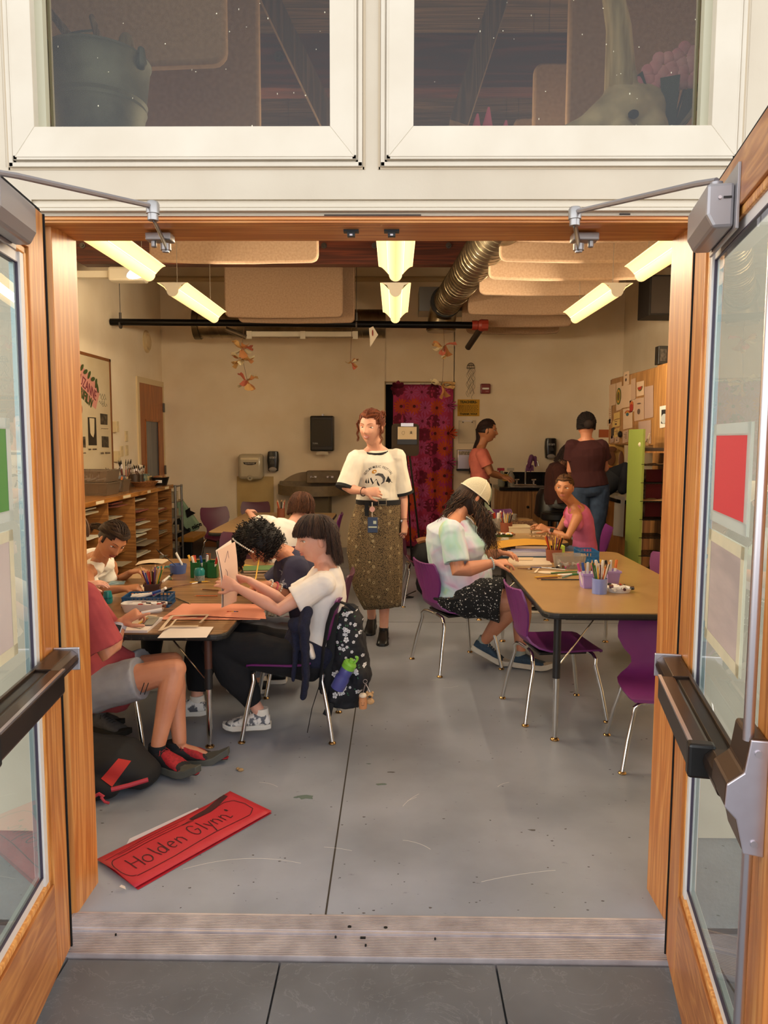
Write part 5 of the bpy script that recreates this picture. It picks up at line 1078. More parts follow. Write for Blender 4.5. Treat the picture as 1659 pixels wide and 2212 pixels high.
Rr.bottom(mat('grey_shorts', '#9d9da1', .85, c2='#8d8d92', ns=9), .60, .018, 'shorts', 1.08)
g = MB()
for i in (0, 1): q = P(306+i*9, 1490, 3.24); g.limb([q+V((.012, 0, .03)), q+V((-.006, 0, -.02))], [(.004, .002)]*2, 8)
g.build('shorts_stripes', blk_cloth, Rr.o)
w_ = Rr.q['wr']; ax = (Rr.q['wr']-Rr.q['er']).normalized(); c = w_-ax*.022; ring_on(Rr, Rr.q['er'], w_, .88, .031, .022, mat('watch_band', '#b9b6bd', .5), 'watch_band')
nd = V((.15, -1, .1)); M_ = MX(ax.cross(nd), ax); MB().box(c+nd.normalized()*.030, (.036, .042, .011), M_).build('watch_case', mat('watch_case', '#c9c4c8', .3, .5), Rr.o, sf=0, bevel=.006); MB().box(c+nd.normalized()*.0362, (.028, .034, .002), M_).build('watch_screen', blk, Rr.o, sf=0, bevel=.003)
Rr.face(); hr_ = hairmats('short_brown', '#3a261a', '#4a3324', '#2c1c12'); h = cap(Rr, .012, hr_, lambda x, y, z: z > .4 or (y < 0 and z > -.4)); strands(Rr, h, fall(Rr, 300, (-pi, pi), lambda a: .03 if abs(a) < 1 else -.04, (.014, .022)), hr_, .0022)
reds = mat('red_knit', '#b3202c', .7, c2='#8e1822', ns=90); gsole = mat('grey_rubber', '#55554f', .7, c2='#474740', ns=8); bl2 = mat('black_mesh', '#1b1a1e', .7)
shoe(Rr, Rr.q['ar']+V((0, 0, -.02)), (.9, -.45, 0), (gsole, bl2, blk_cloth, reds), L=.285, soleh=.032, laces=reds, capx=1); shoe(Rr, Rr.q['al']+V((-.02, 0, -.03)), (1, -.02, 0), (gsole, bl2, blk_cloth, reds), L=.30, soleh=.032, laces=reds, pitch=-.05, capx=1)
# ================= mostly hidden person at left
H4 = Person('seated person almost wholly hidden behind the left jamb, light brown hair showing', skC, dict(hd=(142, 1152, 4.10), fd=(1, .1, -.45), up=(.35, 0, 1), nk=(112, 1205, 4.08), pv=(118, 1330, 4.0), sr=(100, 1225, 3.94), er=(130, 1285, 3.95), wr=(180, 1270, 4.0), sl=(118, 1220, 4.22), el=(150, 1270, 4.25), wl=(190, 1262, 4.2), kr=(205, 1345, 3.85), ar=(215, 1545, 3.62), kl=(225, 1340, 4.1), al=(195, 1530, 3.75), hs=(-.05, 1, 0), fl=(1, -.1, 0), fr=(1, -.35, 0), report=REP), .93)
H4.top(white_t); H4.bottom(mat('blue_jeans', '#53657e', .9, c2='#43546c', ns=20), 1.9, .018); H4.face(); hh = hairmats('light_brown', '#5a3f2c', '#6d4f38', '#463020'); h = cap(H4, .012, hh, lambda x, y, z: z > .4 or (y < .1 and z > -.9)); strands(H4, h, fall(H4, 500, (-pi, pi), lambda a: .03 if abs(a) < .9 else -.15, (.014, .03)), hh, .0022)
hike = mat('grey_suede', '#5f5f62', .85, c2='#4e4e52', ns=30)
for a, d in (('ar', (.9, -.45, 0)), ('al', (.9, -.3, 0))): shoe(H4, H4.q[a], d, (mat('dark_tread', '#1d1d1c', .8), hike, hike), L=.27, soleh=.03, laces=blk, h=.07, name='hiking_boot')
# ================= boy at rear table
B = Person('boy in white T-shirt leaning on rear left table, back to the door', skC, dict(hd=(652, 1096, 5.86), fd=(.55, .75, -.35), up=(.05, .35, .95), nk=(628, 1138, 5.70), pv=(618, 1222, 5.56), cv=(604, 1165, 5.56), sl=(584, 1130, 5.72), el=(556, 1130, 6.0), wl=(536, 1104, 6.3), sr=(655, 1160, 5.78), er=(680, 1180, 6.02), wr=(672, 1160, 6.3),
    hl=((.3, .9, -.02), (0, 0, 1), .3), kl=(590, 1225, 5.98), al=(590, 1290, 6.0), kr=(640, 1225, 5.98), ar=(645, 1290, 6.0), hs=(-1, 0, 0), fl=(0, 1, 0), fr=(0, 1, 0), report=REP), .86, .95)
B.top(white_t, .75, .018, -.1, cuff=1.3, wr=.009); B.bottom(MATS['blue_jeans'], 1.9); B.face()
hb_ = hairmats('boy_brown', '#4a2a18', '#64391f', '#381f12'); h = cap(B, .014, hb_, lambda x, y, z: z > .35 or (y < .15 and z > -.5)); strands(B, h, fall(B, 900, (-pi, pi), lambda a: .03 if abs(a) < 1 else (-.055 if abs(a) < 2 else -.075), (.016, .030), back=.1, wave=.002), hb_, .0023)
for a in ('al', 'ar'): shoe(B, V((B.q[a].x, B.q[a].y, .085*B.s)), (0, 1, 0), (MATS['white_rubber'], blksh, MATS['white_sock']))
# ================= tie-dye shirt and cap
D = Person('person in pastel tie-dye T-shirt and mesh cap over long wavy hair', skD, dict(hd=(1021, 1074, 4.86), fd=(.78, .22, -.62), up=(.60, .12, .80), nk=(984, 1118, 4.80), pv=(992, 1280, 4.86), cv=(970, 1195, 4.83), sr=(976, 1152, 4.61), er=(990, 1234, 4.52), wr=(1066, 1216, 4.56), sl=(1000, 1140, 5.02), el=(1036, 1206, 5.06), wl=(1078, 1194, 4.92),
    hr=((.95, .12, .06), (-.05, -.3, 1), (.4, .5, .6, .7)), hl=((.9, -.35, 0), (0, .1, 1), .45), kr=(1112, 1300, 4.68), ar=(1046, 1385, 4.92), kl=(1128, 1296, 4.95), al=(1124, 1408, 4.84), hs=(-.37, .93, 0), fl=(.95, .0, 0), fr=(.8, -.1, -.55), report=REP), 1.0, 1.34, bust=.05, depth=1.12)
def tiedye():
    m, n, b, N, L = nodes('tie_dye'); t = N('TexCoord'); a = N('TexNoise'); a.inputs['Scale'].default_value = 5.; a.inputs['Detail'].default_value = 2; a.inputs['Distortion'].default_value = 1.; L(t.outputs['Object'], a.inputs[0]); r = N('ValToRGB'); e = r.color_ramp.elements; e[0].position = .30; e[0].color = lin('#bccfa8'); e[1].position = .72; e[1].color = lin('#c39bc0')
    for p_, c in ((.37, '#a8cfc6'), (.45, '#bcd3d6'), (.52, '#c8d5dd'), (.60, '#c6cbdc'), (.66, '#d0bfd6')): x = e.new(p_); x.color = lin(c)
    L(a.outputs[0], r.inputs[0]); L(r.outputs[0], b.inputs['Base Color']); b.inputs['Roughness'].default_value = .9; return m
D.top(tiedye(), .78, .010, .0, cuff=1.16, wr=.010, ws=9., hem=lambda g: g.limb([D.q['pv']+V((0, 0, .13)), D.q['pv']+V((0.01, 0, .05))], [(.215, .185), (.215, .19)], 22, ref=V((.37, -.93, 0)), round1=False))
D.bottom(spots('daisy_black', '#0f0f12', (('#d8d6d0', 44, .20), ('#c9c6c0', 70, .16)), rnd=1.), .72, .030, 'shorts', 1.2, skirtw=1)
hd_ = hairmats('wavy_brown', '#2b1a10', '#4b3120', '#1f120b')
cap(D, .003, hd_, lambda x, y, z: z > .1 or (y < .5 and z > -.8))
lines = []
rr = random.Random(9)
for i in range(900):
    az = rr.choice((rr.uniform(.35, 2.0), rr.uniform(2., pi), rr.uniform(-pi, -.5))); of = rr.uniform(.004, .022); pts = [skullpt(D, az, th, of*min(1, max(.1, th-1)), .1) for th in (1.2, 1.35, 1.5, 1.7)]; wpts = [D.q['hd']+D.M@(q*D.s) for q in pts]; q = wpts[-1]
    # target: in front of shoulder (near side) or down the back
    if abs(az) < 1.9: tgt = P(1072+rr.uniform(-34, 16), 1205+rr.uniform(-60, 12), 4.70 if az > 0 else 4.98); mid = P(1045+rr.uniform(-22, 20), 1125+rr.uniform(-15, 15), 4.72 if az > 0 else 5.0)
    else: tgt = P(948+rr.uniform(-16, 20), 1165+rr.uniform(-20, 48), 4.86+rr.uniform(-.12, .14)); mid = P(968+rr.uniform(-14, 16), 1096+rr.uniform(-8, 18), 4.84+rr.uniform(-.12, .14))
    e = rr.uniform(.7, 1); ph = az*4+rr.uniform(0, 1.6); am = rr.uniform(.008, .014); n_ = 20
    for t in range(1, n_+1):
        f = t/n_*e; c = bez(q, mid, tgt, f); a1, b1 = frame(tgt-q); k_ = min(1, t/5); wpts.append(c+(a1*cos(ph+f*17)+b1*sin(ph+f*17))*am*k_)
    lines.append(wpts)
strands(D, D.o, lines, hd_, .0027, 'hair', .3)
# cap
meshc = mat('cap_mesh', '#c8bfa6', .9, c2='#b5ab92', ns=200); olive = mat('cap_olive', '#6c7460', .9)
n_, m_ = 32, 12
def capshell(ph0, ph1, off, th1=1.45):
    g = MB(); vs = []; fs = []
    for j in range(m_+1):
        th = th1*j/m_
        for i in range(n_+1): ph = ph0+(ph1-ph0)*i/n_; vs.append(D.q['hd']+D.M@(V((sin(th)*sin(ph)*(.088+off), sin(th)*cos(ph)*(.108+off), .010+cos(th)*(.125+off)))*D.s))
    w = n_+1
    for j in range(m_):
        for i in range(n_): a = j*w+i; fs.append((a, a+w, a+w+1, a+1))
    N_ = len(vs); inn = [D.q['hd']+(v_-D.q['hd'])*.97 for v_ in vs]; g.add(vs+inn, fs+[tuple(x+N_ for x in f[::-1]) for f in fs]); return g
cp = capshell(.75, 2*pi-.75, .004).build('cap_crown', meshc, D.o, auto=0); capshell(-.78, .78, .005).build('cap_front', olive, cp, auto=0)
g = MB(); g.tube([D.q['hd']+D.M@(V((sin(th)*.0935, 0, .01+cos(th)*.1305))*D.s) for th in [1.45*i/12 for i in range(13)]], .002, 6); g.tube([D.q['hd']+D.M@(V((sin(1.45)*sin(a)*.094, sin(1.45)*cos(a)*.114, .010+cos(1.45)*.13))*D.s) for a in [2*pi*i/40 for i in range(41)]], .0035, 6); g.build('cap_seam', mat('cap_piping', '#d8d0bc', .9), cp)
g = MB(); top_ = []
for j in range(9):
    for i in range(17):
        a = -1.05+2.1*i/16; e = j/8; L0 = .105; ln_ = .075*cos(a*1.1)*e; top_.append(D.q['hd']+D.M@(V((sin(a)*(.088+.004*e)*1.02, cos(a)*.108+ln_, .022-.012*e-.028*abs(sin(a))**2*(.3+e)))*D.s))
fs = [(j*17+i, j*17+i+1, (j+1)*17+i+1, (j+1)*17+i) for j in range(8) for i in range(16)]; N_ = len(top_); nz_ = D.M@V((0, 0, -.003)); g.add(top_+[q+nz_ for q in top_], fs+[tuple(x+N_ for x in f[::-1]) for f in fs]); g.build('cap_brim', olive, cp, auto=0)
w_ = D.q['wr']; ax = D.q['wr']-D.q['er']; band(D, w_-ax*.04, ax, .034, .0058, mat('stone_beads', '#8ea3a6', .35, c2='#b9c4c4', ns=60), 'bead_bracelet', 18, 1)
D.face(eyes=False)
ns_ = mat('slate_blue_mesh', '#33475a', .85, c2='#2b3c4c', ns=50); ws_ = mat('cream_midsole', '#cfc6b6', .7, c2='#bdb4a3', ns=12)
shoe(D, D.q['ar']+V((.0, 0, -.005)), (.85, -.25, 0), (ws_, ns_, mat('grey_sock', '#8f968f', .9), mat('toe_black', '#1c2126', .7)), pitch=.42, L=.27, soleh=.034, laces=mat('cream_lace', '#cabca6', .8)); shoe(D, V((D.q['al'].x, D.q['al'].y, .09)), (.85, -.35, 0), (ws_, ns_, MATS['grey_sock'], MATS['toe_black']), L=.27, soleh=.034)
# ================= girl in pink tank top
G9 = Person('girl in pink tank top seated at rear right table, looking at the door', skB, dict(hd=(1219, 1053, 6.30), fd=(-.42, -1, -.04), up=(.02, 0, 1), nk=(1241, 1092, 6.40), pv=(1262, 1200, 6.52), cv=(1268, 1148, 6.48), sl=(1247, 1118, 6.27), el=(1226, 1160, 6.18), wl=(1184, 1145, 6.28), sr=(1228, 1113, 6.62), er=(1206, 1148, 6.66), wr=(1170, 1140, 6.50),
    hl=((-.9, .1, .40), (-.1, -.8, .6), (.5, .6, .7, .7)), hr=((-.8, -.3, .35), (0, .3, 1), (.6, .7, .7, .7)), kl=(1180, 1200, 6.40), al=(1182, 1285, 6.42), kr=(1180, 1200, 6.64), ar=(1180, 1280, 6.66), hs=(.05, -1, 0), fl=(-1, 0, 0), fr=(-1, 0, 0), report=REP), .88, .92)
G9.top(mat('pink_rib', '#c9688c', .9, c2='#bd5c80', ns=8), 0, .014, .05, 'tank', wr=.005, name='tank_top'); G9.bottom(mat('pale_denim', '#66758c', .9, c2='#55647b', ns=25), 1.9, .016)
G9.face(mat('brow_sand', '#6a4830', .8), mat('lips_tan2', '#a55c52', .4), iris=mat('iris_dark', '#2a2420', .2), look=(.003, 0))
hp_ = hairmats('sandy_pulled', '#4a2f1c', '#6b4628', '#38230f'); h = cap(G9, .004, hp_, lambda x, y, z: z > .62 or (y < .15 and z > -.15) or (abs(x) > .55 and z > .3 and y < .6)); strands(G9, h, pullback(G9, 460, (0, -.12, -.02), off=(.006, .012), hz=lambda a: .082-.080*(min(a, 2.3)/2.3)**1.2), hp_, .0018)
Lp = lambda x, y, z: G9.q['hd']+G9.M@V((x, y, z)); strands(G9, h, tail(G9, [Lp(0, -.115, -.02), Lp(0, -.14, -.035), Lp(0, -.135, -.065), Lp(0, -.12, -.085)], 70, .02, .014, wave=.008), hp_, .002)
g = MB(); nk9 = G9.q['nk']; g.tube([nk9+V((-.03+x, -.03+y, z)) for x, y, z in ((-.04, .03, -.02), (-.065, -.0, -.06), (-.07, -.03, -.10))], .005, 6); g.tube([G9.q['sl'].lerp(nk9, .35)+V((a, b, c)) for a, b, c in ((-.04, -.02, -.035), (-.01, -.015, .012), (.03, 0, .02), (.065, .02, -.02), (.078, .03, -.07))], .0045, 6); g.build('straps', mat('dark_pink_trim', '#a8304c', .8), G9.o)
ring_on(G9, G9.q['el'], G9.q['wl'], .84, .027, .020, mat('rose_band', '#c9948c', .5), 'watch_band'); c = G9.q['el'].lerp(G9.q['wl'], .84); MB().box(c+V((.0, -.026, .012)), (.034, .010, .034), (-.4, .3, 0)).build('watch_screen', blk, G9.o, sf=0, bevel=.004)
for a in ('al', 'ar'): shoe(G9, V((G9.q[a].x, G9.q[a].y, .085*G9.s)), (-1, 0, 0), (MATS['white_rubber'], blksh, blksh))
# ================= girl at sink
S = Person('girl with long ponytail in salmon T-shirt standing at the sink counter', skB, dict(hd=(1053, 930, 8.85), fd=(1, -.18, -.06), nk=(1037, 968, 8.88), pv=(1040, 1055, 8.9), cv=(1032, 1010, 8.9), sr=(1040, 982, 8.72), er=(1058, 1022, 8.70), wr=(1083, 1032, 8.9), sl=(1044, 980, 9.07), el=(1062, 1020, 9.10), wl=(1088, 1030, 9.10),
    hr=((.95, .2, -.1), (0, 0, 1), .4), hl=((.95, 0, -.1), (0, 0, 1), .4), kr=(1046, 1135, 8.8), ar=(1042, 1215, 8.8), kl=(1050, 1130, 9.0), al=(1046, 1205, 9.0), hs=(.05, 1, 0), fl=(1, 0, 0), fr=(1, 0, 0), report=REP), 1.05, .92)
S.top(mat('salmon_cotton', '#d97a68', .9, c2='#cb6c5c', ns=8), .62, .014, .12, cuff=1.2, wr=.006); S.bottom(MATS['black_cotton'], 1.9, .014); S.face()
hs_ = hairmats('dark_brown_tail', '#23130c', '#38211a', '#190d08'); h = cap(S, .004, hs_, lambda x, y, z: z > .6 or (y < .15 and z > -.2) or (abs(x) > .5 and z > .25 and y < .6)); strands(S, h, pullback(S, 380, (0, -.125, .0), off=(.006, .012)), hs_, .0018)
t0 = S.q['hd']+S.M@V((0, -.12, 0)); strands(S, h, tail(S, [t0, P(1034, 948, 8.86), P(1028, 965, 8.86), P(1022, 990, 8.86), P(1018, 1012, 8.86), P(1016, 1026, 8.86)], 130, .028, .022), hs_, .0024)
for a in ('al', 'ar'): shoe(S, V((S.q[a].x, S.q[a].y, .085*S.s)), (1, 0, 0), (MATS['black_sole'], blksh, blksh))
# ================= woman in maroon
Mw = Person('woman in dark maroon T-shirt and jeans standing with her back to the door', skD, dict(hd=(1266, 919, 7.4), fd=(.05, 1, -.12), nk=(1266, 952, 7.38), pv=(1272, 1058, 7.38), sl=(1237, 966, 7.38), el=(1232, 1016, 7.42), wl=(1243, 1030, 7.62), sr=(1297, 966, 7.38), er=(1307, 1012, 7.45), wr=(1296, 1018, 7.68),
    hl=((.3, .9, .1), (-.8, 0, .3), .5), hr=((-.3, .9, .1), (.8, 0, .3), .5), kl=(1254, 1150, 7.38), al=(1252, 1236, 7.38), kr=(1285, 1150, 7.38), ar=(1285, 1238, 7.38), hs=(-1, 0, 0), fl=(0, 1, 0), fr=(0, 1, 0), report=REP), 1.0, 1.10)
Mw.top(mat('maroon_cotton', '#3a1213', .92), .55, .018, .02, cuff=1.2, wr=.007); Mw.bottom(mat('dark_jeans', '#33435c', .9, c2='#27364d', ns=18), 1.95, .016); Mw.face()
hm_ = hairmats('black_updo', '#150d0a', '#241813', '#0d0807'); [setattr(q.node_tree.nodes['Principled BSDF'].inputs['Roughness'], 'default_value', .85) for q in hm_]; h = cap(Mw, .010, hm_, lambda x, y, z: z > .6 or (y < .2 and z > -.3)); strands(Mw, h, pullback(Mw, 350, (0, -.12, .0), off=(.010, .018)), hm_, .0022); MB().ball(Mw.q['hd']+Mw.M@V((0, -.115, -.005)), (.045, .035, .045), 16, 12, Mw.M).build('hair_bun', hm_[1], h)
for a in ('al', 'ar'): shoe(Mw, V((Mw.q[a].x, Mw.q[a].y, .085)), (0, 1, 0), (MATS['black_sole'], blksh, blksh))
# ================= seated person in brown
Z = Person('person in dark brown hooded top bent forward on a black stool by the sink', skD, dict(hd=(1232, 985, 8.25), fd=(.9, .2, -.5), up=(.4, 0, .9), nk=(1218, 1005, 8.25), pv=(1206, 1078, 8.28), cv=(1194, 1035, 8.28), sr=(1208, 1018, 8.08), er=(1215, 1058, 8.05), wr=(1240, 1055, 8.1), sl=(1216, 1012, 8.42), el=(1228, 1052, 8.45), wl=(1250, 1050, 8.4), kr=(1256, 1082, 8.05), ar=(1248, 1150, 8.02), kl=(1262, 1080, 8.45), al=(1256, 1148, 8.4), hs=(0, 1, 0), fl=(1, 0, 0), fr=(1, 0, 0), report=REP), .98, 1.1)
Z.top(mat('brown_fleece', '#3b170e', .95), 1.7, .024, -.1, cuff=1.05, name='hooded_top'); Z.bottom(mat('grey_denim', '#6b6a66', .9, c2='#5a5955', ns=20), 1.9); Z.face(); h = cap(Z, .012, hs_, lambda x, y, z: z > .4 or (y < .1 and z > -.6)); strands(Z, h, fall(Z, 300, (-pi, pi), lambda a: .03 if abs(a) < .9 else -.12, (.014, .026)), hs_, .0024)
for a in ('al', 'ar'): shoe(Z, Z.q[a], (1, 0, 0), (MATS['white_rubber'], blksh, blksh))
# =====================================================================  BACK WALL
def on(name, label, cat, group=None): return empty(name, label=label, cat=cat, group=group)
YB_ = 10.25
Q = lambda px, py, y=YB_: P(px, py, y)
# curtain in the doorway
def wavy(x0, x1, z0, z1, y, nx=90, nz=12, amp=.028, k=26., th=.003):
    g = MB(); vs = []; w = nx+1
    for s_ in (0, 1):
        for j in range(nz+1):
            for i in range(nx+1):
                u = i/nx; v = j/nz; vs.append((x0+(x1-x0)*u, y+amp*sin(u*k+.6*sin(v*2))*(.55+.45*(1-v))+.006*noise.noise(V((u*9, v*3, 1)))+s_*th, z0+(z1-z0)*v))
    N_ = w*(nz+1); fs = []
    for j in range(nz):
        for i in range(nx): a = j*w+i; fs.append((a, a+1, a+w+1, a+w)); fs.append((a+N_, a+w+N_, a+w+1+N_, a+1+N_))
    for j in range(nz): a = j*w; fs.append((a, a+w, a+w+N_, a+N_)); a += nx; fs.append((a, a+N_, a+w+N_, a+w))
    for i in range(nx): fs.append((i, i+N_, i+1+N_, i+1)); a = nz*w+i; fs.append((a, a+1, a+1+N_, a+N_))
    return g.add(vs, fs)
t = on('floral_curtain', 'long magenta curtain printed with orange and dark red flowers in the back doorway', 'curtain')
cx0, cx1 = Q(849, 900, 10.15).x, Q(979, 900, 10.15).x
cl = wavy(cx0, cx1, .03, 2.19, 10.17).build('cloth', mat('magenta_cloth', '#b5365f', .9, c2='#9c2c55', ns=5), t, auto=0)
def flower(g, c, r, n, w=.35, inner=.25, M=BACK, jag=0., rot=0.):
    for k_ in range(n):
        a = rot+2*pi*k_/n; d = V((cos(a), sin(a), 0)); s_ = V((-sin(a), cos(a), 0)); pts = [d*r*inner*.3, d*r*.6+s_*r*w*.5, d*r*.85+s_*r*w*.42, d*r*(1+jag*R.uniform(-.1, .1)), d*r*.85-s_*r*w*.42, d*r*.6-s_*r*w*.5]
        g.add([V(c)+M@q for q in pts], [tuple(range(len(pts)))])
gO, gD, gP, gC = MB(), MB(), MB(), MB(); rr = random.Random(3)
cells = [(i, j) for i in range(5) for j in range(11)]
for i, j in cells:
    c = V((cx0+(i+.5+rr.uniform(-.12, .12)+(.5 if j % 2 else 0)*.6)*(cx1-cx0)/5.3, 10.0, .1+(j+.5+rr.uniform(-.15, .15))*2.1/11)); k_ = (i*2+j*3+rr.randint(0, 1)) % 3
    if c.x > cx1-.05: continue
    if k_ == 0: flower(gO, c, .11, 15, .22, jag=1, rot=rr.random()); flower(gC, c, .022, 8, .6)
    elif k_ == 1: flower(gD, c, .10, 8, .6, jag=1, rot=rr.random())
    else: flower(gP, c, .10, 12, .24, jag=1, rot=rr.random()); flower(gD, c, .02, 6, .8)
join(cl, [project(g.build('printed_flowers', mat('print'+c, c, .9), t, sf=0), cl, (0, 1, 0), .004 if g is not gC else .006) for g, c in ((gO, '#c04a1e'), (gD, '#6e1432'), (gP, '#b04a7e'), (gC, '#4a1016'))])
a = Q(836, 832, 10.16); MB().cyl((-.12, 10.17, 2.205), (.775, 10.17, 2.205), .012, n=10).build('curtain_rod', MATS['white_metal'], t)
g = MB(); g.b2((-.14, 10.235, 0), (-.126, 10.26, 2.24)); g.b2((.781, 10.235, 0), (.795, 10.26, 2.24)); g.b2((-.14, 10.235, 2.226), (.795, 10.26, 2.24)); st(g.build('door_3', mat('door_edge', '#b59a70', .7), sf=0))
# easel with clipboard
t = on('easel', 'dark brown easel board with taped drawings before the curtain', 'easel'); bz = mat('easel_brown', '#3a2a18', .7)
a, b = P(846, 915, 8.6), P(905, 985, 8.6)
MB().prism([(q[0]-(a.x+b.x)/2, q[1]) for q in rrect(a.x, b.x, b.z, a.z, .04)], .02, Matrix(((1, 0, 0), (0, 0, 1), (0, 1, 0)))).build('board', bz, t, sf=0); 
for o in t.children: o.location = ((a.x+b.x)/2, 8.6, 0)
MB().b2(P(858, 960, 8.59), P(901, 922, 8.598)).build('clear_pocket', mat('pocket', '#1f1a14', .3), t, sf=0)
MB().b2(P(859, 949, 8.58), P(900, 922, 8.585)).build('drawing', mat('drawing_paper', '#d8c3a0', .8), t, sf=0)
g = MB(); c = P(888, 935, 8.575); g.ball(c, (.004, .001, .012)); g.ball(c+V((0, 0, .016)), (.005, .001, .006)); [g.tube([c, c+V((s*.016, 0, dz))], .0009, 4) for s in (-1, 1) for dz in (-.014, .0, .014)]; c = P(871, 935, 8.575); g.tube([c+V((.016*cos(a_), 0, .02*sin(a_))) for a_ in [2*pi*i/16 for i in range(16)]], .0008, 4, closed=True); g.build('ant_drawing', mat('pencil_line', '#4a3f34', .8), t)
MB().b2(P(866, 921, 8.58), P(893, 914, 8.588)).build('clip', satin, t, sf=0)
g = MB(); g.cyl(P(885, 985, 8.62), P(910, 1205, 8.7), .011, n=8); g.cyl(P(870, 985, 8.66), (P(860, 1100, 8.7).x, 8.9, .01), .010, n=8); g.cyl(P(878, 985, 8.66), (P(890, 1180, 9.).x, 9.2, .01), .010, n=8); g.build('legs', blk, t)
# hand dryer
t = on('hand_dryer', 'cream wall hand dryer above the beige splash panel', 'hand dryer'); cm = mat('cream_enamel', '#b8ab90', .22, coat=.4); c = Q(546, 1008)
MB().b2((c.x-.162, 10.05, c.z-.165), (c.x+.162, 10.25, c.z+.175)).build('body', cm, t, sf=1, bevel=.045)
MB().b2((c.x-.125, 10.045, c.z+.095), (c.x+.115, 10.052, c.z+.125)).build('painted_highlight', mat('highlight_cream', '#d9cba6', .15), t, sf=0, bevel=.003)  # highlight near the dryer top, painted as a paler slab
MB().prism([(c.x-.09, c.z+.065), (c.x+.09, c.z+.065), (c.x+.075, c.z+.038), (c.x+.03, c.z+.028), (c.x-.03, c.z+.028), (c.x-.075, c.z+.038)], .004, Matrix(((1, 0, 0), (0, 0, 1), (0, 1, 0))), 10.044).build('badge', blk, t, sf=0)
text('XLERATOR', 'lettering', mat('badge_silver', '#9a8f84', .4, .5), (c.x, 10.042, c.z+.048), .026, t, BACK, .0006, .02)
MB().cyl((c.x-.0, 10.055, c.z-.14), (c.x, 10.04, c.z-.145), .04, .035, n=20).build('nozzle', cm, t); MB().cyl((c.x, 10.041, c.z-.145), (c.x, 10.036, c.z-.145), .008, n=10).build('sensor', blk, t)
def soap(px, py, label, logo):
    t = on('soap_dispenser', label, 'soap dispenser', None); c = Q(px, py); 
    MB().loft([((c.x, 10.19, c.z+dz), (w_, 0, 0), (0, d_, 0)) for dz, w_, d_ in ((-.125, .055, .05), (-.115, .066, .062), (.02, .078, .065), (.10, .074, .06), (.14, .066, .055), (.147, .05, .04))], 24, sq=4).build('housing', mat('soap_black', '#131214', .25), t, auto=40)
    MB().ball((c.x, 10.135, c.z-.095), (.055, .02, .035), 20, 10).build('push_lever', mat('lever_grey', '#8f857c', .4), t)
    MB().prism([(-.035, 0), (.035, 0), (.022, .038), (0, .052), (-.022, .038)], .004, BACK).build('window', mat('soap_window', '#3d3a38', .2), t, sf=0).location = (c.x, 10.124, c.z-.02)
    text(logo, 'lettering', mat('logo_grey', '#a8a099', .5), (c.x, 10.122, c.z+.062), .034, t, BACK, .0006, .03)
soap(592, 998, 'black soap dispenser on the wall beside the cream hand dryer', 'GOJO'); soap(1187, 970, 'black soap dispenser on the wall above the right sink counter', 'GOJO')
t = on('towel_dispenser', 'large black paper towel dispenser on back wall with paper showing', 'towel dispenser'); a, b = Q(673, 974), Q(723, 899)
MB().b2((a.x, 10.08, a.z), (b.x, 10.25, b.z)).build('housing', mat('smoked_black', '#161413', .2), t, sf=0, bevel=.018); MB().b2((a.x+.03, 10.076, a.z+.06), (b.x-.03, 10.081, b.z-.05)).build('window', mat('smoked_window', '#201d1b', .12), t, sf=0, bevel=.003)
c = Q(698, 978); MB().sheet(c+V((-.085, -.13, -.03)), c+V((.085, -.13, -.03)), c+V((.07, -.10, .04)), c+V((-.07, -.10, .04)), 8, 3, lambda u, v: .02*sin(u*pi)).build('paper', mat('towel_paper', '#d9cbb2', .9), t)
text('TORK', 'lettering', MATS['logo_grey'], Q(681, 958, 10.075), .028, t, BACK, .0006, .02)
MB().b2(Q(695, 899, 10.1), Q(700, 895, 10.2)).build('latch', satin, t, sf=0)
# splash panel
tag(MB().b2((Q(512, 1030).x, 10.235, .25), (Q(591, 1030).x, 10.25, Q(550, 1029).z)).build('splash_panel', mat('splash_beige', '#c4a86e', .5, c2='#b99c62', ns=3), sf=0), 'beige splash panel fixed to wall below hand dryer', 'wall panel')
# trough sink
t = on('trough_sink', 'grey-brown half-round trough sink on back wall with metal taps', 'sink'); sm = mat('sink_taupe', '#7c6a50', .45, c2='#70604a', ns=20); L0, R0 = Q(602, 1040), Q(762, 1040); cxs = (L0.x+R0.x)/2+.0; rx = (R0.x-L0.x)/2
rim_z = Q(665, 1045).z
def half(r0, r1, z0, z1, yy0=.60): 
    n = 24; o = [(cxs+r0*cos(a_), 10.25-yy0*sin(a_)) for a_ in [pi*i/n for i in range(n+1)]]; i_ = [(cxs+r1*cos(a_), 10.25-(yy0-(r0-r1))*sin(a_)) for a_ in [pi*i/n for i in range(n+1)]]; k = n+1
    vs = [V((x, y, z)) for z in (z0, z1) for x, y in o]+[V((x, y, z)) for z in (z0, z1) for x, y in i_]; fs = []
    for i in range(n): fs += [(i, i+k, i+1+k, i+1), (i+2*k, i+1+2*k, i+1+3*k, i+3*k), (i+k, i+3*k, i+1+3*k, i+1+k), (i, i+1, i+1+2*k, i+2*k)]
    fs += [(0, 2*k, 3*k, k), (n, n+k, n+3*k, n+2*k)]; return MB().add(vs, fs)
half(rx, rx-.04, rim_z-.13, rim_z).build('basin_rim', sm, t, auto=40)
half(rx-.03, .01, rim_z-.13, rim_z-.09).build('basin_floor', sm, t, auto=40)
MB().b2((L0.x+.02, 10.2, rim_z-.1), (R0.x, 10.25, rim_z+.04)).build('wall_flange', sm, t, sf=0, bevel=.01)
a, b = Q(666, 1037), Q(735, 1016); MB().b2((a.x, 10.02, a.z-.03), (b.x, 10.25, b.z)).build('tap_housing', sm, t, sf=0, bevel=.012)
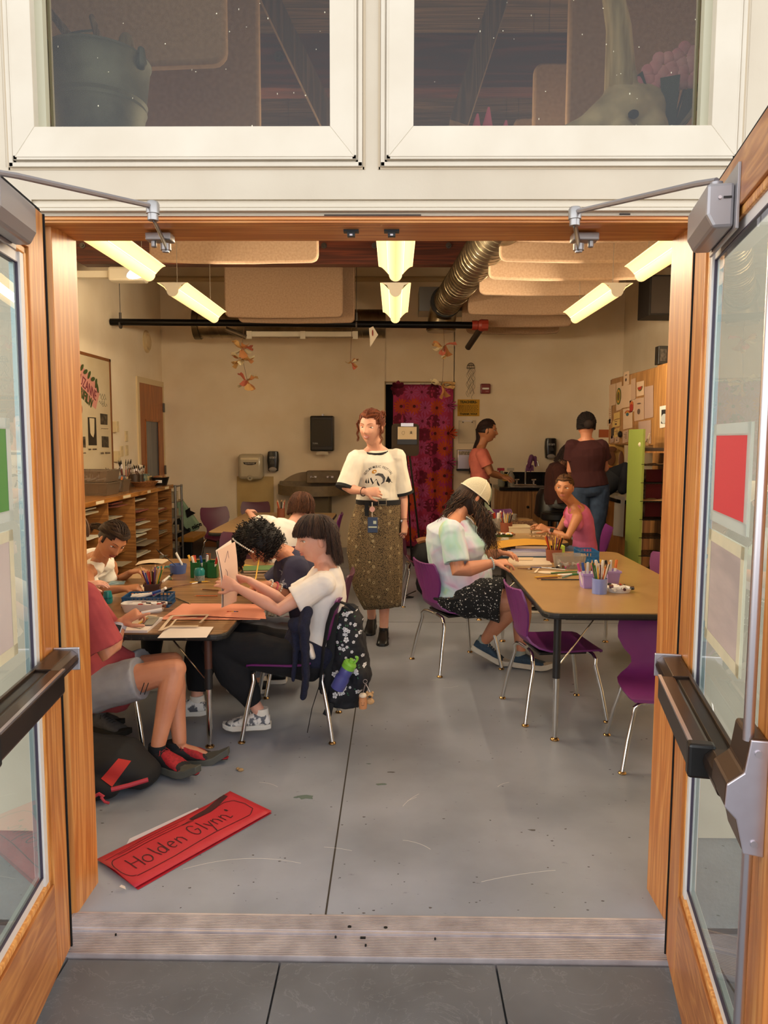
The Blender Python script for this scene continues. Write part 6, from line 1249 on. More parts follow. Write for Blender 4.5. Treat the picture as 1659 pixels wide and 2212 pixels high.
arcp = [(L0.x+.02+(a.x-L0.x-.02)*f, rim_z+(b.z-.02-rim_z)*(1-(1-f)**2.2)) for f in [i/12 for i in range(13)]]; MB().prism([(L0.x+.02, rim_z-.02)]+arcp+[(a.x, rim_z-.02)], .03, Matrix(((1, 0, 0), (0, 0, 1), (0, 1, 0))), 10.215).build('curved_splash', mat('sink_taupe_light', '#8f7a5c', .45), t, sf=0)
for px in (677, 713): q = Q(px, 1030, 10.02); MB().limb([q, q+V((.0, -.05, -.005))], [(.022, .012), (.02, .008)], 12).build('tap', chrome, t); MB().b2(q+V((-.045, -.005, -.015)), q+V((.045, .005, .012))).build('tap_plate', satin, t, sf=0, bevel=.004)
MB().b2((cxs-.22, 9.85, 0), (cxs+.22, 10.2, rim_z-.13)).build('pedestal', mat('pedestal_taupe', '#5d4f37', .5), t, sf=0, bevel=.02)
# fire alarm
t = on('fire_alarm', 'small red fire alarm strobe on the back wall', 'fire alarm'); c = Q(1048, 840); MB().b2(c+V((-.065, -.05, -.065)), c+V((.065, 0, .065))).build('housing', mat('alarm_red', '#7a1216', .35), t, sf=0, bevel=.012)
MB().b2(c+V((-.045, -.065, -.012)), c+V((.045, -.05, .012))).build('strobe', mat('strobe_lens', '#e8e4e0', .1), t, sf=0, bevel=.004); text('FIRE', 'lettering', mat('alarm_text', '#d8a0a0', .5), c+V((.02, -.052, -.038)), .022, t, BACK)
# yellow sign
t = on('paper_sign', 'yellow handwritten sign to teachers above clipboard', 'sign'); a, b = Q(988, 899), Q(1036, 863); MB().b2((a.x, 10.244, a.z), (b.x, 10.249, b.z)).build('card', mat('yellow_card', '#c9962c', .8), t, sf=0)
ink = mat('ink_green', '#3a3a14', .8); c = (a+b)/2; text('TEACHERS-', 'heading', ink, (c.x, 10.241, b.z-.035), .045, t, BACK, .0006, .04); text('THANK YOU!', 'thanks', ink, (c.x, 10.241, a.z+.028), .038, t, BACK, .0006, .03)
g = MB(); rr = random.Random(2)
for i in range(5):
    x = a.x+.02
    while x < b.x-.03: w_ = rr.uniform(.008, .03); g.b2((x, 10.241, b.z-.085-i*.018), (x+w_, 10.2435, b.z-.080-i*.018)); x += w_+.008
g.build('small_writing', ink, t, sf=0)
# jellyfish wire
t = on('wire_jellyfish', 'wire jellyfish with curly tentacles on the wall above the yellow sign', 'wire ornament'); wm = mat('dark_wire', '#4b3c2c', .5, .5); c = Q(1017, 792, 10.2); g = MB()
for a_ in (0, .6, 1.2, 1.8, 2.4): g.tube([c+V((.055*cos(q)*cos(a_), .04*cos(q)*sin(a_), .07*sin(q)-.02)) for q in [pi*i/12 for i in range(13)]], .0022, 5)
for z, r in ((-.02, .056), (.015, .048)): g.tube([c+V((r*cos(q), r*.7*sin(q), z)) for q in [2*pi*i/20 for i in range(20)]], .0025, 5, closed=True)
g.build('bell', wm, t); g = MB()
for k_ in range(7): x = -.045+.015*k_; L_ = rr.uniform(.25, .42); g.tube([c+V((x+.014*sin(i*1.1+k_), .01*cos(i*1.3+k_), -.02-L_*i/18)) for i in range(19)], .0016, 4)
g.build('tentacles', wm, t)
# clipboard + metal dispenser + dispenser
t = on('clipboard', 'white sheet on clipboard hung below yellow sign', 'clipboard'); a, b = Q(990, 958), Q(1028, 908); MB().b2((a.x, 10.24, a.z), (b.x, 10.249, b.z)).build('board', mat('white_board', '#c9b89a', .7), t, sf=0); MB().b2((a.x+.01, 10.236, a.z+.012), (b.x-.012, 10.2395, b.z-.02)).build('sheet', mat('sheet_cream', '#d8c8ab', .8), t, sf=0)
MB().b2((a.x+.05, 10.232, b.z-.014), (b.x-.05, 10.238, b.z-.006)).build('clip', satin, t, sf=0)
for px in (1000, 1020): q = Q(px, 912, 10.23); MB().ball(q, (.008, .006, .008), 8, 6).build('pin', blk, t)
t = on('steel_dispenser', 'steel paper dispenser on back wall left of ponytail girl', 'towel dispenser'); a, b = Q(986, 1013), Q(1030, 971); MB().b2((a.x, 10.1, a.z), (b.x, 10.25, b.z)).build('body', satin, t, sf=0, bevel=.01); MB().b2((a.x+.01, 10.096, b.z-.07), (b.x-.01, 10.1, b.z-.02)).build('sticker', mat('sticker_dark', '#6a5a48', .6, c2='#b7a78c', ns=60), t, sf=0); MB().b2((a.x-.004, 10.09, a.z-.02), (b.x+.004, 10.25, a.z)).build('slot', blk, t, sf=0)
# hanging paper ornaments
pf = [mat('tissue_a', '#c99f62', .85), mat('tissue_b', '#b77b4a', .85), mat('tissue_c', '#d8c9a2', .85), mat('tissue_d', '#b5624a', .85)]
def paperflower(parent, c, r, cols, n=7, seed=1):
    rr = random.Random(seed)
    for k_ in range(n):
        g = MB(); d = V((rr.uniform(-1, 1), rr.uniform(-.6, .6), rr.uniform(-.9, .6))).normalized(); a, b = frame(d); w = rr.uniform(.45, .8); p = c
        g.sheet(c-a*r*.12, c+a*r*.12, c+d*r+a*r*w*.6, c+d*r-a*r*w*.6, 4, 4, lambda u, v: .25*r*sin(u*pi)*v+.1*r*sin(v*5+k_)); g.build('petal', cols[k_ % len(cols)], parent)
def ornament(label, pts, top, seed):
    t = on('paper_flower_string', label, 'paper flower ornament'); g = MB(); g.tube([top]+[p for p, _ in pts], .0022, 5); g.build('string', mat('string_brown', '#6a4a30', .9), t)
    for i, (p, r) in enumerate(pts): paperflower(t, p, r, [pf[0], pf[2], pf[1]] if i % 2 else [pf[2], pf[1], pf[0], pf[3]], 8, seed+i)
ornament('string of three dried looking paper flowers hanging at left from the black bar', [(P(522, 752, 8.4), .12), (P(524, 775, 8.4), .13), (P(534, 822, 8.4), .12)], P(528, 702, 8.42), 3)
ornament('string of two paper flowers hanging right of the middle lamps', [(P(960, 748, 8.4), .13), (P(955, 832, 8.4), .14)], P(958, 702, 8.42), 9)
ornament('single orange paper flower hanging near the middle of the black bar', [(P(757, 782, 8.4), .09)], P(760, 702, 8.42), 15)
t = on('hanging_card', 'small white pennant card with red mark hung from black bar', 'card'); a = P(806, 705, 8.37); MB().prism([(0, 0), (.055, -.09), (-.03, -.22), (-.045, -.02)], .002, BACK).build('card', mat('card_white', '#d9cdb8', .8), t, sf=0).location = a; MB().ball(a+V((-.005, -.006, -.07)), (.008, .002, .035), 8, 6).build('mark', mat('mark_red', '#8c2c22', .7), t)
# ============ LEFT WALL
LW = lambda px, py, d=.0: X(px, py, -3.12+d)
def wallsheet(g, pts, d): g.add([LW(*q, d) for q in pts], [tuple(range(len(pts)))])
t = st(empty('door_4')); y0, y1, zt = 9.27, 10.2, 2.15; dw = wood('door_veneer', '#8a4c1e', '#b56a2e', '#9c5824', 2, .8, .4, .2)
MB().b2((-3.125, y0, 0), (-3.105, y0+.2, zt)).b2((-3.125, y1-.2, 0), (-3.105, y1, zt)).b2((-3.125, y0+.2, 0), (-3.105, y1-.2, .3)).b2((-3.125, y0+.2, zt-.45), (-3.105, y1-.2, zt)).build('door_leaf', dw, t, sf=0)
MB().b2((-3.13, y0+.2, .3), (-3.115, y1-.2, zt-.45)).build('door_pane', mat('curtained_glass', '#6d7074', .25, c2='#565a60', ns=3, sc3=(1, 9, .3)), t, sf=0)
MB().b2((-3.106, y0+.19, .29), (-3.098, y0+.215, zt-.44)).b2((-3.106, y1-.215, .29), (-3.098, y1-.19, zt-.44)).b2((-3.106, y0+.19, zt-.465), (-3.098, y1-.19, zt-.44)).build('door_moulding', dw, t, sf=0)
MB().b2((-3.12, y0-.07, 0), (-3.10, y0, zt+.07)).b2((-3.12, y1, 0), (-3.10, y1+.045, zt+.07)).b2((-3.12, y0, zt), (-3.10, y1, zt+.07)).build('door_casing', mat('cream_casing', '#d8c196', .6), t, sf=0)
for z in (1.88, 1.05): MB().b2((-3.10, y1-.012, z-.06), (-3.085, y1+.03, z+.06)).build('hinge', MATS['bolt_steel'], t, sf=0)
t = on('round_vent', 'round cream air vent high on the left wall', 'air vent'); c = LW(316, 738); Mx_ = Matrix(((0, 0, 1), (1, 0, 0), (0, 1, 0)))
MB().lathe(c, [(.14, .0), (.14, .012), (.11, .03), (.085, .02), (.08, .035), (.05, .05), (0, .052)], 28, Mx_).build('ring', mat('vent_cream', '#cbb185', .5), t)
wb = st_ = on('notice_board', 'white notice board framed in wood on the left wall', 'notice board'); za, zb = 2.30, 1.12
MB().b2((-3.12, 6.3, zb), (-3.108, 8.32, za)).build('board', mat('board_white', '#cdbb9a', .6, c2='#c2ae8a', ns=2), wb, sf=0)
MB().b2((-3.12, 6.3, za), (-3.10, 8.35, za+.03)).b2((-3.12, 8.32, zb), (-3.10, 8.35, za+.03)).build('frame', MATS['base_wood'], wb, sf=0)
t = on('pink_poster', 'tilted pink hand-lettered poster with leaves on the notice board', 'poster'); g = MB(); wallsheet(g, ((168, 778), (212, 835), (215, 850), (207, 884), (168, 848)), .016); g.build('card', mat('pink_poster_card', '#c98878', .8), t, sf=0)
gr, pk = mat('poster_green', '#3f4a1c', .8), mat('poster_burgundy', '#7a2c3a', .8)
d1 = (LW(205, 838, .02)-LW(172, 800, .02)).normalized(); up1 = V((0, 0, 1)); up1 = (up1-d1*up1.dot(d1)).normalized(); Mp = MX(d1, up1)
text('SUZANNE', 'lettering', pk, LW(189, 836, .02), .15, t, Mp, .0008, -.005, xs=.7); text('RIFILW', 'lettering', gr, LW(187, 860, .02), .13, t, Mp, .0008, .03, xs=.8)
g = MB()
for px, py, a_ in ((177, 794, .6), (185, 803, .3), (193, 810, .8), (201, 819, .2), (208, 828, 1.2), (211, 838, 1.9)): c = LW(px, py, .021); g.ball(c, (.002, .055, .022), 8, 6, Euler((a_, 0, 0)).to_matrix())
g.build('leaves', gr, t)
g = MB(); 
for px, py in ((222, 855), (224, 862), (221, 870), (226, 876)): c = LW(px, py, .012); g.tube([c+V((0, -.09+.02*i, .02*sin(i*2.))) for i in range(9)], .003, 4)
g.build('board_writing', mat('marker_grey', '#6b6450', .8), wb)
photo = mat('photo_dark', '#1c1712', .4, c2='#6a5c4a', ns=22, lo=.45, hi=.75); paperw = mat('wall_paper_note', '#cdb994', .8)
for lab, q, m_ in (('tall black and white photograph on the notice board', ((189, 901), (207, 902), (209, 962), (191, 962)), mat('photo_tall', '#14100c', .4)), ('upper small dark photograph by the notice board frame', ((216, 893), (232, 895), (232, 918), (217, 917)), photo), ('lower small dark photograph by the notice board frame', ((219, 942), (234, 943), (235, 967), (220, 966)), photo), ('small dark photograph at left edge of the notice board', ((176, 943), (184, 943), (185, 967), (176, 966)), photo)):
    t = on('photograph', lab, 'photograph', 'photographs on the notice board'); g = MB(); p = [V(LW(*a_, .013)) for a_ in q]; c = sum(p, V())/4; g.add([c+(a_-c)*1.12 for a_ in p], [(0, 1, 2, 3)]); g.build('border', paperw, t, sf=0); g = MB(); g.add([a_+V((.002, 0, 0)) for a_ in p], [(0, 1, 2, 3)]); g.build('picture', m_, t, sf=0)
    if 'tall' in lab: g = MB(); g.add([LW(*a_, .017) for a_ in ((193, 903), (204, 904), (204, 935), (202, 945), (197, 940), (195, 935))], [(0, 1, 2, 3, 4, 5)]); g.build('sky', paperw, t, sf=0)
for lab, q, s_ in (('caption strip under the tall photograph', ((190, 966), (212, 966), (211, 975), (191, 974)), 'THE GROVE'), ('caption strip under the upper small photograph', ((218, 922), (236, 922), (236, 930), (219, 930)), 'TREES'), ('wide caption strip at lower right corner of the notice board', ((216, 974), (240, 974), (240, 983), (216, 983)), 'FORM IMPACT'), ('caption strip at left edge of the notice board', ((176, 974), (187, 974), (187, 983), (176, 983)), 'OPUS')):
    t = on('caption_strip', lab, 'paper strip', 'captions on the notice board'); g = MB(); g.add([LW(*a_, .016) for a_ in q], [(0, 1, 2, 3)]); g.build('strip', paperw, t, sf=0)
    a_, b_ = LW(*q[0], .018), LW(*q[2], .018); g = MB(); rr = random.Random(len(lab)); n_ = len(s_); w_ = (b_.y-a_.y)*.86/n_
    for i in range(n_):
        if s_[i] != ' ': yy = a_.y+(b_.y-a_.y)*.07+i*w_; g.b2((a_.x, yy, b_.z+.015), (a_.x+.001, yy+w_*.7, a_.z-.015)) if rr.random() < .5 else g.tube([V((a_.x, yy, b_.z+.015)), V((a_.x, yy+w_*.35, a_.z-.015)), V((a_.x, yy+w_*.7, b_.z+.015))], .003, 4)
    g.build('writing', mat('strip_ink', '#5d4a38', .8), t, sf=0)
for px, py, lab in ((245, 922, 'cream thermostat box beside the notice board frame'), (272, 942, 'cream light switch on the left wall near the door'), (248, 986, 'lower cream switch plate beside notice board'), (262, 975, 'small cream outlet above the brush jars'), (273, 973, 'small cream outlet nearest the left wall door')):
    t = on('switch_plate', lab, 'switch plate'); c = LW(px, py); MB().b2(c+V((0, -.04, -.06)), c+V((.012 if px > 260 else .05, .04, .06))).build('plate', mat('switch_cream', '#cfb88c', .5), t, sf=0, bevel=.003); MB().b2(c+V((.012, -.008, -.015)), c+V((.02 if px > 260 else .056, .008, .015))).build('toggle', MATS['vent_cream'], t, sf=0)
tag(MB().ball(LW(175, 884, .03), (.008, .03, .05), 10, 8).build('red_tag', mat('red_tag', '#8f2018', .6)), 'small red tag on the notice board at the jamb edge', 'tag')
# cabinet with pigeonholes
shw = wood('shelf_pine', '#7a4a20', '#a9733a', '#925f2c', 1, 1.1, .5, .15); shb = wood('shelf_back', '#5a3416', '#7c4e26', '#6b4120', 1, 1., .6, .05)
t = on('pigeonhole_cabinet', 'long wooden cabinet with paper shelves along left wall', 'cabinet'); xf = -2.56; ya, yb, zt = 5.3, 8.66, .95
MB().b2((-3.12, ya, zt-.045), (xf+.02, yb+.02, zt)).build('worktop', wood('worktop_oak', '#7d4c1f', '#b5793a', '#9a622b', 1, .9, .22, .4), t, sf=0, bevel=.004)
MB().b2((-3.12, ya, .08), (-3.10, yb, zt-.045)).build('back_panel', shb, t, sf=0); MB().b2((-3.1, ya, .0), (xf-.03, yb, .08)).build('plinth', shb, t, sf=0)
for y in (5.32, 6.02, 6.72, 7.42, 8.15, 8.65): MB().b2((-3.1, y-.011, .08), (xf, y+.011, zt-.045)).build('divider', wood('divider_pine', '#7a4a20', '#a9733a', '#925f2c', 0, 1., .5, .1), t, sf=0)
bays = ((6.02, 6.72), (6.72, 7.42), (7.42, 8.15), (8.15, 8.65)); rr = random.Random(8)
for b, (a_, c_) in enumerate(bays):
    for i in range(7 if b < 3 else 6):
        z = .14+i*.115 if b < 3 else .13+i*.135; dep = xf-.02 if b == 3 else xf-.10
        if z > .86: continue
        MB().b2((-3.1, a_+.011, z-.006), (dep, c_-.011, z)).build('shelf', shw, t, sf=0)
tag(MB().b2((xf+.021, 6.4, zt-.036), (xf+.0225, 6.58, zt-.01)).build('label_strip', paperw, sf=0), 'paper label on worktop edge nearest the jamb', 'label', 'labels on the worktop edge')
for y_, w_, l_ in ((7.05, .2, 'second'), (7.75, .1, 'third'), (8.35, .14, 'last')): tag(MB().b2((xf+.021, y_, zt-.036), (xf+.0225, y_+w_, zt-.01)).build('label_strip', paperw, sf=0), 'paper label on worktop edge, %s from the jamb' % l_, 'label', 'labels on the worktop edge')
pcs = [mat('paper_a', '#b9a88a', .85), mat('paper_b', '#a79577', .85), mat('paper_c', '#93826a', .85), mat('paper_d', '#8a4a3a', .85), mat('paper_e', '#c9bfa8', .85)]
for b, (a_, c_) in enumerate(bays):
    for i in range(7 if b < 3 else 6):
        z = .14+i*.115 if b < 3 else .13+i*.135
        if z > .86 or rr.random() < .12: continue
        n_ = rr.randint(1, 2); dep = xf-.02 if b == 3 else xf-.10
        for k_ in range(n_):
            x1 = dep+rr.uniform(.0, .10) if b < 3 else dep-.02; w_ = rr.uniform(.25, .45); h_ = .004+.012*rr.random(); yy = a_+.02+rr.uniform(0, max(.01, (c_-a_)-.06-w_)); zz = z+.001+k_*.018; cu = rr.uniform(-.02, .02)
            g = MB(); g.sheet((x1-.36, yy, zz+h_), (x1, yy, zz+h_), (x1, min(yy+w_, c_-.02), zz+h_), (x1-.36, min(yy+w_, c_-.02), zz+h_), 6, 3, lambda u, v: max(0, cu)*u*u, h_)
            tag(g.build('paper_stack', rr.choice(pcs)), 'loose papers in %s compartment column of the left cabinet, shelf %s from the floor' % (['first', 'second', 'third', 'last'][b], ['first', 'second', 'third', 'fourth', 'fifth', 'sixth', 'seventh'][i]), 'papers', 'papers in the pigeonhole shelves')
# metal rack beyond
t = on('metal_rack', 'grey metal tube rack at the far end of the wooden cabinet', 'rack')
for y in (8.74, 9.0):
    for x in (-2.54, -3.0): MB().cyl((x, y, 0), (x, y, .93), .014, n=8).build('post', mat('grey_tube', '#807a74', .4, .6), t)
for z in (.2, .38, .56, .74, .92): MB().b2((-3.01, 8.73, z-.01), (-2.53, 9.01, z)).build('shelf', MATS['grey_tube'], t, sf=0)
for i, z in enumerate((.2, .38, .56, .74)): tag(MB().b2((-2.96, 8.77, z), (-2.57, 8.97, z+.05+.02*i)).build('paper_stack', pcs[i % 3], sf=0), 'papers on the metal rack, level %s from the floor' % ['one', 'two', 'three', 'four'][i], 'papers', 'papers on the metal rack')
# things on the cabinet
ZC_ = .951
def at(px, py, z): return F(px, py, z)
def ax(px, x=-2.95): c = V((x, X(px, 946, x).y, ZC_)); return c if c.y < 8.55 else V((c.x*8.55/c.y, 8.55, ZC_))
def cup(name, c, r, h, m_, label, cat='cup', r2=None, wall=.004):
    r2 = r2 or r; t = empty(name, c, 0, label, cat); MB().lathe((0, 0, 0), [(r*.98, 0), (r2, h), (r2-wall, h), (r-wall, .006)], 24).build('body', m_, t); return t
stick_cols = {'red': '#a8261c', 'black': '#16120f', 'orange': '#c8661e', 'yellow': '#d6a32a', 'green': '#2c6a38', 'blue': '#2a4a8c', 'brown': '#6a3a1e', 'white': '#d8d2c8', 'maroon': '#4a1414', 'purple': '#5a2c6c', 'teal': '#1f6a6a', 'pink': '#b8407c'}
_st = {}
def stick(kind, col, L_):
    k = (kind, col, round(L_, 2))
    if k not in _st:
        m_ = mat('stick_'+col, stick_cols[col], .4); wd_ = mat('bare_wood', '#c99a66', .7)
        if kind == 'pencil':
            g = MB(); g.cyl((0, 0, 0), (0, 0, L_-.018), .0037, n=6); g.mi = 1; g.cyl((0, 0, L_-.018), (0, 0, L_-.004), .0036, .0012, 6); g.mi = 0; g.cyl((0, 0, L_-.004), (0, 0, L_), .0012, .0003, 6); _st[k] = (g, [m_, wd_])
        elif kind == 'brush':
            g = MB(); g.cyl((0, 0, 0), (0, 0, L_*.7), .002, .0036, 8); g.mi = 1; g.cyl((0, 0, L_*.7), (0, 0, L_*.84), .0042, n=8); g.mi = 2; g.lathe((0, 0, L_*.84), [(.004, 0), (.006, .01), (.0015, L_*.16)], 8); _st[k] = (g, [m_, satin, mat('bristle', '#1d130d', .9)])
        else:
            g = MB(); g.cyl((0, 0, 0), (0, 0, L_*.66), .0075, n=12); g.mi = 1; g.cyl((0, 0, L_*.66), (0, 0, L_), .0082, .0075, 12); _st[k] = (g, [mat('marker_white', '#e3ddd6', .4), m_])
        g, ms = _st[k]; o = g.build(kind if kind != 'marker' else 'marker_pen', ms, sf=0); _st[k] = o; return o
    o = _st[k].copy(); COL.objects.link(o); return o
def put_stick(kind, col, L_, base, d, label, group=None):
    o = stick(kind, col, L_); o.location = base; o.rotation_mode = 'QUATERNION'; o.rotation_quaternion = V(d).to_track_quat('Z', 'Y'); tag(o, label, {'pencil': 'pencil', 'brush': 'paintbrush', 'marker': 'marker pen'}[kind], group); return o
def filled(c, r, h, kind, cols, L_, n, label, group, seed=1, spread=.3, z0=.008):
    rr = random.Random(seed)
    for i in range(n):
        a_ = 2*pi*i/n+rr.uniform(-.3, .3); q = r*.55*sqrt(rr.random()+.2); b_ = V((cos(a_)*q*.5, sin(a_)*q*.5, z0)); tpt = V((cos(a_)*r*.72, sin(a_)*r*.72, h)); put_stick(kind, cols[i % len(cols)], L_*rr.uniform(.92, 1.06), V(c)+b_, tpt-b_, label, group)
c = ax(268, -2.78); cup('steel_can', c, .055, .135, mat('ribbed_steel', '#b9ad96', .2, 1.), 'ribbed steel can of paintbrushes on the wooden cabinet', 'can'); filled(c, .05, .135, 'brush', ['black', 'brown', 'maroon', 'red'], .30, 14, 'paintbrush in the steel can on the wooden cabinet', 'paintbrushes in the steel can', 2)
for i, (px, py, r, h, lab) in enumerate(((215, 1040, .07, .12, 'dark jar of brushes behind the clear bins'), (240, 1032, .06, .12, 'dark jar of brushes beside the stacked boxes'), (288, 1038, .06, .13, 'brown jar of brushes right of the steel can'), (299, 1030, .05, .12, 'dark jar of brushes next to the tissue box'), (196, 1046, .06, .10, 'dark jar of brushes at the jamb edge'))):
    c = ax(px, -2.85); cup('brush_jar', c, r, h, mat('jar_dark', '#3a2a1c', .4), lab, 'jar'); filled(c, r, h, 'brush', ['maroon', 'black', 'brown'], .22, 9, 'paintbrush in the '+lab, 'paintbrushes in the '+lab, 20+i)
clr = glass('clear_plastic', (.86, .80, .70), .08, .15)
def bin_(name, c, w, d, h, m_, label, rot=0, taper=1.12, cat='bin', rimm=None):
    t = empty(name, c, rot, label, cat); g = MB(); w0, d0 = w/2/taper, d/2/taper; w1, d1 = w/2, d/2
    for inset, fl in ((0, 1), (.003, -1)):
        b_ = [V((x*(w0-inset), y*(d0-inset), .003 if inset else 0)) for x, y in ((-1, -1), (1, -1), (1, 1), (-1, 1))]; u_ = [V((x*(w1-inset), y*(d1-inset), h)) for x, y in ((-1, -1), (1, -1), (1, 1), (-1, 1))]
        f = [(3, 2, 1, 0), (0, 1, 5, 4), (1, 2, 6, 5), (2, 3, 7, 6), (3, 0, 4, 7)]; g.add(b_+u_, f if fl > 0 else [q[::-1] for q in f])
    g.add([V((x*(w1-i_), y*(d1-i_), h)) for i_ in (0, .003) for x, y in ((-1, -1), (1, -1), (1, 1), (-1, 1))], [(0, 1, 5, 4), (1, 2, 6, 5), (2, 3, 7, 6), (3, 0, 4, 7)]); g.build('shell', m_, t, sf=0)
    g = MB(); [g.b2(a_, b_) for a_, b_ in (((-w1-.005, -d1-.005, h-.012), (w1+.005, -d1, h)), ((-w1-.005, d1, h-.012), (w1+.005, d1+.005, h)), ((-w1-.005, -d1, h-.012), (-w1, d1, h)), ((w1, -d1, h-.012), (w1+.005, d1, h)))]; g.build('rim', rimm or m_, t, sf=0); return t
dc = mat('dull_clear', '#6f5c48', .3, alpha=.6)
c = V((-2.80, 7.05, ZC_)); bin_('clear_bin', c, .36, .34, .12, dc, 'lower clear plastic bin of two stacked on the cabinet'); bin_('clear_bin', c+V((0, 0, .122)), .36, .34, .11, dc, 'upper clear plastic bin of two stacked on the cabinet'); 
for i in range(10): put_stick('marker', ['red', 'maroon', 'brown', 'orange'][i % 4], .13, c+V((-.12+.026*i, -.06, .135+.006*(i % 3))), V((.2*sin(i), 1, .05)), 'marker pen lying in the upper clear bin', 'markers in the clear bin')
c = V((-2.78, 7.48, ZC_)); bin_('clear_bin', c, .26, .2, .12, dc, 'small clear bin with label right of the stacked bins'); [put_stick('marker', 'orange', .14, c+V((-.09+.02*i, 0, .01)), V((.2*sin(i*2), .1, 1)), 'orange marker standing in the small clear bin', 'orange markers in the small bin') for i in range(8)]
tag(MB().b2(c+V((-.05, -.106, .04)), c+V((.05, -.104, .07))).build('label_strip', paperw, sf=0), 'paper label on the small clear bin', 'label')
for i in range(5): c = ax(232, -2.92)+V((0, 0, .0145+.029*i)); tag(MB().box(c+V((.01*(i % 2), 0, 0)), (.30, .22, .028), (0, 0, .05*i)).build('cd_case', mat('case_blue', '#3a4654', .4) if i % 2 else mat('case_grey', '#6c6f72', .4), sf=0, bevel=.002), 'flat case in stack behind brush jars, %s from the bottom' % ['first', 'second', 'third', 'fourth', 'fifth'][i], 'case', 'flat cases behind the brushes')
t = on('tissue_box', 'patterned tissue box with a white tissue on the cabinet', 'tissue box'); c = ax(303, -2.85); MB().b2(c+V((-.07, -.07, 0)), c+V((.07, .07, .125))).build('box', mat('tissue_print', '#3f5a60', .6, c2='#8a8f78', ns=14, lo=.45, hi=.52), t, sf=0); MB().sheet(c+V((-.04, 0, .125)), c+V((.03, 0, .125)), c+V((.05, -.01, .215)), c+V((-.05, .02, .235)), 5, 5, lambda u, v: .02*sin(u*6)).build('tissue', mat('tissue_white', '#d8c8b0', .9), t)
t = on('wicker_basket', 'shallow wicker basket holding red trinkets on the cabinet', 'basket'); c = V((-(852-308)/1640*8.3, 8.3, ZC_)); wk = mat('wicker', '#8c5a2c', .8, c2='#6a3f1c', ns=60); MB().lathe(c, [(.11, 0), (.15, .05), (.143, .05), (.105, .008)], 28).build('bowl', wk, t); MB().tube([c+V((.148*cos(a_), .148*sin(a_), .05)) for a_ in [2*pi*i/30 for i in range(30)]], .006, 6, closed=True).build('rim', wk, t)
for i in range(7): a_ = i*2.4; tag(MB().ball(c+V((.06*cos(a_), .06*sin(a_), .03)), (.028, .022, .018), 10, 7).build('trinket', mat('trinket_red', '#9c3420', .6)), 'small red trinket lying in the wicker basket', 'trinket', 'trinkets in the wicker basket')
t = on('berry_box', 'small black tub with food inside at right end of the cabinet top', 'tub'); c = V((-(852-343)/1640*8.52, 8.52, ZC_)); MB().lathe(c, [(.075, 0), (.10, .085), (.105, .09), (.10, .09), (.072, .01)], 4+16).build('tub', blk, t); MB().ball(c+V((0, 0, .08)), (.085, .085, .03), 16, 8).build('contents', mat('tub_food', '#a88a5c', .6, c2='#7a3a20', ns=30), t); MB().b2(c+V((-.02, -.10, .03)), c+V((.05, -.092, .06))).build('sticker', MATS['marker_white'] if 'marker_white' in MATS else paperw, t, sf=0)
tag(MB().b2((-2.76, 8.36, ZC_), (-2.68, 8.42, ZC_+.02)).build('folded_paper', MATS['tissue_white'], sf=0), 'folded white paper between basket and black tub', 'paper')
tag(MB().b2((-2.84, 8.5, ZC_), (-2.76, 8.6, ZC_+.1)).build('carton', mat('carton', '#b9a06c', .6), sf=0, bevel=.004), 'small carton behind the black tub', 'carton')
# bag on wall + yellow bin
t = on('tote_bag', 'pale green tote bag printed be nice hanging by the cabinet end', 'bag'); g = MB(); pts = [(383, 1083), (395, 1080), (432, 1132), (430, 1142), (406, 1152), (384, 1108)]; vs = [P(*q, 9.9) for q in pts]
M_ = None; k = len(vs); ctr = sum(vs, V())/k; g.add([q+V((0, -.05, 0)) for q in vs]+[ctr+(q-ctr)*1.03+V((0, .02, 0)) for q in vs], [tuple(range(k)), tuple(range(2*k-1, k-1, -1))]+[(i, i+k, (i+1) % k+k, (i+1) % k) for i in range(k)])
g.build('cloth', mat('mint_cloth', '#8fa88c', .9, c2='#82997f', ns=8), t, sf=0, bevel=.02)
text('be nice', 'lettering', blk, P(417, 1139, 9.83), .085, t, MX((.85, 0, .38), (-.38, 0, .85)), .0006, .03); g = MB(); c = P(407, 1108, 9.83); g.prism([(-.05, .0), (-.03, .07), (0, .04), (.03, .05), (.075, .06), (.05, 0), (.03, -.06), (0, -.04)], .001, BACK@Euler((0, 0, -.7)).to_matrix()); g.v = [tuple(c+V(q)) for q in g.v]; g.build('print', blk, t, sf=0)
g = MB(); g.limb([P(390, 1135, 9.95), P(410, 1170, 9.9), P(418, 1186, 9.85)], [.10, .13, .10], 16); tag(g.build('black_bag', MATS['black_cotton']), 'black bag below the pale green tote', 'bag')
tag(MB().b2(P(384, 1105, 9.93), P(396, 1078, 9.95)).build('snack_packet', mat('gold_packet', '#b08a3a', .3, .3, c2='#d8c08a', ns=20), sf=0), 'gold packet sticking up behind the tote bag', 'packet')
t = on('storage_tote', 'black storage box with yellow lid by the cabinet end', 'box'); a = P(386, 1165, 9.0); b = P(436, 1150, 9.5); MB().b2((a.x, 9.05, 0), (b.x, 9.6, a.z-.03)).build('box', blk, t, sf=0, bevel=.02); MB().b2((a.x-.02, 9.02, a.z-.04), (b.x+.02, 9.63, a.z+.02)).build('lid', mat('lid_yellow', '#b0761e', .5), t, sf=0, bevel=.012)
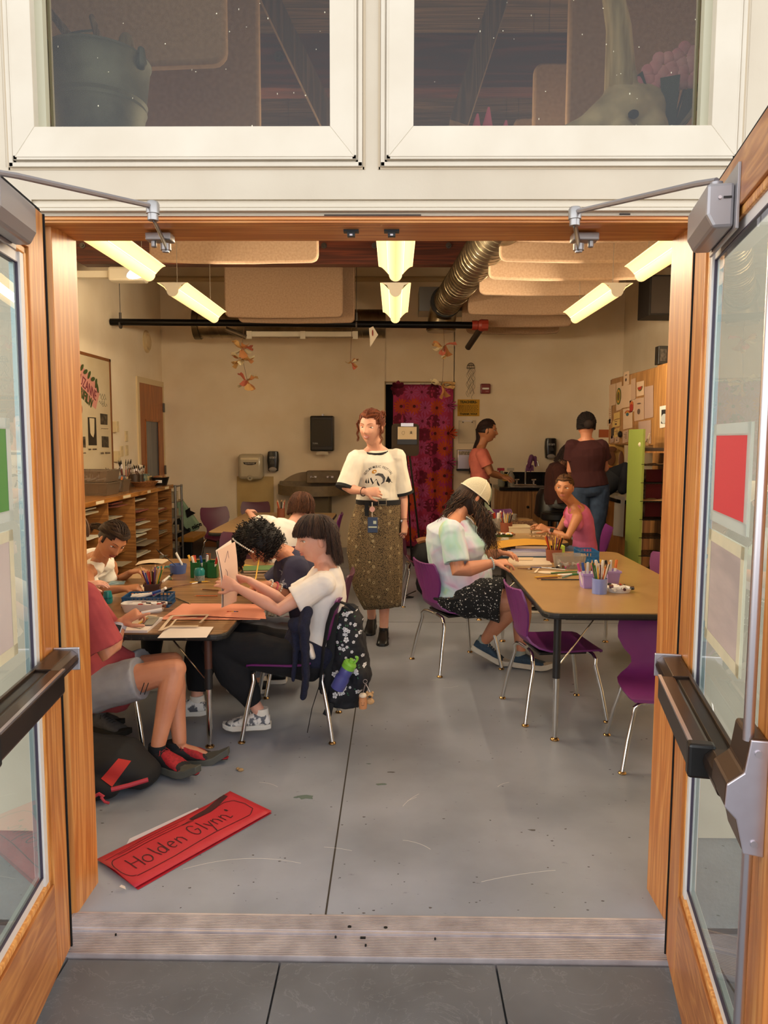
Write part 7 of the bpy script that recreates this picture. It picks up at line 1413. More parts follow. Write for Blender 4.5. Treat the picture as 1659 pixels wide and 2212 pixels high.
# =====================================================================  RIGHT SIDE
ven = wood('maple_veneer', '#8a5d31', '#b58248', '#a06f3c', 2, .7, .45, .15); ctop = mat('black_counter', '#121214', .18, coat=.3)
t = on('sink_counter', 'wood sink cabinet with black worktop along back wall', 'cabinet'); x0 = Q(1068, 1047).x
MB().b2((x0, 9.68, 0), (2.98, 10.24, .83)).build('body', ven, t, sf=0)
MB().b2((x0-.02, 9.62, .83), (3.0, 10.24, .87)).build('worktop', ctop, t, sf=0, bevel=.006); MB().b2((Q(1088, 1047).x, 10.22, .87), (3.0, 10.245, 1.04)).build('backsplash', ctop, t, sf=0)
for i, (a, b) in enumerate(((1070, 1148), (1149, 1196), (1197, 1240), (1241, 1290))):
    d = MB().b2((Q(a, 1100, 9.66).x+.004, 9.66, .06), (Q(b, 1100, 9.66).x-.004, 9.68, .82)).build('door', ven, t, sf=0, bevel=.002); kx = Q(b, 1100, 9.66).x-.05 if i % 2 == 0 else Q(a, 1100, 9.66).x+.05
    MB().ball((kx, 9.64, .62), .018, 12, 8).build('knob', blk, d)
t = on('faucet', 'chrome gooseneck sink faucet with two handles', 'faucet'); c = Q(1135, 1032, 9.98); c.z = .872
MB().b2(c+V((-.14, -.03, 0)), c+V((.14, .03, .02))).build('base', chrome, t, sf=0, bevel=.008); MB().tube([c, c+V((0, 0, .22)), c+V((.02, -.01, .30)), c+V((.08, -.03, .34)), c+V((.14, -.05, .32)), c+V((.16, -.055, .26))], .011, 12).build('spout', chrome, t)
for s in (-.11, .11): MB().cyl(c+V((s, 0, .02)), c+V((s, 0, .07)), .015).cyl(c+V((s-.03, 0, .075)), c+V((s+.03, 0, .08)), .008).build('handle', chrome, t)
MB().b2((c.x-.22, 9.70, .868), (c.x+.25, 10.05, .8715)).build('basin_rim', satin, t, sf=0)
t = on('rubber_gloves', 'purple rubber gloves draped over the faucet spout', 'gloves'); g = MB(); q = Q(1151, 998, 9.9)
g.limb([q+V((-.02, 0, .07)), q+V((-.04, 0, -.0)), q+V((-.05, 0, -.06))], [(.05, .03), (.06, .03), (.045, .02)], 12); [g.limb([q+V((-.075+.025*i, 0, -.05)), q+V((-.085+.03*i, .0, -.12+.008*(i % 2)))], [.013, .011], 8) for i in range(4)]; g.limb([q+V((.03, 0, .06)), q+V((.04, .01, -.05))], [(.03, .02), (.03, .015)], 10)
fuse(g, 'gloves', mat('glove_purple', '#6a3560', .5), .007, 2, t)
def spray(px, py, hcol, bcol, label, sc_=1.):
    t = on('spray_bottle', label, 'spray bottle'); c = Q(px, py, 9.85); c.z = .872; MB().lathe(c, [(.04, 0), (.045, .02), (.045, .13), (.02, .18), (.014, .20)], 20).build('bottle', bcol, t); MB().b2(c+V((-.055, -.014, .20)), c+V((.035, .014, .235))).limb([c+V((-.02, 0, .20)), c+V((-.045, 0, .16))], .008, 8).build('trigger', hcol, t, sf=0, bevel=.004)
spray(1083, 1044, mat('spray_red', '#a81f36', .4), mat('bottle_haze', '#8d8f7c', .3, alpha=.7), 'spray bottle with a red trigger on the sink counter'); spray(1104, 1044, mat('spray_clear', '#b9ad98', .3), mat('bottle_clear', '#a8a294', .25, alpha=.6), 'clear spray bottle with pale trigger on the sink counter')
t = on('soap_bottle', 'clear pump bottle on the counter below the right soap dispenser', 'bottle'); c = Q(1185, 1044, 10.1); c.z = .872; MB().lathe(c, [(.035, 0), (.035, .12), (.012, .16), (.012, .2)], 16).build('bottle', MATS['bottle_clear'], t); MB().b2(c+V((-.03, -.01, .2)), c+V((.01, .01, .215))).build('pump', blk, t, sf=0)
tag(MB().box(Q(1092, 1030, 9.7)+V((0, 0, -.01)), (.03, .09, .09), (0, .3, .3)).build('sponge', mat('sponge', '#b08a3c', .9), sf=0, bevel=.006), 'yellow sponge held at the sink by the ponytail girl', 'sponge')
# right run
t = on('side_counter', 'curved end wooden cabinet with black worktop by right wall', 'cabinet')
poly = [(2.99, 9.6), (2.99, 7.5)]+[(2.65+.34*cos(a_), 7.84+.34*sin(a_)) for a_ in [radians(-90-i*15) for i in range(7)]]+[(2.31, 9.6)]
MB().prism(poly, .83, None, 0).build('body', wood('side_veneer', '#744318', '#9c6430', '#865223', 2, .7, .45, .15), t, sf=0); MB().prism([(2.65+(x-2.65)*1.07, 8.5+(y-8.5)*1.03) if x < 2.9 else (x, 8.5+(y-8.5)*1.03) for x, y in poly], .04, None, .83).build('worktop', ctop, t, sf=0, bevel=.006)
MB().ball((2.29, 8.5, .62), .018, 12, 8).build('knob', blk, t); MB().b2((2.44, 7.54, .05), (2.47, 7.56, .80)).build('ruler_strip', mat('ruler', '#c4a878', .6), t, sf=0)
tag(MB().sheet(X(1324, 1180-24, 2.30), X(1346, 1184-24, 2.30), X(1350, 1074, 2.30), X(1328, 1070, 2.30), 3, 3).build('notice', mat('grey_notice', '#a89f94', .8), sf=0), 'grey paper notice taped to the curved side cabinet', 'paper')
t = on('wall_cupboard', 'tall wood cupboards above side counter covered with drawings', 'cupboard'); xa = 2.4
MB().b2((xa+.02, 7.03, 1.42), (3.0, 8.62, 2.15)).build('body', ven, t, sf=0); MB().b2((xa, 7.06, 1.43), (xa+.02, 7.82, 2.14)).build('door', ven, t, sf=0, bevel=.003); MB().b2((xa, 7.835, 1.43), (xa+.02, 8.60, 2.14)).build('door', ven, t, sf=0, bevel=.003)
t = on('tall_cabinet', 'full height wood cabinet by right wall beside the jamb', 'cabinet'); MB().b2((xa-.02, 5.6, 0), (3.0, 7.02, 2.15)).build('body', ven, t, sf=0); MB().b2((xa-.04, 6.32, .02), (xa-.02, 7.0, 2.13)).build('door', ven, t, sf=0, bevel=.003); MB().b2((xa-.04, 5.62, .02), (xa-.02, 6.3, 2.13)).build('door', ven, t, sf=0, bevel=.003)
# papers on the cupboard
pp = [mat('sheet_1', '#b8967a', .85), mat('sheet_2', '#c9a887', .85), mat('sheet_3', '#a98a78', .85), mat('sheet_4', '#c7a35e', .85)]
ink2 = mat('sheet_ink', '#5a4438', .8); colr = {'g': mat('art_green', '#4b5a1e', .8), 'y': mat('art_yellow', '#b8832c', .8), 'r': mat('art_red', '#a02c18', .8), 'k': mat('art_black', '#1a1412', .8), 'o': mat('art_orange', '#b8602c', .8), 'b': mat('art_blue', '#3c5a5e', .8)}
def sheet_r(px0, py0, px1, py1, label, m_, art=None, x=xa, d=.004, sk=-4, cu=0.):
    t = empty('pinned_sheet', label=label, cat='paper sheet', group=None); A, B, C_, D_ = [X(px, py, x-d) for px, py in ((px0, py1-sk*0), (px1, py1+sk), (px1, py0+sk), (px0, py0))]
    MB().sheet(A, B, C_, D_, 4, 4, (lambda u, v: cu*(1-v)**2) if cu else None).build('sheet', m_, t, sf=0)
    ctr = (A+B+C_+D_)/4; ctr.x -= .004; wy, wz = abs(A.y-B.y), abs(D_.z-A.z)
    def el(m_, ry, rz, cy=0, cz=0, k=20, a0=0, a1=2*pi, dd=0): MB().add([V((ctr.x-dd, ctr.y+cy*wy, ctr.z+cz*wz))+V((0, ry*wy*cos(a_), rz*wz*sin(a_))) for a_ in [a0+(a1-a0)*i/k for i in range(k)]], [tuple(range(k))]).build('drawing', m_, t, sf=0)
    if art == 'avocado': el(colr['g'], .42, .30); el(colr['y'], .32, .24, dd=.001); el(colr['g'], .22, .16, dd=.002); el(mat('pit', '#6a4226', .8), .13, .09, dd=.003)
    elif art == 'melon': el(colr['g'], .34, .32, a0=pi, cz=.15); el(colr['r'], .28, .26, a0=pi, cz=.15, dd=.001)
    elif art == 'rainbow': el(colr['r'], .3, .14, cz=.25, a1=pi); el(colr['y'], .2, .10, cz=.25, a1=pi, dd=.001); el(colr['b'], .14, .08, cz=.2, dd=.002)
    elif art == 'blot': el(ink2, .14, .12, cz=-.1); el(ink2, .2, .03, cz=.25)
    elif art == 'sun': el(colr['o'], .4, .30, cz=.1); el(colr['r'], .4, .32, cz=-.15, dd=.001)
    elif art == 'photo': el(colr['k'], .42, .44, k=4, a0=pi/4, a1=2*pi+pi/4); el(mat('photo_pale', '#a8aaa8', .6), .3, .22, cz=-.1, dd=.001)
    elif art == 'lines':
        g = MB(); rr = random.Random(int(px0)); 
        for i in range(5): z = ctr.z+wz*(.3-.12*i); g.b2((ctr.x, ctr.y-wy*.3, z), (ctr.x+.0006, ctr.y-wy*.3+wy*.6*rr.uniform(.3, 1), z+.004))
        g.build('writing', ink2, t, sf=0)
    return t
for a in ((1316, 832, 1330, 878, 'pale sheet at the far top left corner of the cupboard', pp[1]), (1331, 828, 1343, 888, 'tall sheet with green avocado drawing on the cupboard', pp[1], 'avocado'), (1347, 805, 1359, 834, 'small sheet with dark ink figures at the top of the cupboard', pp[1], 'blot'), (1343, 834, 1363, 882, 'blank cream sheet right of the avocado drawing', pp[1]), (1363, 820, 1373, 866, 'narrow folded strip of paper on the cupboard', pp[0]), (1375, 826, 1391, 857, 'sheet with drawing of a watermelon slice', pp[1], 'melon'), (1392, 836, 1411, 905, 'large pale sheet at the right edge of the cupboard', pp[2]), (1370, 862, 1391, 910, 'pencil drawing sheet in the middle right of the cupboard', pp[0], 'blot'), (1360, 866, 1370, 892, 'torn sheet with orange and red shapes', pp[1], 'sun'), (1346, 884, 1366, 928, 'sheet with small rainbow drawing', pp[1], 'rainbow'), (1379, 911, 1406, 962, 'large blank sheet low on the cupboard above green panel', pp[2]), (1315, 880, 1321, 916, 'narrow strip with dark marks at far left of cupboard', pp[1], 'lines'), (1312, 908, 1319, 921, 'curled note hanging off the far end of the cupboard', pp[1]), (1323, 909, 1339, 924, 'yellow note with a dark drawing on the cupboard', pp[3], 'blot'), (1326, 893, 1339, 907, 'pair of curled yellow notes on the cupboard', pp[3]), (1320, 926, 1327, 948, 'small dark printed strip below yellow notes', mat('print_dark', '#3c342c', .7)), (1326, 928, 1338, 946, 'bunch of yellow paper scraps on the cupboard', pp[3], 'lines'), (1328, 945, 1338, 958, 'small sketch near the bottom of the cupboard', pp[0], 'blot'), (1345, 932, 1357, 958, 'sheet with small leaf sketch at bottom of cupboard', pp[0], 'lines'), (1318, 944, 1326, 958, 'grey strip at the bottom far corner of the cupboard', pp[2])): sheet_r(*a)
sheet_r(1425, 878, 1447, 925, 'white edged dark print on the full height cabinet', mat('print_white_edge', '#cfc8bc', .6), 'photo', x=xa-.04)
tag(MB().ball(X(1339, 938, 2.38), (.02, .05, .035), 10, 8).build('black_bow', blk), 'small black bow pinned on the cupboard', 'bow')
t = on('standing_picture', 'small black framed picture standing on top of the cabinet', 'picture frame'); c = X(1428, 788, xa+.1); MB().box(c+V((0, 0, .085)), (.09, .10, .17), (0, 0, .0)).build('frame', blk, t, sf=0, bevel=.004); MB().b2(c+V((-.03, -.052, .03)), c+V((.03, -.0505, .14))).build('picture', mat('fossil_print', '#5a5046', .5, c2='#2a241f', ns=30), t, sf=0)
t = on('loudspeaker', 'black box loudspeaker mounted high on the right wall', 'loudspeaker'); c = V((2.99, 8.6, 3.0)); c = X(1440, 642, 2.85); MB().b2((2.62, c.y-.15, c.z-.21), (3.0, c.y+.22, c.z+.2)).build('cabinet', mat('speaker_dark', '#241d18', .7), t, sf=0, bevel=.006); MB().b2((2.64, c.y-.157, c.z-.19), (2.98, c.y-.15, c.z+.18)).build('grille', mat('grille_cloth', '#4a4038', .9), t, sf=0)
# green rack
t = on('drying_rack', 'lime green drying rack with black wire shelves', 'rack'); lime = mat('lime_paint', '#7f8a3c', .5); ra = 2.08
MB().b2((ra, 6.42, 0), (ra+.018, 6.82, 1.57)).build('side_panel', lime, t, sf=0); MB().b2((ra+.30, 6.42, 0), (ra+.318, 6.82, 1.57)).build('side_panel', lime, t, sf=0)
wsh = mat('black_wire', '#14120f', .4, .5)
for i in range(8):
    z = .18+i*.155; g = MB(); z += 0
    for k_ in range(9): y = 6.44+.045*k_; g.tube([(ra+.0, y, z), (ra+.318, y, z)], .0022, 4)
    for k_ in range(12): x = ra+.015+.0265*k_; g.tube([(x, 6.42, z), (x, 6.82, z)], .0014, 4)
    g.tube([(ra-.012, 6.40, z+.01), (ra+.32, 6.40, z+.01)], .003, 5); g.build('wire_shelf', wsh, t)
MB().b2((ra+.01, 6.44, 1.37), (ra+.30, 6.80, 1.385)).build('top_shelf', ven, t, sf=0)
tag(MB().b2((ra+.03, 6.46, 1.387), (ra+.29, 6.78, 1.41)).build('dark_folder', mat('folder_dark', '#3a2c20', .7), sf=0), 'dark folders lying on the top of the green rack', 'folder')
t = on('origami_figure', 'small white folded paper figure on top shelf of green rack', 'ornament'); c = V((ra+.03, 6.5, 1.41)); g = MB(); g.ball(c+V((0, 0, .03)), (.045, .03, .028), 10, 8); g.limb([c+V((.03, 0, .04)), c+V((.05, 0, .12))], [.014, .008], 8); g.build('body', mat('figure_white', '#b8a88a', .8), t)
t = on('red_board', 'dark red board leaning behind the wire shelves of green rack', 'board'); MB().b2((ra+.14, 6.74, .80), (ra+.29, 6.75, 1.22)).build('board', mat('deep_red', '#6e0f14', .6), t, sf=0); MB().b2((ra+.10, 6.735, .80), (ra+.14, 6.745, 1.22)).build('print', mat('board_print', '#8a7660', .6, c2='#201814', ns=18), t, sf=0)
for i, z in enumerate((1.26, .955)): tag(MB().sheet((ra+.0, 6.44, z+.01), (ra+.30, 6.44, z+.012), (ra+.30, 6.7, z+.012), (ra+.02, 6.7, z+.01), 8, 6, lambda u, v: .012*sin(u*14)*sin(v*9)).build('crumpled_paper', mat('crumple', '#a07c50', .8)), 'crumpled brown paper on %s wire shelf of the green rack' % ('the upper' if i == 0 else 'a lower'), 'paper')
# book display and clutter at the right counter
t = on('picture_book', 'yellow and orange picture book propped on the side counter', 'book'); a, b = P(1300, 1025, 8.4), P(1349, 960, 8.4); MB().box((a+b)/2, (abs(b.x-a.x), .02, abs(b.z-a.z)), (-.12, 0, 0)).build('cover', mat('book_cover', '#b98a45', .5), t, sf=0)
MB().b2(V((a.x, 8.36, a.z-.0)), V((b.x, 8.372, a.z+.09))).build('orange_band', mat('book_orange', '#a34c18', .5), t, sf=0); c = P(1320, 990, 8.34); g = MB(); g.ball(c+V((0, 0, .1)), (.06, .004, .03)); g.ball(c, (.05, .004, .08)); g.ball(c+V((.11, 0, -.02)), (.03, .004, .1)); g.build('illustration', mat('book_brown', '#5e351a', .5), t)
tag(MB().b2(P(1294, 945, 8.6), P(1314, 928, 8.62)).build('orange_frame', mat('frame_orange', '#8f4418', .5), sf=0), 'orange rounded frame behind maroon shirt woman', 'frame')
tag(MB().limb([P(1310, 1052, 8.2), P(1330, 1030, 8.2), P(1350, 1008, 8.2)], [.10, .13, .05], 16).build('black_bag', blk_cloth), 'black bag lying open on the side counter', 'bag')
tag(MB().limb([P(1345, 1058, 7.9), P(1350, 1030, 7.9), P(1352, 1005, 7.9)], [.05, .05, .03], 12).build('black_pouch', blk_cloth), 'black pouch with strap near the green rack on counter', 'pouch')
c = F(1350, 1062, .872); tag(MB().b2(c+V((-.12, 0, 0)), c+V((.12, .25, .03))).build('magazines', mat('magazine', '#9c8c7c', .6), sf=0), 'flat pile of magazines on side counter end', 'magazines')
tag(MB().b2((2.3, 9.7, .872), (2.6, 10.1, .98)).build('black_tray', blk, sf=0, bevel=.01), 'black tray on the counter behind the maroon shirt woman', 'tray')
# stool
t = on('stool', 'black padded stool on chrome base under person in brown', 'stool'); c = V((P(1206, 1100, 8.28).x, 8.28, 0)); MB().lathe(c, [(.17, .60), (.19, .62), (.19, .67), (.17, .69), (0, .69)], 24).build('seat', blk, t); MB().cyl(c+V((0, 0, .05)), c+V((0, 0, .6)), .025).build('column', chrome, t)
for i in range(5): a_ = i*1.256; MB().limb([c+V((0, 0, .08)), c+V((.25*cos(a_), .25*sin(a_), .03))], [.02, .012], 8).build('foot', chrome, t)
MB().lathe(c, [(.16, .28), (.165, .285), (.165, .295), (.16, .30)], 24).build('foot_ring', chrome, t)
t = on('stool', 'second black stool in front of the sink cabinet doors', 'stool'); c = V((P(1180, 1100, 9.0).x+.05, 9.0, 0)); MB().lathe(c, [(.15, .56), (.19, .60), (.17, .82), (.13, .90), (0, .9)], 24).build('backrest', blk, t); MB().cyl(c, c+V((0, 0, .56)), .03).build('column', blk, t)
# =====================================================================  TABLE TOPS
ZL, ZR, ZQ, ZB = .5805, .6605, .6605, .6805
def flat(name, pts, z, m_, label, cat='paper', group=None, h=.001, lift=None, nx=6, ny=6):
    a, b, c, d = [F(px, py, z) for px, py in pts]; o = MB().sheet(a+V((0, 0, h)), b+V((0, 0, h)), c+V((0, 0, h)), d+V((0, 0, h)), nx, ny, lift, min(h, .0008) if h <= .002 else h).build(name, m_, sf=0); tag(o, label, cat, group); return o
salmon = mat('salmon_paper', '#d98f74', .8, c2='#d28468', ns=5); wpap = mat('white_paper', '#ddd0c6', .85); wpap2 = mat('cream_paper', '#cdb79c', .85)
flat('paper_folder', ((345, 1340), (562, 1340), (577, 1306), (395, 1305)), ZL, salmon, 'large salmon paper folder lying at the near corner of the brown table', lift=lambda u, v: .004*sin(u*4)*sin(v*3)+.003)
flat('paper_folder', ((360, 1330), (575, 1336), (572, 1322), (400, 1318)), ZL+.008, salmon, 'upper salmon paper sheet on the large salmon folder', lift=lambda u, v: .004*sin(u*3+1))
g = MB(); 
for i, cn in enumerate(('red', 'orange', 'yellow', 'blue', 'black')): a = F(490+i*5, 1322, ZL+.016); g.mi = i; g.b2(a, a+V((.011, .004, .0035)))
tag(g.build('crayon', [mat('stick_'+q, stick_cols[q], .4) for q in ('red', 'orange', 'yellow', 'blue', 'black')], sf=0), 'short multicoloured stick on the salmon paper', 'crayon')
# white cut-out sheets overhanging
a = F(343, 1362, ZL); t = on('cut_paper', 'white cut paper with holes overhanging the near table edge', 'paper')
A, B, C_, D_ = V((-1.07, 3.35, ZL+.003)), V((-.85, 3.365, ZL+.003)), V((-.86, 3.54, ZL+.008)), V((-1.08, 3.54, ZL+.008)); MB().sheet(A, B, C_, D_, 4, 4).build('sheet', wpap, t, sf=0)
g = MB(); q = [F(*p_, ZL+.016) for p_ in ((345, 1362), (372, 1330), (450, 1328), (432, 1345), (425, 1333), (380, 1338), (368, 1352), (420, 1340), (428, 1352), (378, 1358))]; g.tube([q[0], q[1]], .008, 6, flat=.1).tube([q[1], q[2]], .010, 6, flat=.1).tube([q[2], q[3]], .006, 6, flat=.1).tube([q[4], q[5], q[6]], .006, 6, flat=.1).tube([q[0], q[6], q[8]], .010, 6, flat=.1); g.build('strips', wpap2, t)
flat('white_binder', ((262, 1367), (318, 1367), (352, 1338), (285, 1338)), ZL, wpap, 'white folder under cut papers beside the red shirt arm', 'folder', h=.012)
flat('cream_sheet', ((268, 1352), (305, 1358), (340, 1330), (290, 1326)), ZL+.014, wpap2, 'cream drawing sheet under pointing hand'); flat('grey_card', ((300, 1350), (330, 1350), (345, 1333), (320, 1330)), ZL+.017, mat('grey_card', '#8c8678', .8), 'grey card on the cream drawing sheet')
for i, (a, b, col) in enumerate((((300, 1347), (325, 1332), 'yellow'), ((310, 1346), (322, 1330), 'brown'))): A, B = F(*a, ZL+.022), F(*b, ZL+.022); put_stick('pencil', col, .12, A, B-A, '%s pencil lying on the grey card' % col)
# tub, basket, pots
def rtub(name, c, rx, ry, h, m_, label, cat='tub', rot=0, t0=.85):
    t = empty(name, c, rot, label, cat); MB().loft([((0, 0, 0), (rx*t0, 0, 0), (0, ry*t0, 0)), ((0, 0, h), (rx, 0, 0), (0, ry, 0)), ((0, 0, h), (rx-.003, 0, 0), (0, ry-.003, 0)), ((0, 0, .004), (rx*t0-.003, 0, 0), (0, ry*t0-.003, 0))], 36, True, sq=3.6).build('body', m_, t, auto=40); return t
c = F(308, 1322, ZL); rtub('white_tub', c+V((0, .02, 0)), .115, .055, .045, mat('milk_plastic', '#d6cdc4', .35, alpha=.9), 'white plastic tub of crayons before the blue basket')
for i in range(12): put_stick('marker', ['red', 'maroon', 'brown', 'black'][i % 4], .07, c+V((-.07+.013*i, .02+.012*((i*7) % 3-1), .036+.003*(i % 2))), V((1, .5*sin(i*3), .05*sin(i))), 'crayon in the white tub', 'crayons in the white tub')
put_stick('marker', 'red', .15, F(350, 1316, ZL+.06), V((-.9, -.3, -.12)), 'white marker with red tip resting across the white tub')
def basket(c, w, d, h, m_, label, rot=0):
    t = bin_('slotted_basket', c, w, d, .012, m_, label, rot, 1.0, 'basket'); g = MB(); n_ = int(w/.02)
    for s in (-1, 1):
        for i in range(n_+1): x = -w/2+w*i/n_; g.b2((x-.0028, s*d/2-.002, .01), (x+.0028, s*d/2+.002, h))
        for i in range(int(d/.02)+1): y = -d/2+.02*i; g.b2((s*w/2-.002, y-.003, .01), (s*w/2+.002, y+.003, h))
    for z in (h*.5, h-.006): g.b2((-w/2-.004, -d/2-.004, z), (w/2+.004, -d/2, z+.008)).b2((-w/2-.004, d/2, z), (w/2+.004, d/2+.004, z+.008)).b2((-w/2-.004, -d/2, z), (-w/2, d/2, z+.008)).b2((w/2, -d/2, z), (w/2+.004, d/2, z+.008))
    g.build('slats', m_, t, sf=0); return t
bb = mat('basket_blue', '#1d4f78', .4); c = F(322, 1306, ZL); basket(c, .24, .15, .055, bb, 'dark blue slotted basket of markers on the brown table', .05)
for i, (col, dx, dy, ex, ey) in enumerate((('red', -.10, .02, .06, .05), ('pink', -.09, -.02, .05, -.03), ('black', .0, .05, .09, .02), ('blue', -.05, -.05, .08, -.04), ('white', .02, .02, .10, -.05))): put_stick('marker', col, .135, c+V((dx, dy, .045)), V((ex-dx, ey-dy, .012+.01*i)), 'marker lying in the blue slotted basket', 'markers in the blue basket')
c = F(330, 1287, ZL); bin_('pencil_pot', c, .085, .085, .075, mat('brown_pot', '#4c2c1c', .5), 'square brown pot full of coloured pencils on the brown table', .2, 1.05, 'pot'); filled(c, .046, .075, 'pencil', ['black', 'maroon', 'yellow', 'green', 'white', 'brown', 'purple', 'blue', 'red'], .17, 22, 'coloured pencil in the square brown pot', 'pencils in the square brown pot', 5)
c = F(233, 1303, ZL); t = on('pencil_sharpener', 'teal plastic pencil sharpener near the white tank top arm', 'sharpener'); teal = mat('teal_plastic', '#1f7a78', .2, alpha=.92); MB().lathe(c, [(.022, 0), (.026, .01), (.025, .04), (.020, .068), (.014, .07)], 20).build('body', teal, t); MB().cyl(c+V((0, 0, .03)), c+V((0, 0, .034)), .0265, n=20).build('band', mat('teal_dark', '#0f4b4c', .3), t)
c = F(385, 1238, ZL); t = cup('blue_mug', c, .05, .06, mat('mug_blue', '#4a5f96', .4), 'blue mug with a black brush in it on the brown table', 'mug', .058); put_stick('brush', 'black', .22, c+V((.02, 0, .02)), V((-.75, .1, .6)), 'black paintbrush leaning out of the blue mug')
c = F(431, 1256, ZL+.0); t = on('glitter_jar', 'teal lidded jar of grey glitter before green caddy', 'jar'); MB().lathe(c, [(.030, 0), (.033, .03), (.033, .04)], 20).build('jar', mat('glitter', '#4d5452', .3, c2='#9a9e98', ns=150), t); MB().lathe(c, [(.033, .04), (.034, .07), (.026, .085), (0, .086)], 20).build('lid', teal, t)
grn = mat('caddy_green', '#14582a', .35); c = F(438, 1250, ZL)+V((0, .05, 0)); t = on('desk_caddy', 'green plastic desk caddy full of markers', 'caddy')
for dx, dy in ((-.055, 0), (.0, .03), (.055, 0)):
    g = MB(); o_ = c+V((dx, dy, 0)); [g.b2(o_+V(a_), o_+V(b_)) for a_, b_ in (((-.03, -.03, 0), (.03, -.027, .10)), ((-.03, .027, 0), (.03, .03, .11)), ((-.03, -.03, 0), (-.027, .03, .11)), ((.027, -.03, 0), (.03, .03, .11)), ((-.03, -.03, 0), (.03, .03, .003)))]; g.build('compartment', grn, t, sf=0, bevel=.001)
for i, (dx, col) in enumerate(((-.07, 'yellow'), (-.055, 'red'), (-.04, 'orange'), (-.012, 'blue'), (.0, 'white'), (.012, 'orange'), (.022, 'brown'), (.045, 'green'), (.06, 'white'), (.07, 'red'), (-.06, 'white'), (.005, 'blue'))): put_stick('marker', col, .145, c+V((dx*.8, .01*(i % 3)+(.03 if abs(dx) < .03 else 0)-.01, .01)), V((dx*.8+.02*sin(i*2), .03*cos(i), .14)), 'marker standing in the green caddy', 'markers in the green caddy')
put_stick('marker', 'white', .14, F(400, 1232, ZL+.01), V((-.45, .0, .9)), 'white marker leaning on the green caddy')
for a, b, kd, col, lab in (((470, 1287), (417, 1287), 'pencil', 'orange', 'orange pencil lying nearest the hands holding the drawing'), ((472, 1275), (430, 1273), 'pencil', 'brown', 'wooden pencil lying behind the orange pencil'), ((378, 1291), (412, 1305), 'pencil', 'black', 'black pencil lying right of the blue basket'), ((352, 1256), (372, 1240), 'marker', 'black', 'black pen behind pencil pot'), ((362, 1246), (374, 1252), 'pencil', 'green', 'dark green pencil behind the pencil pot'), ((350, 1272), (440, 1256), 'brush', 'brown', 'long brown paintbrush lying across the table middle'), ((410, 1258), (455, 1256), 'pencil', 'yellow', 'yellow pencil lying by the glitter jar')): A, B = F(*a, ZL+.006), F(*b, ZL+.006); put_stick(kd, col, max(.1, (B-A).length), A, B-A, lab)
t = on('scissors', 'teal handled scissors lying near blue mug', 'scissors'); c = F(348, 1226, ZL+.004); MB().tube([c+V((.03*cos(a_)-.0, .02*sin(a_), .002)) for a_ in [2*pi*i/14 for i in range(14)]], .004, 6, closed=True).tube([c+V((.05+.03*cos(a_), .03+.02*sin(a_), .002)) for a_ in [2*pi*i/14 for i in range(14)]], .004, 6, closed=True).build('handles', teal, t); MB().limb([c+V((.05, -.01, .002)), c+V((.14, -.12, .002))], [(.006, .001), (.002, .001)], 6, ref=(0, 0, 1)).build('blades', satin, t)
flat('white_sheet', ((292, 1221), (350, 1218), (368, 1209), (300, 1213)), ZL, wpap2, 'curled cream sheet at far edge of the brown table', lift=lambda u, v: .012*sin(u*pi)); flat('drawing_card', ((282, 1250), (305, 1250), (310, 1236), (290, 1236)), ZL, mat('card_tan', '#a88a66', .8), 'tan card under right hand of the girl in white tank top'); flat('drawing_card', ((232, 1264), (268, 1262), (272, 1255), (240, 1255)), ZL, mat('card_blue', '#9ab0b0', .8, c2='#5a7688', ns=30), 'pale blue drawing by the elbow of white tank top girl'); flat('small_paper', ((297, 1279), (312, 1276), (311, 1262), (300, 1266)), ZL, wpap2, 'small cream paper scrap left of the pencil pot')
# held drawing
t = on('held_drawing', 'pair of pale pink sheets with a sketch held by the bob haircut child', 'paper'); a = [P(*q) for q in ((484, 1310, 3.78), (511, 1298, 3.98), (507, 1168, 3.98), (471, 1188, 3.62), (478, 1312, 3.68))]
MB().sheet(P(483, 1311, 3.66), P(511, 1299, 3.92), P(507, 1170, 3.92), P(469, 1190, 3.62), 8, 8, lambda u, v: .012*sin(v*3)).build('front_sheet', mat('pink_paper', '#d8b6a4', .85), t, sf=0); MB().sheet(P(481, 1313, 3.645), P(509, 1301, 3.94), P(501, 1166, 3.94), P(468, 1189, 3.605), 8, 8, lambda u, v: .012*sin(v*3)-.006).build('back_sheet', wpap, t, sf=0)
g = MB(); [g.tube([P(487+dx+x, 1245+y, 3.70+.008*x*.1) for x, y in ((-4, -12), (0, -16), (4, -10), (5, 2), (1, 10), (-4, 6), (-5, -4))], .0012, 4, closed=True) for dx in (0,)]; g.tube([P(486, 1215, 3.70), P(492, 1190, 3.75), P(498, 1230, 3.82), P(500, 1265, 3.84)], .0010, 4); g.build('sketch', mat('ink_sketch', '#6a5566', .8), t)
# books near curly hair
zz = ZL
for i, (m_, h_, lab) in enumerate(((mat('book_yellowed', '#b09a6a', .7), .022, 'lowest yellowed book in stack near the curly hair'), (mat('book_dark', '#2c1c18', .6), .02, 'dark covered book in stack near the curly hair'), (mat('book_greenw', '#4c6a38', .6), .018, 'green and white book on top of stack near the curly hair'))):
    a = F(548, 1238, ZL); t = on('book', lab, 'book'); c = V((a.x+.06+.01*i, 4.9, zz+h_/2)); MB().box(c, (.24, .17, h_-.006), (0, 0, .1*i)).build('pages', wpap2, t, sf=0); MB().box(c+V((0, 0, h_/2-.0015)), (.245, .175, .003), (0, 0, .1*i)).build('cover', m_, t, sf=0); zz += h_
flat('yellow_card', ((513, 1232), (545, 1238), (550, 1222), (520, 1218)), ZL, mat('yellow_red_card', '#c9a23c', .7, c2='#b8562c', ns=12, lo=.5, hi=.6), 'yellow and orange card left of the book stack')
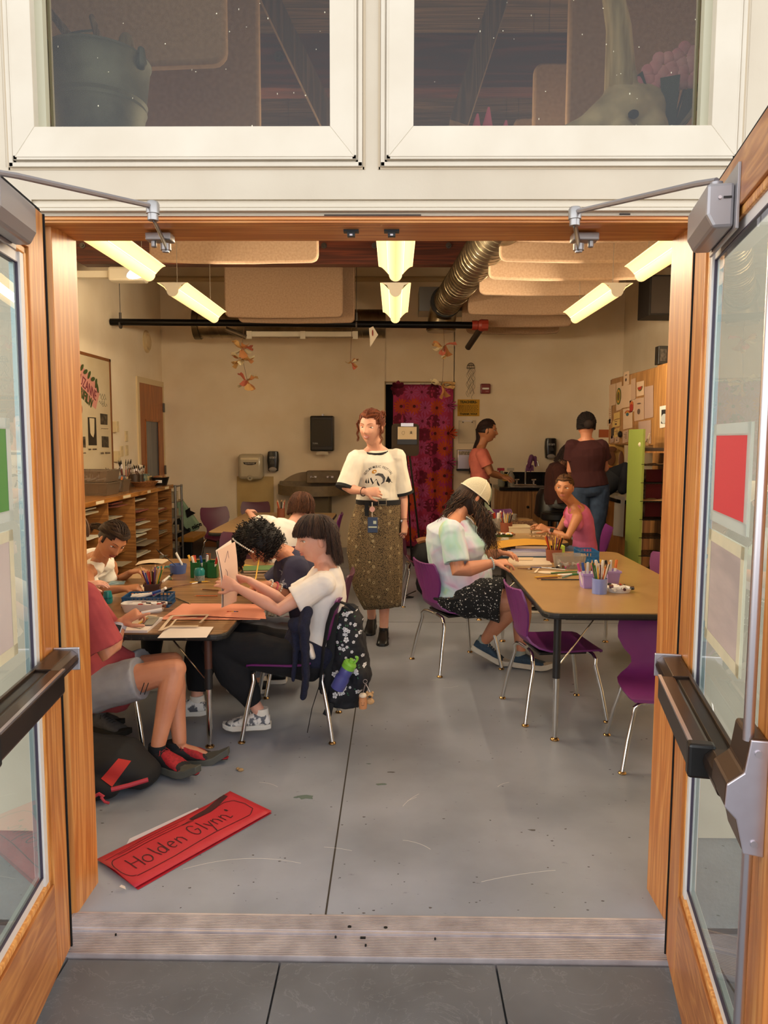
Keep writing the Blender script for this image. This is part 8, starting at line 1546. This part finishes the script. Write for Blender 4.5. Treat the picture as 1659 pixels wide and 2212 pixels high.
c = F(512, 1222, ZL); cup('blue_mug', c, .04, .055, mat('mug_blue2', '#2c4468', .4), 'small dark blue mug behind held drawing', 'mug', .045); put_stick('brush', 'orange', .2, c+V((0, 0, .01)), V((.7, 0, .75)), 'orange brush leaning out of the small dark blue mug')
w_ = Cc_.q['wl']; put_stick('pencil', 'yellow', .17, P(552, 1252, 4.05), P(556, 1228, 4.12)-P(552, 1252, 4.05), 'yellow pencil held by the curly haired person'); flat('white_sheet', ((570, 1290), (600, 1280), (595, 1262), (560, 1265)), ZL, wpap, 'white sheet under the forearm of the curly haired person')
# rear left table pencils
c = F(655, 1112, ZB); c = F(620, 1112, ZB); c.y = 7.6; c = P(607, 1100, 7.7); c.z = ZB; cup('pencil_cup', c, .04, .09, mat('cup_brown', '#7a4228', .5), 'brown cup of pencils at the far side of rear left table'); filled(c, .036, .09, 'pencil', ['red', 'orange', 'black', 'white'], .17, 8, 'pencil in the brown cup on the rear left table', 'pencils in the cup on the rear left table', 6)
# ---- right front table
terra = mat('terracotta', '#8a4a30', .6)
c = F(1196, 1213, ZR); cup('terracotta_pot', c, .05, .085, terra, 'terracotta pot full of coloured pencils on the right front table', 'pot', .055); filled(c, .05, .085, 'pencil', ['maroon', 'black', 'orange', 'red', 'yellow', 'brown', 'purple'], .185, 18, 'coloured pencil in the front terracotta pot', 'pencils in the front terracotta pot', 8)
c = F(1232, 1228, ZR); haze = mat('hazy_plastic', '#a09688', .3, alpha=.5); rtub('clear_tub', c+V((0, .04, 0)), .105, .075, .085, haze, 'hazy clear tub of crayon stubs on right front table')
rr = random.Random(12); cc = list(stick_cols)
for i in range(26): put_stick('marker', rr.choice(['red', 'maroon', 'brown', 'pink', 'orange', 'black', 'teal']), .05, c+V((rr.uniform(-.07, .05), .04+rr.uniform(-.045, .045), .012+.012*rr.random())), V((rr.uniform(-1, 1), rr.uniform(-1, 1), rr.uniform(-.2, .3))), 'crayon stub in the hazy clear tub', 'crayon stubs in the clear tub')
c = F(1270, 1216, ZR); basket(c+V((.01, .09, 0)), .12, .18, .075, mat('basket_blue2', '#1f6298', .4), 'bright blue slotted basket behind the clear tub', 0)
tag(MB().b2(F(1208, 1200, ZR)+V((0, .12, 0)), F(1222, 1200, ZR)+V((.02, .2, .05))).build('sticky_notes', mat('neon_green', '#a8c043', .7), sf=0), 'neon green pad behind the clear tub', 'pad')
lav = mat('lavender_plastic', '#a48cc4', .4)
for px, lab, sd in ((1274, 'left lavender bin of markers behind the blue cup', 1), (1324, 'right lavender bin of markers behind the blue cup', 2)):
    c = F(px, 1272 if sd == 1 else 1266, ZR)+V((0, .04, 0)); bin_('lavender_bin', c, .085 if sd == 1 else .075, .085, .085, lav, lab, .1, 1.25); 
    for i, col in enumerate((('pink', 'blue', 'white', 'black', 'white', 'white') if sd == 1 else ('yellow', 'black', 'white', 'orange'))): put_stick('marker', col, .135, c+V((-.025+.011*i, .01*(i % 3)-.01, .006)), V((-.04+.02*i, .02*sin(i*3), .14)), 'marker in the '+lab.split(' behind')[0], 'markers in the '+lab.split(' behind')[0])
c = F(1298, 1284, ZR)+V((0, .03, 0)); cup('blue_cup', c, .040, .082, mat('cup_periwinkle', '#7e8cc8', .3, coat=.3), 'periwinkle blue cup of pencils in front of the lavender bins'); filled(c, .036, .082, 'pencil', ['green', 'yellow', 'maroon', 'orange', 'white', 'black', 'pink', 'green'], .17, 14, 'pencil in the periwinkle blue cup', 'pencils in the periwinkle cup', 4, z0=.01)
[put_stick('marker', 'white', .15, c+V((0, .01, .03)), d, 'white marker standing %s in the periwinkle cup' % q) for d, q in ((V((-.15, 0, 1)), 'tilted left'), (V((.12, 0, 1)), 'tilted right'))]
c = F(1340, 1280, ZR)+V((0, .04, 0)); t = on('white_dish', 'round white dish of crayons by the periwinkle cup', 'dish'); MB().lathe(c, [(.062, 0), (.072, .022), (.069, .022), (.058, .004), (0, .004)], 30).build('dish', mat('dish_white', '#ddd8d4', .3), t)
for i in range(16): a_ = i*2.4; put_stick('marker', ['maroon', 'brown', 'white', 'black', 'red'][i % 5], .06, c+V((.035*cos(a_)-.01, .035*sin(a_), .014+.003*(i % 4))), V((cos(a_*3), sin(a_*3), .1)), 'crayon in the round white dish', 'crayons in the white dish')
for a, b, kd, col, lab in (((1260, 1252), (1162, 1252), 'pencil', 'black', 'long black pencil nearest the front edge of tools pile'), ((1155, 1247), (1215, 1243), 'pencil', 'yellow', 'yellow pencil in the pile of tools'), ((1205, 1243), (1250, 1240), 'marker', 'green', 'dark green pen in the pile of tools'), ((1190, 1238), (1258, 1234), 'pencil', 'green', 'green pencil behind the yellow pencil'), ((1146, 1225), (1200, 1227), 'brush', 'blue', 'blue paintbrush by the cut paper'), ((1118, 1228), (1150, 1229), 'brush', 'brown', 'small brush with silver tip left of tools pile'), ((1215, 1248), (1240, 1240), 'pencil', 'teal', 'teal pencil under the green pen'), ((1160, 1250), (1210, 1247), 'pencil', 'brown', 'brown pencil under the long black pencil'), ((1170, 1226), (1230, 1232), 'pencil', 'white', 'white pencil behind tools pile')): A, B = F(*a, ZR+.005), F(*b, ZR+.005); put_stick(kd, col, max(.08, (B-A).length), A, B-A, lab)
g = MB(); g.tube([F(*q, ZR+.003) for q in ((1140, 1235), (1155, 1237), (1163, 1228), (1170, 1224))], [.004, .008, .006, .003], 6, flat=.15); q = F(1182, 1236, ZR+.002); g.ball(q, (.06, .05, .0015), 16, 6); tag(g.build('cut_paper', wpap2), 'pale cut paper shapes among tools on the right front table', 'paper')
flat('paper_pad', ((1093, 1224), (1193, 1222), (1180, 1206), (1100, 1206)), ZR, wpap2, 'cream drawing pad under the hand of tie-dye shirt person', 'paper pad', h=.008); flat('cream_card', ((1118, 1210), (1150, 1210), (1152, 1204), (1120, 1204)), ZR+.010, mat('cream_card', '#cdb08a', .8), 'cream card lying on the drawing pad')
zz = ZR
for i, (w_, d_, h_, col, lab) in enumerate(((.40, .22, .014, '#1d3c4c', 'dark teal book at the bottom of the stack on right front table'), (.34, .20, .028, '#c6bfc4', 'thick white book second from the bottom of stack'), (.30, .18, .012, '#b9b4c8', 'lavender booklet in the middle of the stack'), (.26, .18, .010, '#8c86a8', 'purple grey folder above the lavender booklet'), (.22, .16, .020, '#cbb49a', 'cream notebook at the top of the stack'))):
    c = F(1128, 1205, ZR); c = V((c.x+.02+.01*i, 5.32, zz+h_/2)); tag(MB().box(c, (w_, d_, h_-.001), (0, 0, .04*(i % 3)-.03)).build('book', mat('bk'+col, col, .6), sf=0, bevel=.0015), lab, 'book'); zz += h_
c = V((F(1128, 1205, ZR).x, 5.34, zz+.004)); tag(MB().sheet(c+V((-.24, -.13, -.035)), c+V((.22, -.10, 0)), c+V((.26, .14, .0)), c+V((-.18, .14, -.01)), 12, 8, lambda u, v: .02*sin(u*pi)).build('envelope', mat('manila', '#b8831f', .7)), 'yellow manila envelope on top of the book stack', 'envelope')
# ---- rear right table
c = F(1097, 1153, ZQ)+V((0, .1, 0)); cup('terracotta_pot', c, .05, .09, terra, 'terracotta pot of pencils on the rear right table', 'pot', .055); filled(c, .046, .09, 'pencil', ['black', 'maroon', 'red', 'yellow', 'white', 'teal'], .18, 14, 'pencil in the rear terracotta pot', 'pencils in the rear terracotta pot', 18)
c = F(1076, 1148, ZQ)+V((0, .1, 0)); rtub('clear_cup', c, .06, .05, .11, haze, 'hazy clear cup of markers on the rear right table', 'cup'); filled(c, .045, .1, 'marker', ['red', 'white', 'white', 'orange', 'white', 'brown'], .16, 9, 'marker in the hazy cup on the rear right table', 'markers in the hazy cup', 19)
c = F(1082, 1160, ZQ)+V((0, .05, 0)); rtub('green_tray', c, .12, .07, .022, mat('tray_green', '#3a5a24', .5), 'green tray of crayons beside the long wavy hair', 'tray')
for i in range(10): put_stick('marker', ['orange', 'brown', 'yellow', 'maroon'][i % 4], .07, c+V((-.07+.015*i, .02*sin(i*2), .02)), V((1, sin(i*4), .05)), 'crayon in the green tray', 'crayons in the green tray')
c = F(1122, 1152, ZQ)+V((0, .09, 0)); bin_('white_box', c, .19, .17, .06, mat('box_cream', '#d8c8a6', .7), 'open cream paper box on the rear right table', .08, 1.0, 'box')
c = F(1137, 1138, ZQ)+V((0, .2, 0)); bin_('brown_tray', c, .22, .16, .03, mat('tray_brown', '#4a2416', .6, c2='#8a6a4a', ns=50), 'shallow brown tray near the pink tank top hands', 0, 1., 'tray')
c = F(1110, 1128, ZQ)+V((0, .2, 0)); rtub('clear_tub', c, .06, .06, .06, haze, 'small hazy tub at the far end of the rear right table')
tag(MB().box(F(1165, 1153, ZQ)+V((0, .03, .008)), (.11, .06, .016), (0, 0, .05)).build('eraser_box', wpap2, sf=0, bevel=.002), 'flat cream box by the watch of pink tank top girl', 'box'); 
for i in range(7): tag(MB().box(F(1140+7*i, 1157+(i % 3), ZQ)+V((0, 0, .003)), (.03, .014, .006), (0, 0, i)).build('wood_piece', mat('pale_wood', '#c9a67c', .8), sf=0), 'small pale wood scrap on the rear right table', 'scrap', 'wood scraps on the rear right table')
tag(MB().sheet(*[F(*q, ZQ+.02) for q in ((1118, 1126), (1152, 1126), (1150, 1121), (1120, 1121))], 3, 3).build('tan_paper', mat('tan_paper', '#a87c48', .8), sf=0), 'tan paper at the far edge of rear right table', 'paper'); flat('eraser', ((1082, 1168), (1100, 1168), (1098, 1163), (1084, 1163)), ZQ, mat('eraser_grey', '#a8a090', .7), 'grey eraser near the yellow envelope', 'eraser', h=.008)
# =====================================================================  BAGS AND FLOOR
# floral backpack on the chair
t = on('backpack', 'black backpack printed with white flowers hanging on a purple chair', 'backpack'); g = MB(); ctr_ = [(752, 1308, .045, .05), (752, 1335, .075, .09), (752, 1380, .088, .12), (756, 1430, .100, .13), (748, 1475, .112, .13), (738, 1515, .088, .10)]
ring = []; 
for px, py, rx, ry in ctr_: ring.append((P(px, py, 3.76), V((rx, 0, -.01)), V((0, ry, 0))))
g.loft(ring, 22, sq=2.5); g.ball(P(775, 1455, 3.72), (.06, .11, .09)); g.ball(P(725, 1500, 3.72), (.05, .11, .05))
body = fuse(g, 'bag_body', mat('bag_black', '#13141c', .8, bump=.25, bs=16, bumpd=.02), .007, 4, t, lambda co, no: np.array([V(c)+V(n)*(.012*noise.noise(V(c)*14)+.006*noise.noise(V(c)*34)) for c, n in zip(co, no)]))
gw_, gg_ = MB(), MB(); rr = random.Random(5)
for i in range(72):
    px, py = rr.uniform(715, 795), rr.uniform(1315, 1525); c = P(px, py, 3.5); r = rr.choice((.007, .008, .010, .014)); flower(gw_, c, r, 5, .75, rot=rr.random()*6)
    if i % 2: a_ = rr.uniform(0, 6); c2 = c+V((.018*cos(a_), 0, .018*sin(a_))); flower(gg_, c2, .013, 1, .45, rot=a_)
pr_ = [project(gw_.build('flowers', mat('petal_white', '#d9d8dc', .9), t), body, (0, 1, 0), .0015, .6), project(gg_.build('leaves', mat('leaf_green', '#3c6a4c', .9), t), body, (0, 1, 0), .001, .6)]
for o in pr_:
    bm = bmesh.new(); bm.from_mesh(o.data); bad = [f for f in bm.faces if min(v.co.y for v in f.verts) < 3.53 or max(v.co.y for v in f.verts)-min(v.co.y for v in f.verts) > .03]; bmesh.ops.delete(bm, geom=bad, context='FACES'); bm.to_mesh(o.data); bm.free()
join(body, pr_)
g = MB(); g.loft([(P(px, py, 3.77), V((rx, 0, 0)), V((0, .11, 0))) for px, py, rx in ((728, 1318, .02), (722, 1350, .035), (716, 1400, .045), (712, 1450, .045), (705, 1485, .03))], 16, sq=3); g.build('back_panel', mat('strap_black', '#0e0e12', .8), t)
g = MB(); [g.tube([P(730, 1302, y), P(718, 1318, y-.02), P(708, 1350, y-.02), P(699, 1400, y-.01), P(694, 1450, y), P(690, 1490, y)], [.018, .02, .018, .014, .012, .010], 8, flat=.35) for y in (3.62, 3.93)]; g.tube([P(690, 1480, 3.6), P(674, 1530, 3.6), P(664, 1582, 3.6)], .009, 6, flat=.25); g.tube([P(735, 1300, 3.72), P(750, 1306, 3.6), P(765, 1318, 3.6), P(770, 1312, 3.7)], .012, 8, flat=.4); g.limb([P(715, 1520, 3.62), P(706, 1545, 3.62)], [(.016, .004), (.022, .004)], 8, ref=(0, 1, 0)); g.build('straps', MATS['strap_black'], t)
t = on('water_bottle', 'purple water bottle with lime green cap in the floral backpack pocket', 'bottle'); A, B = P(738, 1468, 3.585), P(757, 1432, 3.575); d = (B-A).normalized(); M_ = d.to_track_quat('Z', 'Y').to_matrix(); MB().lathe(A-d*.05, [(.034, 0), (.036, .06), (.030, .075), (.031, .08), (.031, .115), (.028, .12)], 24, M_).build('bottle', mat('bottle_violet', '#474a8c', .3), t)
MB().lathe(A+d*.068, [(.033, 0), (.034, .025), (.028, .034), (.014, .036), (.013, .05), (0, .052)], 24, M_).build('cap', mat('cap_lime', '#7cb83c', .35), t); c = A+d*.105; a1, b1 = frame(d); MB().tube([c+V((1, 0, .3)).normalized()*(.010+.02*sin(q))+d*(.022*cos(q)) for q in [pi*i/8 for i in range(9)]], .006, 8).build('carry_loop', MATS['cap_lime'], t)
t = on('cup_charm', 'orange smiling drink cup charm hanging from floral backpack', 'keychain'); c = P(784, 1517, 3.6); MB().lathe(c, [(.014, -.032), (.019, -.03), (.021, .0), (.019, .024), (.021, .027)], 18).build('cup', mat('charm_orange', '#c98a5c', .4), t); MB().ball(c+V((0, 0, .034)), (.020, .020, .014), 12, 8).build('cream_top', mat('charm_cream', '#e0cdb4', .5), t)
g = MB(); [g.ball(c+V((s*.007, -.0205, .004)), .0018, 6, 4) for s in (-1, 1)]; g.tube([c+V((.006*cos(a_), -.0215, -.004+.006*sin(a_))) for a_ in [pi+pi*i/6 for i in range(7)]], .0008, 4); g.build('smile', blk, t); MB().tube([c+V((0, 0, .045)), P(789, 1478, 3.6)], .0025, 6).tube([P(789, 1472, 3.6)+V((.010*cos(a_), 0, .010*sin(a_))) for a_ in [2*pi*i/14 for i in range(14)]], .0015, 5, closed=True).build('ring', satin, t)
t = on('plush_charm', 'small tan plush animal charm beside the smiling cup charm', 'keychain'); c = P(799, 1508, 3.61); g = MB(); g.ball(c+V((0, 0, .014)), (.017, .015, .015)); g.ball(c+V((.002, 0, -.016)), (.020, .014, .016)); [g.ball(c+V((s*.013, 0, .028)), .007, 8, 6) for s in (-1, 1)]; g.ball(c+V((-.018, 0, -.01)), .008); g.build('body', mat('plush_tan', '#c9a070', .9, bump=.5, bs=200), t); MB().ball(c+V((0, -.016, .012)), (.009, .004, .006), 8, 6).build('face_patch', blk, t); MB().tube([c+V((0, 0, .03)), P(791, 1478, 3.6)], .0018, 5).build('cord', wpap, t)
# black and red bag on the floor
t = on('backpack', 'black backpack with red panel lying on floor beside the left jamb', 'backpack'); g = MB(); pts = [F(205, 1655), F(300, 1610), F(318, 1690), F(230, 1735)]
g.limb([V((-1.42, 3.15, .10)), V((-1.15, 3.12, .10)), V((-1.06, 3.10, .055))], [(.16, .11), (.14, .10), (.10, .055)], 20, ref=(0, 0, 1)); g.ball((-1.24, 2.98, .05), (.12, .06, .05))
bg_ = fuse(g, 'bag_body', MATS['strap_black'], .009, 4, t, lambda co, no: np.array([V((c[0], c[1], max(.004, c[2])))+V((0, 0, max(0, 0)))+V(n)*.008*noise.noise(V(c)*13) for c, n in zip(co, no)])); 
g = MB(); q = [P(*a_) for a_ in ((218, 1682, 2.95), (256, 1638, 3.0), (284, 1643, 3.0), (242, 1700, 2.93))]; nx_ = 10; vs = []
for j in range(nx_+1):
    for i in range(nx_+1): u, v = i/nx_, j/nx_; vs.append((q[0]*(1-u)+q[1]*u)*(1-v)+(q[3]*(1-u)+q[2]*u)*v)
g.add(vs, [(j*11+i, j*11+i+1, (j+1)*11+i+1, (j+1)*11+i) for j in range(10) for i in range(10)]); pnl = g.build('red_panel', mat('bag_red', '#b01e16', .7), t); project(pnl, bg_, ray(250, 1670), .003, .8)
g = MB(); g.tube([P(240, 1706, 2.90), P(280, 1696, 2.93), P(320, 1684, 2.96)], .009, 6); g2 = g; g = MB(); g2.build('red_piping', mat('bag_crimson', '#b02a3a', .6), t); g.tube([P(200, 1722, 2.86), P(214, 1715, 2.86), P(224, 1722, 2.86)], .007, 6); g.tube([P(218, 1722, 2.85), P(226, 1732, 2.85), P(236, 1735, 2.85)], .005, 6); g.build('zip_pull', mat('bag_crimson', '#b02a3a', .6), t)
# far bag on chair + bag under
g = MB(); a = P(918, 1200, 6.75); g.ball(a+V((0, 0, 0)), (.13, .12, .13)); t = on('tan_bag', 'black and tan bag sitting on the burgundy chair behind tie-dye shirt', 'bag'); g.build('body', MATS['strap_black'], t); MB().tube([a+V((.14*cos(q), -.02, .145*sin(q))) for q in [.2+1.9*i/14 for i in range(15)]], .028, 8, flat=1.).build('tan_trim', mat('tan_leather', '#8f5f3c', .6), t)
t = on('backpack', 'plain black backpack on floor under the burgundy chair', 'backpack'); g = MB(); a = F(925, 1285); g.limb([a+V((0, .05, .10)), a+V((.0, .05, .26))], [(.17, .12), (.13, .09)], 16); g.build('bag_body', MATS['strap_black'], t); MB().tube([a+V((-.12, -.06, .05)), a+V((-.22, -.10, .012)), a+V((-.15, -.16, .01)), a+V((-.24, -.2, .01))], .012, 6, flat=.3).build('strap', MATS['strap_black'], t)
# red name banner on the floor with handwriting
t = on('name_banner', 'red paper banner with handwritten name lying on floor by the left jamb', 'banner'); A, B, C_, D_ = F(292, 1923), F(587, 1757), F(497, 1719), F(208, 1862)
rp = mat('red_banner', '#c22432', .55, c2='#b81f30', ns=3)
MB().sheet(A+V((0, 0, .004)), B+V((0, 0, .004)), C_+V((0, 0, .004)), D_+V((0, 0, .004)), 24, 8, lambda u, v: .006+.020*max(0, u-.82)**1*(v)*3+.018*max(0, .14-u)*4*(1-abs(2*v-1))+.012*sin(v*pi)*sin(u*pi), .0008).build('front_sheet', rp, t, auto=0); bsh = t.children[0]
MB().sheet(A+V((.01, .0, .002)), B+V((0, 0, .002)), C_+V((0, 0, .002)), D_+V((.005, .01, .002)), 4, 2).build('back_sheet', rp, t, sf=0)
inkr = mat('marker_dark', '#3c0a14', .6)
def uv(u, v): return (A*(1-u)+B*u)*(1-v)+(D_*(1-u)+C_*u)*v+V((0, 0, .06))
g = MB(); W = .0022
def pen(pts, w=W): 
    out = []; 
    for i in range(len(pts)-1):
        for k_ in range(5): f = k_/5; out.append(uv(pts[i][0]*(1-f)+pts[i+1][0]*f, pts[i][1]*(1-f)+pts[i+1][1]*f))
    out.append(uv(*pts[-1])); vs = []; fs = []
    for i, q in enumerate(out): d = (out[min(i+1, len(out)-1)]-out[max(i-1, 0)]); d.z = 0; d.normalize(); n_ = V((-d.y, d.x, 0)); vs += [q+n_*w, q-n_*w]
    g.add(vs, [(2*i, 2*i+1, 2*i+3, 2*i+2) for i in range(len(out)-1)])
def ltr(x, s_, strokes, h=.30, wd=.055, b=.32): [pen([(x+px*wd, b+py*h) for px, py in st_]) for st_ in strokes]
circ = lambda cx, cy, rx, ry, a0=0, a1=2*pi, n=12: [(cx+rx*cos(a0+(a1-a0)*i/n), cy+ry*sin(a0+(a1-a0)*i/n)) for i in range(n+1)]
ltr(.09, 1, [[(0, 1), (.05, 0)], [(1, 1), (1.0, -.05)], [(0, .5), (1, .5)]]); ltr(.165, 1, [circ(.4, .3, .45, .32)]); ltr(.225, 1, [[(0.3, 1.0), (.35, .4), (.6, .0)]]); ltr(.27, 1, [circ(.3, .3, .35, .3), [(.75, 1), (.7, 0)]]); ltr(.335, 1, [[(0, .3), (.7, .35)]+circ(.35, .3, .35, .3, .1, 5.4)]); ltr(.395, 1, [[(0, .6), (0.05, 0)], [(0, .4), (.35, .6), (.7, .4), (.75, 0)]])
ltr(.50, 1, [circ(.5, .5, .5, .5, .6, 5.6)+[(1., .45), (.55, .45)]]); ltr(.575, 1, [[(.2, 1), (.25, 0)]]); ltr(.61, 1, [[(0, .6), (.35, .1)], [(.7, .6), (.2, -.4)]]); ltr(.665, 1, [[(0, .6), (0.05, 0)], [(0, .4), (.35, .6), (.7, .4), (.75, 0)]]); ltr(.73, 1, [[(0, .6), (0.05, 0)], [(0, .4), (.35, .6), (.7, .4), (.75, 0), (1.2, .1)]]); ltr(.81, 1, [[(0, .2), (.3, .8), (.5, .2), (0, .6), (.6, .6), (0, .2)]], .14, .02, .5)
pen([(.02+.05*cos(a_)+.04, .48+.28*sin(a_)) for a_ in [pi/2+pi*i/10 for i in range(11)]], .0016); pen([(.06, .18), (.3, .16), (.6, .19), (.88, .17)], .0016); pen([(.06, .76), (.3, .77), (.55, .74), (.7, .76), (.88, .80)], .0016); pen([(.88, .17), (.94, .28), (.95, .5), (.93, .72), (.88, .80)], .0016); pen([(.02, .85), (.3, .90), (.6, .88)], .0013); pen([(.10, .83), (.3, .84), (.52, .82)], .0013); pen([(.60, .70), (.52, .73), (.58, .76)], .0014)
strip = [(.60, .73, .82), (.66, .72, .85), (.74, .72, .87), (.80, .76, .92), (.86, .82, .97), (.90, .86, .995), (.945, .90, .995)]
g.add([uv(u, v) for u, a_, b_ in strip for v in (a_, b_)], [(2*i, 2*i+2, 2*i+3, 2*i+1) for i in range(len(strip)-1)]); hw_ = g.build('handwriting', inkr, t, sf=0); project(hw_, bsh, (0, 0, -1), .0012, .4)
flat('white_sheet', ((265, 1840), (434, 1754), (427, 1745), (280, 1812)), .0, mat('floor_paper', '#cfc8d4', .85), 'white paper sticking out from under the red banner', lift=None)
tag(MB().sheet(*[F(*q, .012) for q in ((258, 1915), (272, 1921), (270, 1914), (262, 1911))], 1, 1).build('paper_scrap', wpap, sf=0), 'tiny white scrap at the near corner of the red banner', 'scrap')
c = F(520, 1663, .006); g = MB(); g.ball(c, (.014, .01, .008), 8, 6); g.ball(c+V((-.015, .01, .001)), (.008, .008, .006), 8, 6); tag(g.build('crumb', mat('crumb', '#a8885c', .8)), 'small tan crumb on the floor near the red shoe', 'crumb')
# ---- behind the transom windows
ZT_ = 2.36; zincm = mat('zinc', '#787d76', .55, .4, c2='#4c524e', ns=6)
t = on('zinc_bucket', 'galvanised bucket holding driftwood behind the left transom window', 'bucket'); c = V((-.965, 2.56, ZT_)); MB().lathe(c, [(.115, 0), (.12, .01), (.148, .17), (.153, .178), (.149, .19), (.155, .20), (.151, .21), (.165, .32), (.170, .326), (.166, .334), (.158, .33), (.11, .02)], 36).build('pail', zincm, t)
MB().tube([c+V((.166*cos(a_)*-1, -.03, .31-.10*sin(a_))) for a_ in [pi*i/16*-1 for i in range(9)]], .004, 6).limb([c+V((.16, -.05, .30)), c+V((.16, -.05, .34))], [.018, .012], 8).build('handle', zincm, t)
drift = wood('driftwood', '#4c3a2a', '#84715a', '#6a5744', 2, 2.2, .8, 0)
for i, (a, b, r) in enumerate((((-.95, 2.56, 2.5), (-1.10, 2.54, 2.74), .022), ((-.93, 2.55, 2.5), (-.965, 2.53, 2.72), .018), ((-.88, 2.56, 2.45), (-.865, 2.55, 2.66), .045))): a, b = V(a)+V((0, 0, .09)), V(b)+V((0, 0, .09)); tag(MB().limb([a, a.lerp(b, .5)+V((.01, 0, .01)), b], [r, r*.8, r*.5], 10).build('driftwood_stick', mat('drift_white', '#8f8468', .85, c2='#5a4a38', ns=30, sc3=(1, 1, .2)) if i == 2 else drift), ['leaning driftwood stick in the bucket, the longest', 'thin upright driftwood stick in the bucket', 'thick pale stump of wood in the bucket'][i], 'driftwood')
t = on('horned_skull', 'pale animal skull with one tall horn behind right transom window', 'skull'); bone = mat('bone', '#cdbf9f', .75, c2='#9c8f74', ns=14); t.location = (.70, 2.54, ZT_); t.scale = (1.3,)*3; c = V((0, 0, 0)); g = MB()
g.limb([c+V((-.17, -.05, .03)), c+V((-.08, -.03, .07)), c+V((0, 0, .12)), c+V((.07, .02, .14))], [(.03, .025), (.045, .035), (.07, .06), (.06, .06)], 16); g.limb([c+V((.0, -.05, .06)), c+V((.04, -.04, .0))], [.03, .025], 10); g.ball(c+V((.08, .0, .07)), (.05, .05, .07)); g.limb([c+V((-.19, -.05, .01)), c+V((-.08, -.06, .02)), c+V((.03, -.05, .05))], [.016, .02, .022], 10); g.limb([c+V((.0, 0, .13)), c+V((.015, 0, .2))], [.045, .035], 12)
fuse(g, 'skull', bone, .006, 3, t); MB().limb([c+V((.01, 0, .16)), c+V((.0, 0, .32)), c+V((-.04, 0, .50)), c+V((-.07, 0, .66))], [.040, .030, .021, .012], 14).build('horn', mat('horn', '#c9b995', .8, c2='#857656', ns=40, sc3=(1, 1, .12)), t); MB().ball(c+V((.02, -.075, .09)), (.013, .012, .010), 10, 8).build('eye_socket', dark, t)
t = on('flower_pot', 'pot of pink artificial flowers with dark leaves beside the skull', 'flowers'); t.location = (.88, 2.56, ZT_); t.scale = (1.35,)*3; c = V((0, 0, 0)); MB().lathe(c, [(.045, 0), (.06, .07), (.055, .07), (.04, .01)], 18).build('pot', mat('pot_dark', '#22282a', .5), t); lf = mat('leaf_dark', '#28382c', .6); pkf = mat('petal_pink', '#e0b4bc', .7, c2='#c47c8c', ns=18)
rr = random.Random(6)
for i in range(12): a_ = i*.9; b_ = c+V((0, 0, .07)); e = b_+V((.10*cos(a_), .05*sin(a_), .05+.10*rr.random())); g = MB(); d = e-b_; s_ = V((-d.y, d.x, 0)).normalized() if abs(d.x)+abs(d.y) > .01 else V((1, 0, 0)); g.sheet(b_-s_*.01, b_+s_*.01, e+s_*.022, e-s_*.022, 4, 4, lambda u, v: .01*sin(v*3)); g.build('leaf', lf, t)
for i, (dx, dz) in enumerate(((-.07, .17), (-.03, .22), (.0, .19), (.02, .24), (-.05, .20), (.03, .20))):
    q = c+V((dx, -.02, dz)); MB().tube([c+V((0, 0, .07)), q], .003, 5).build('stem', lf, t)
    for k_ in range(5): a_ = k_*1.256+i; g = MB(); g.ball(q+V((.018*cos(a_), -.008, .018*sin(a_))), (.016, .006, .016), 8, 6); g.build('petal', pkf, t)
t = on('pink_tulips', 'pink pointed flower tips behind sill of the right transom window', 'flowers'); pkd = mat('pink_dark', '#c25478', .7)
for i, (x, h_) in enumerate(((.25, .12), (.285, .14), (.34, .10))): MB().limb([(x, 2.5, ZT_), (x, 2.5, ZT_+h_*.6), (x+.005, 2.5, ZT_+h_+.02)], [.012, .022, .004], 10).build('bloom', pkd, t)
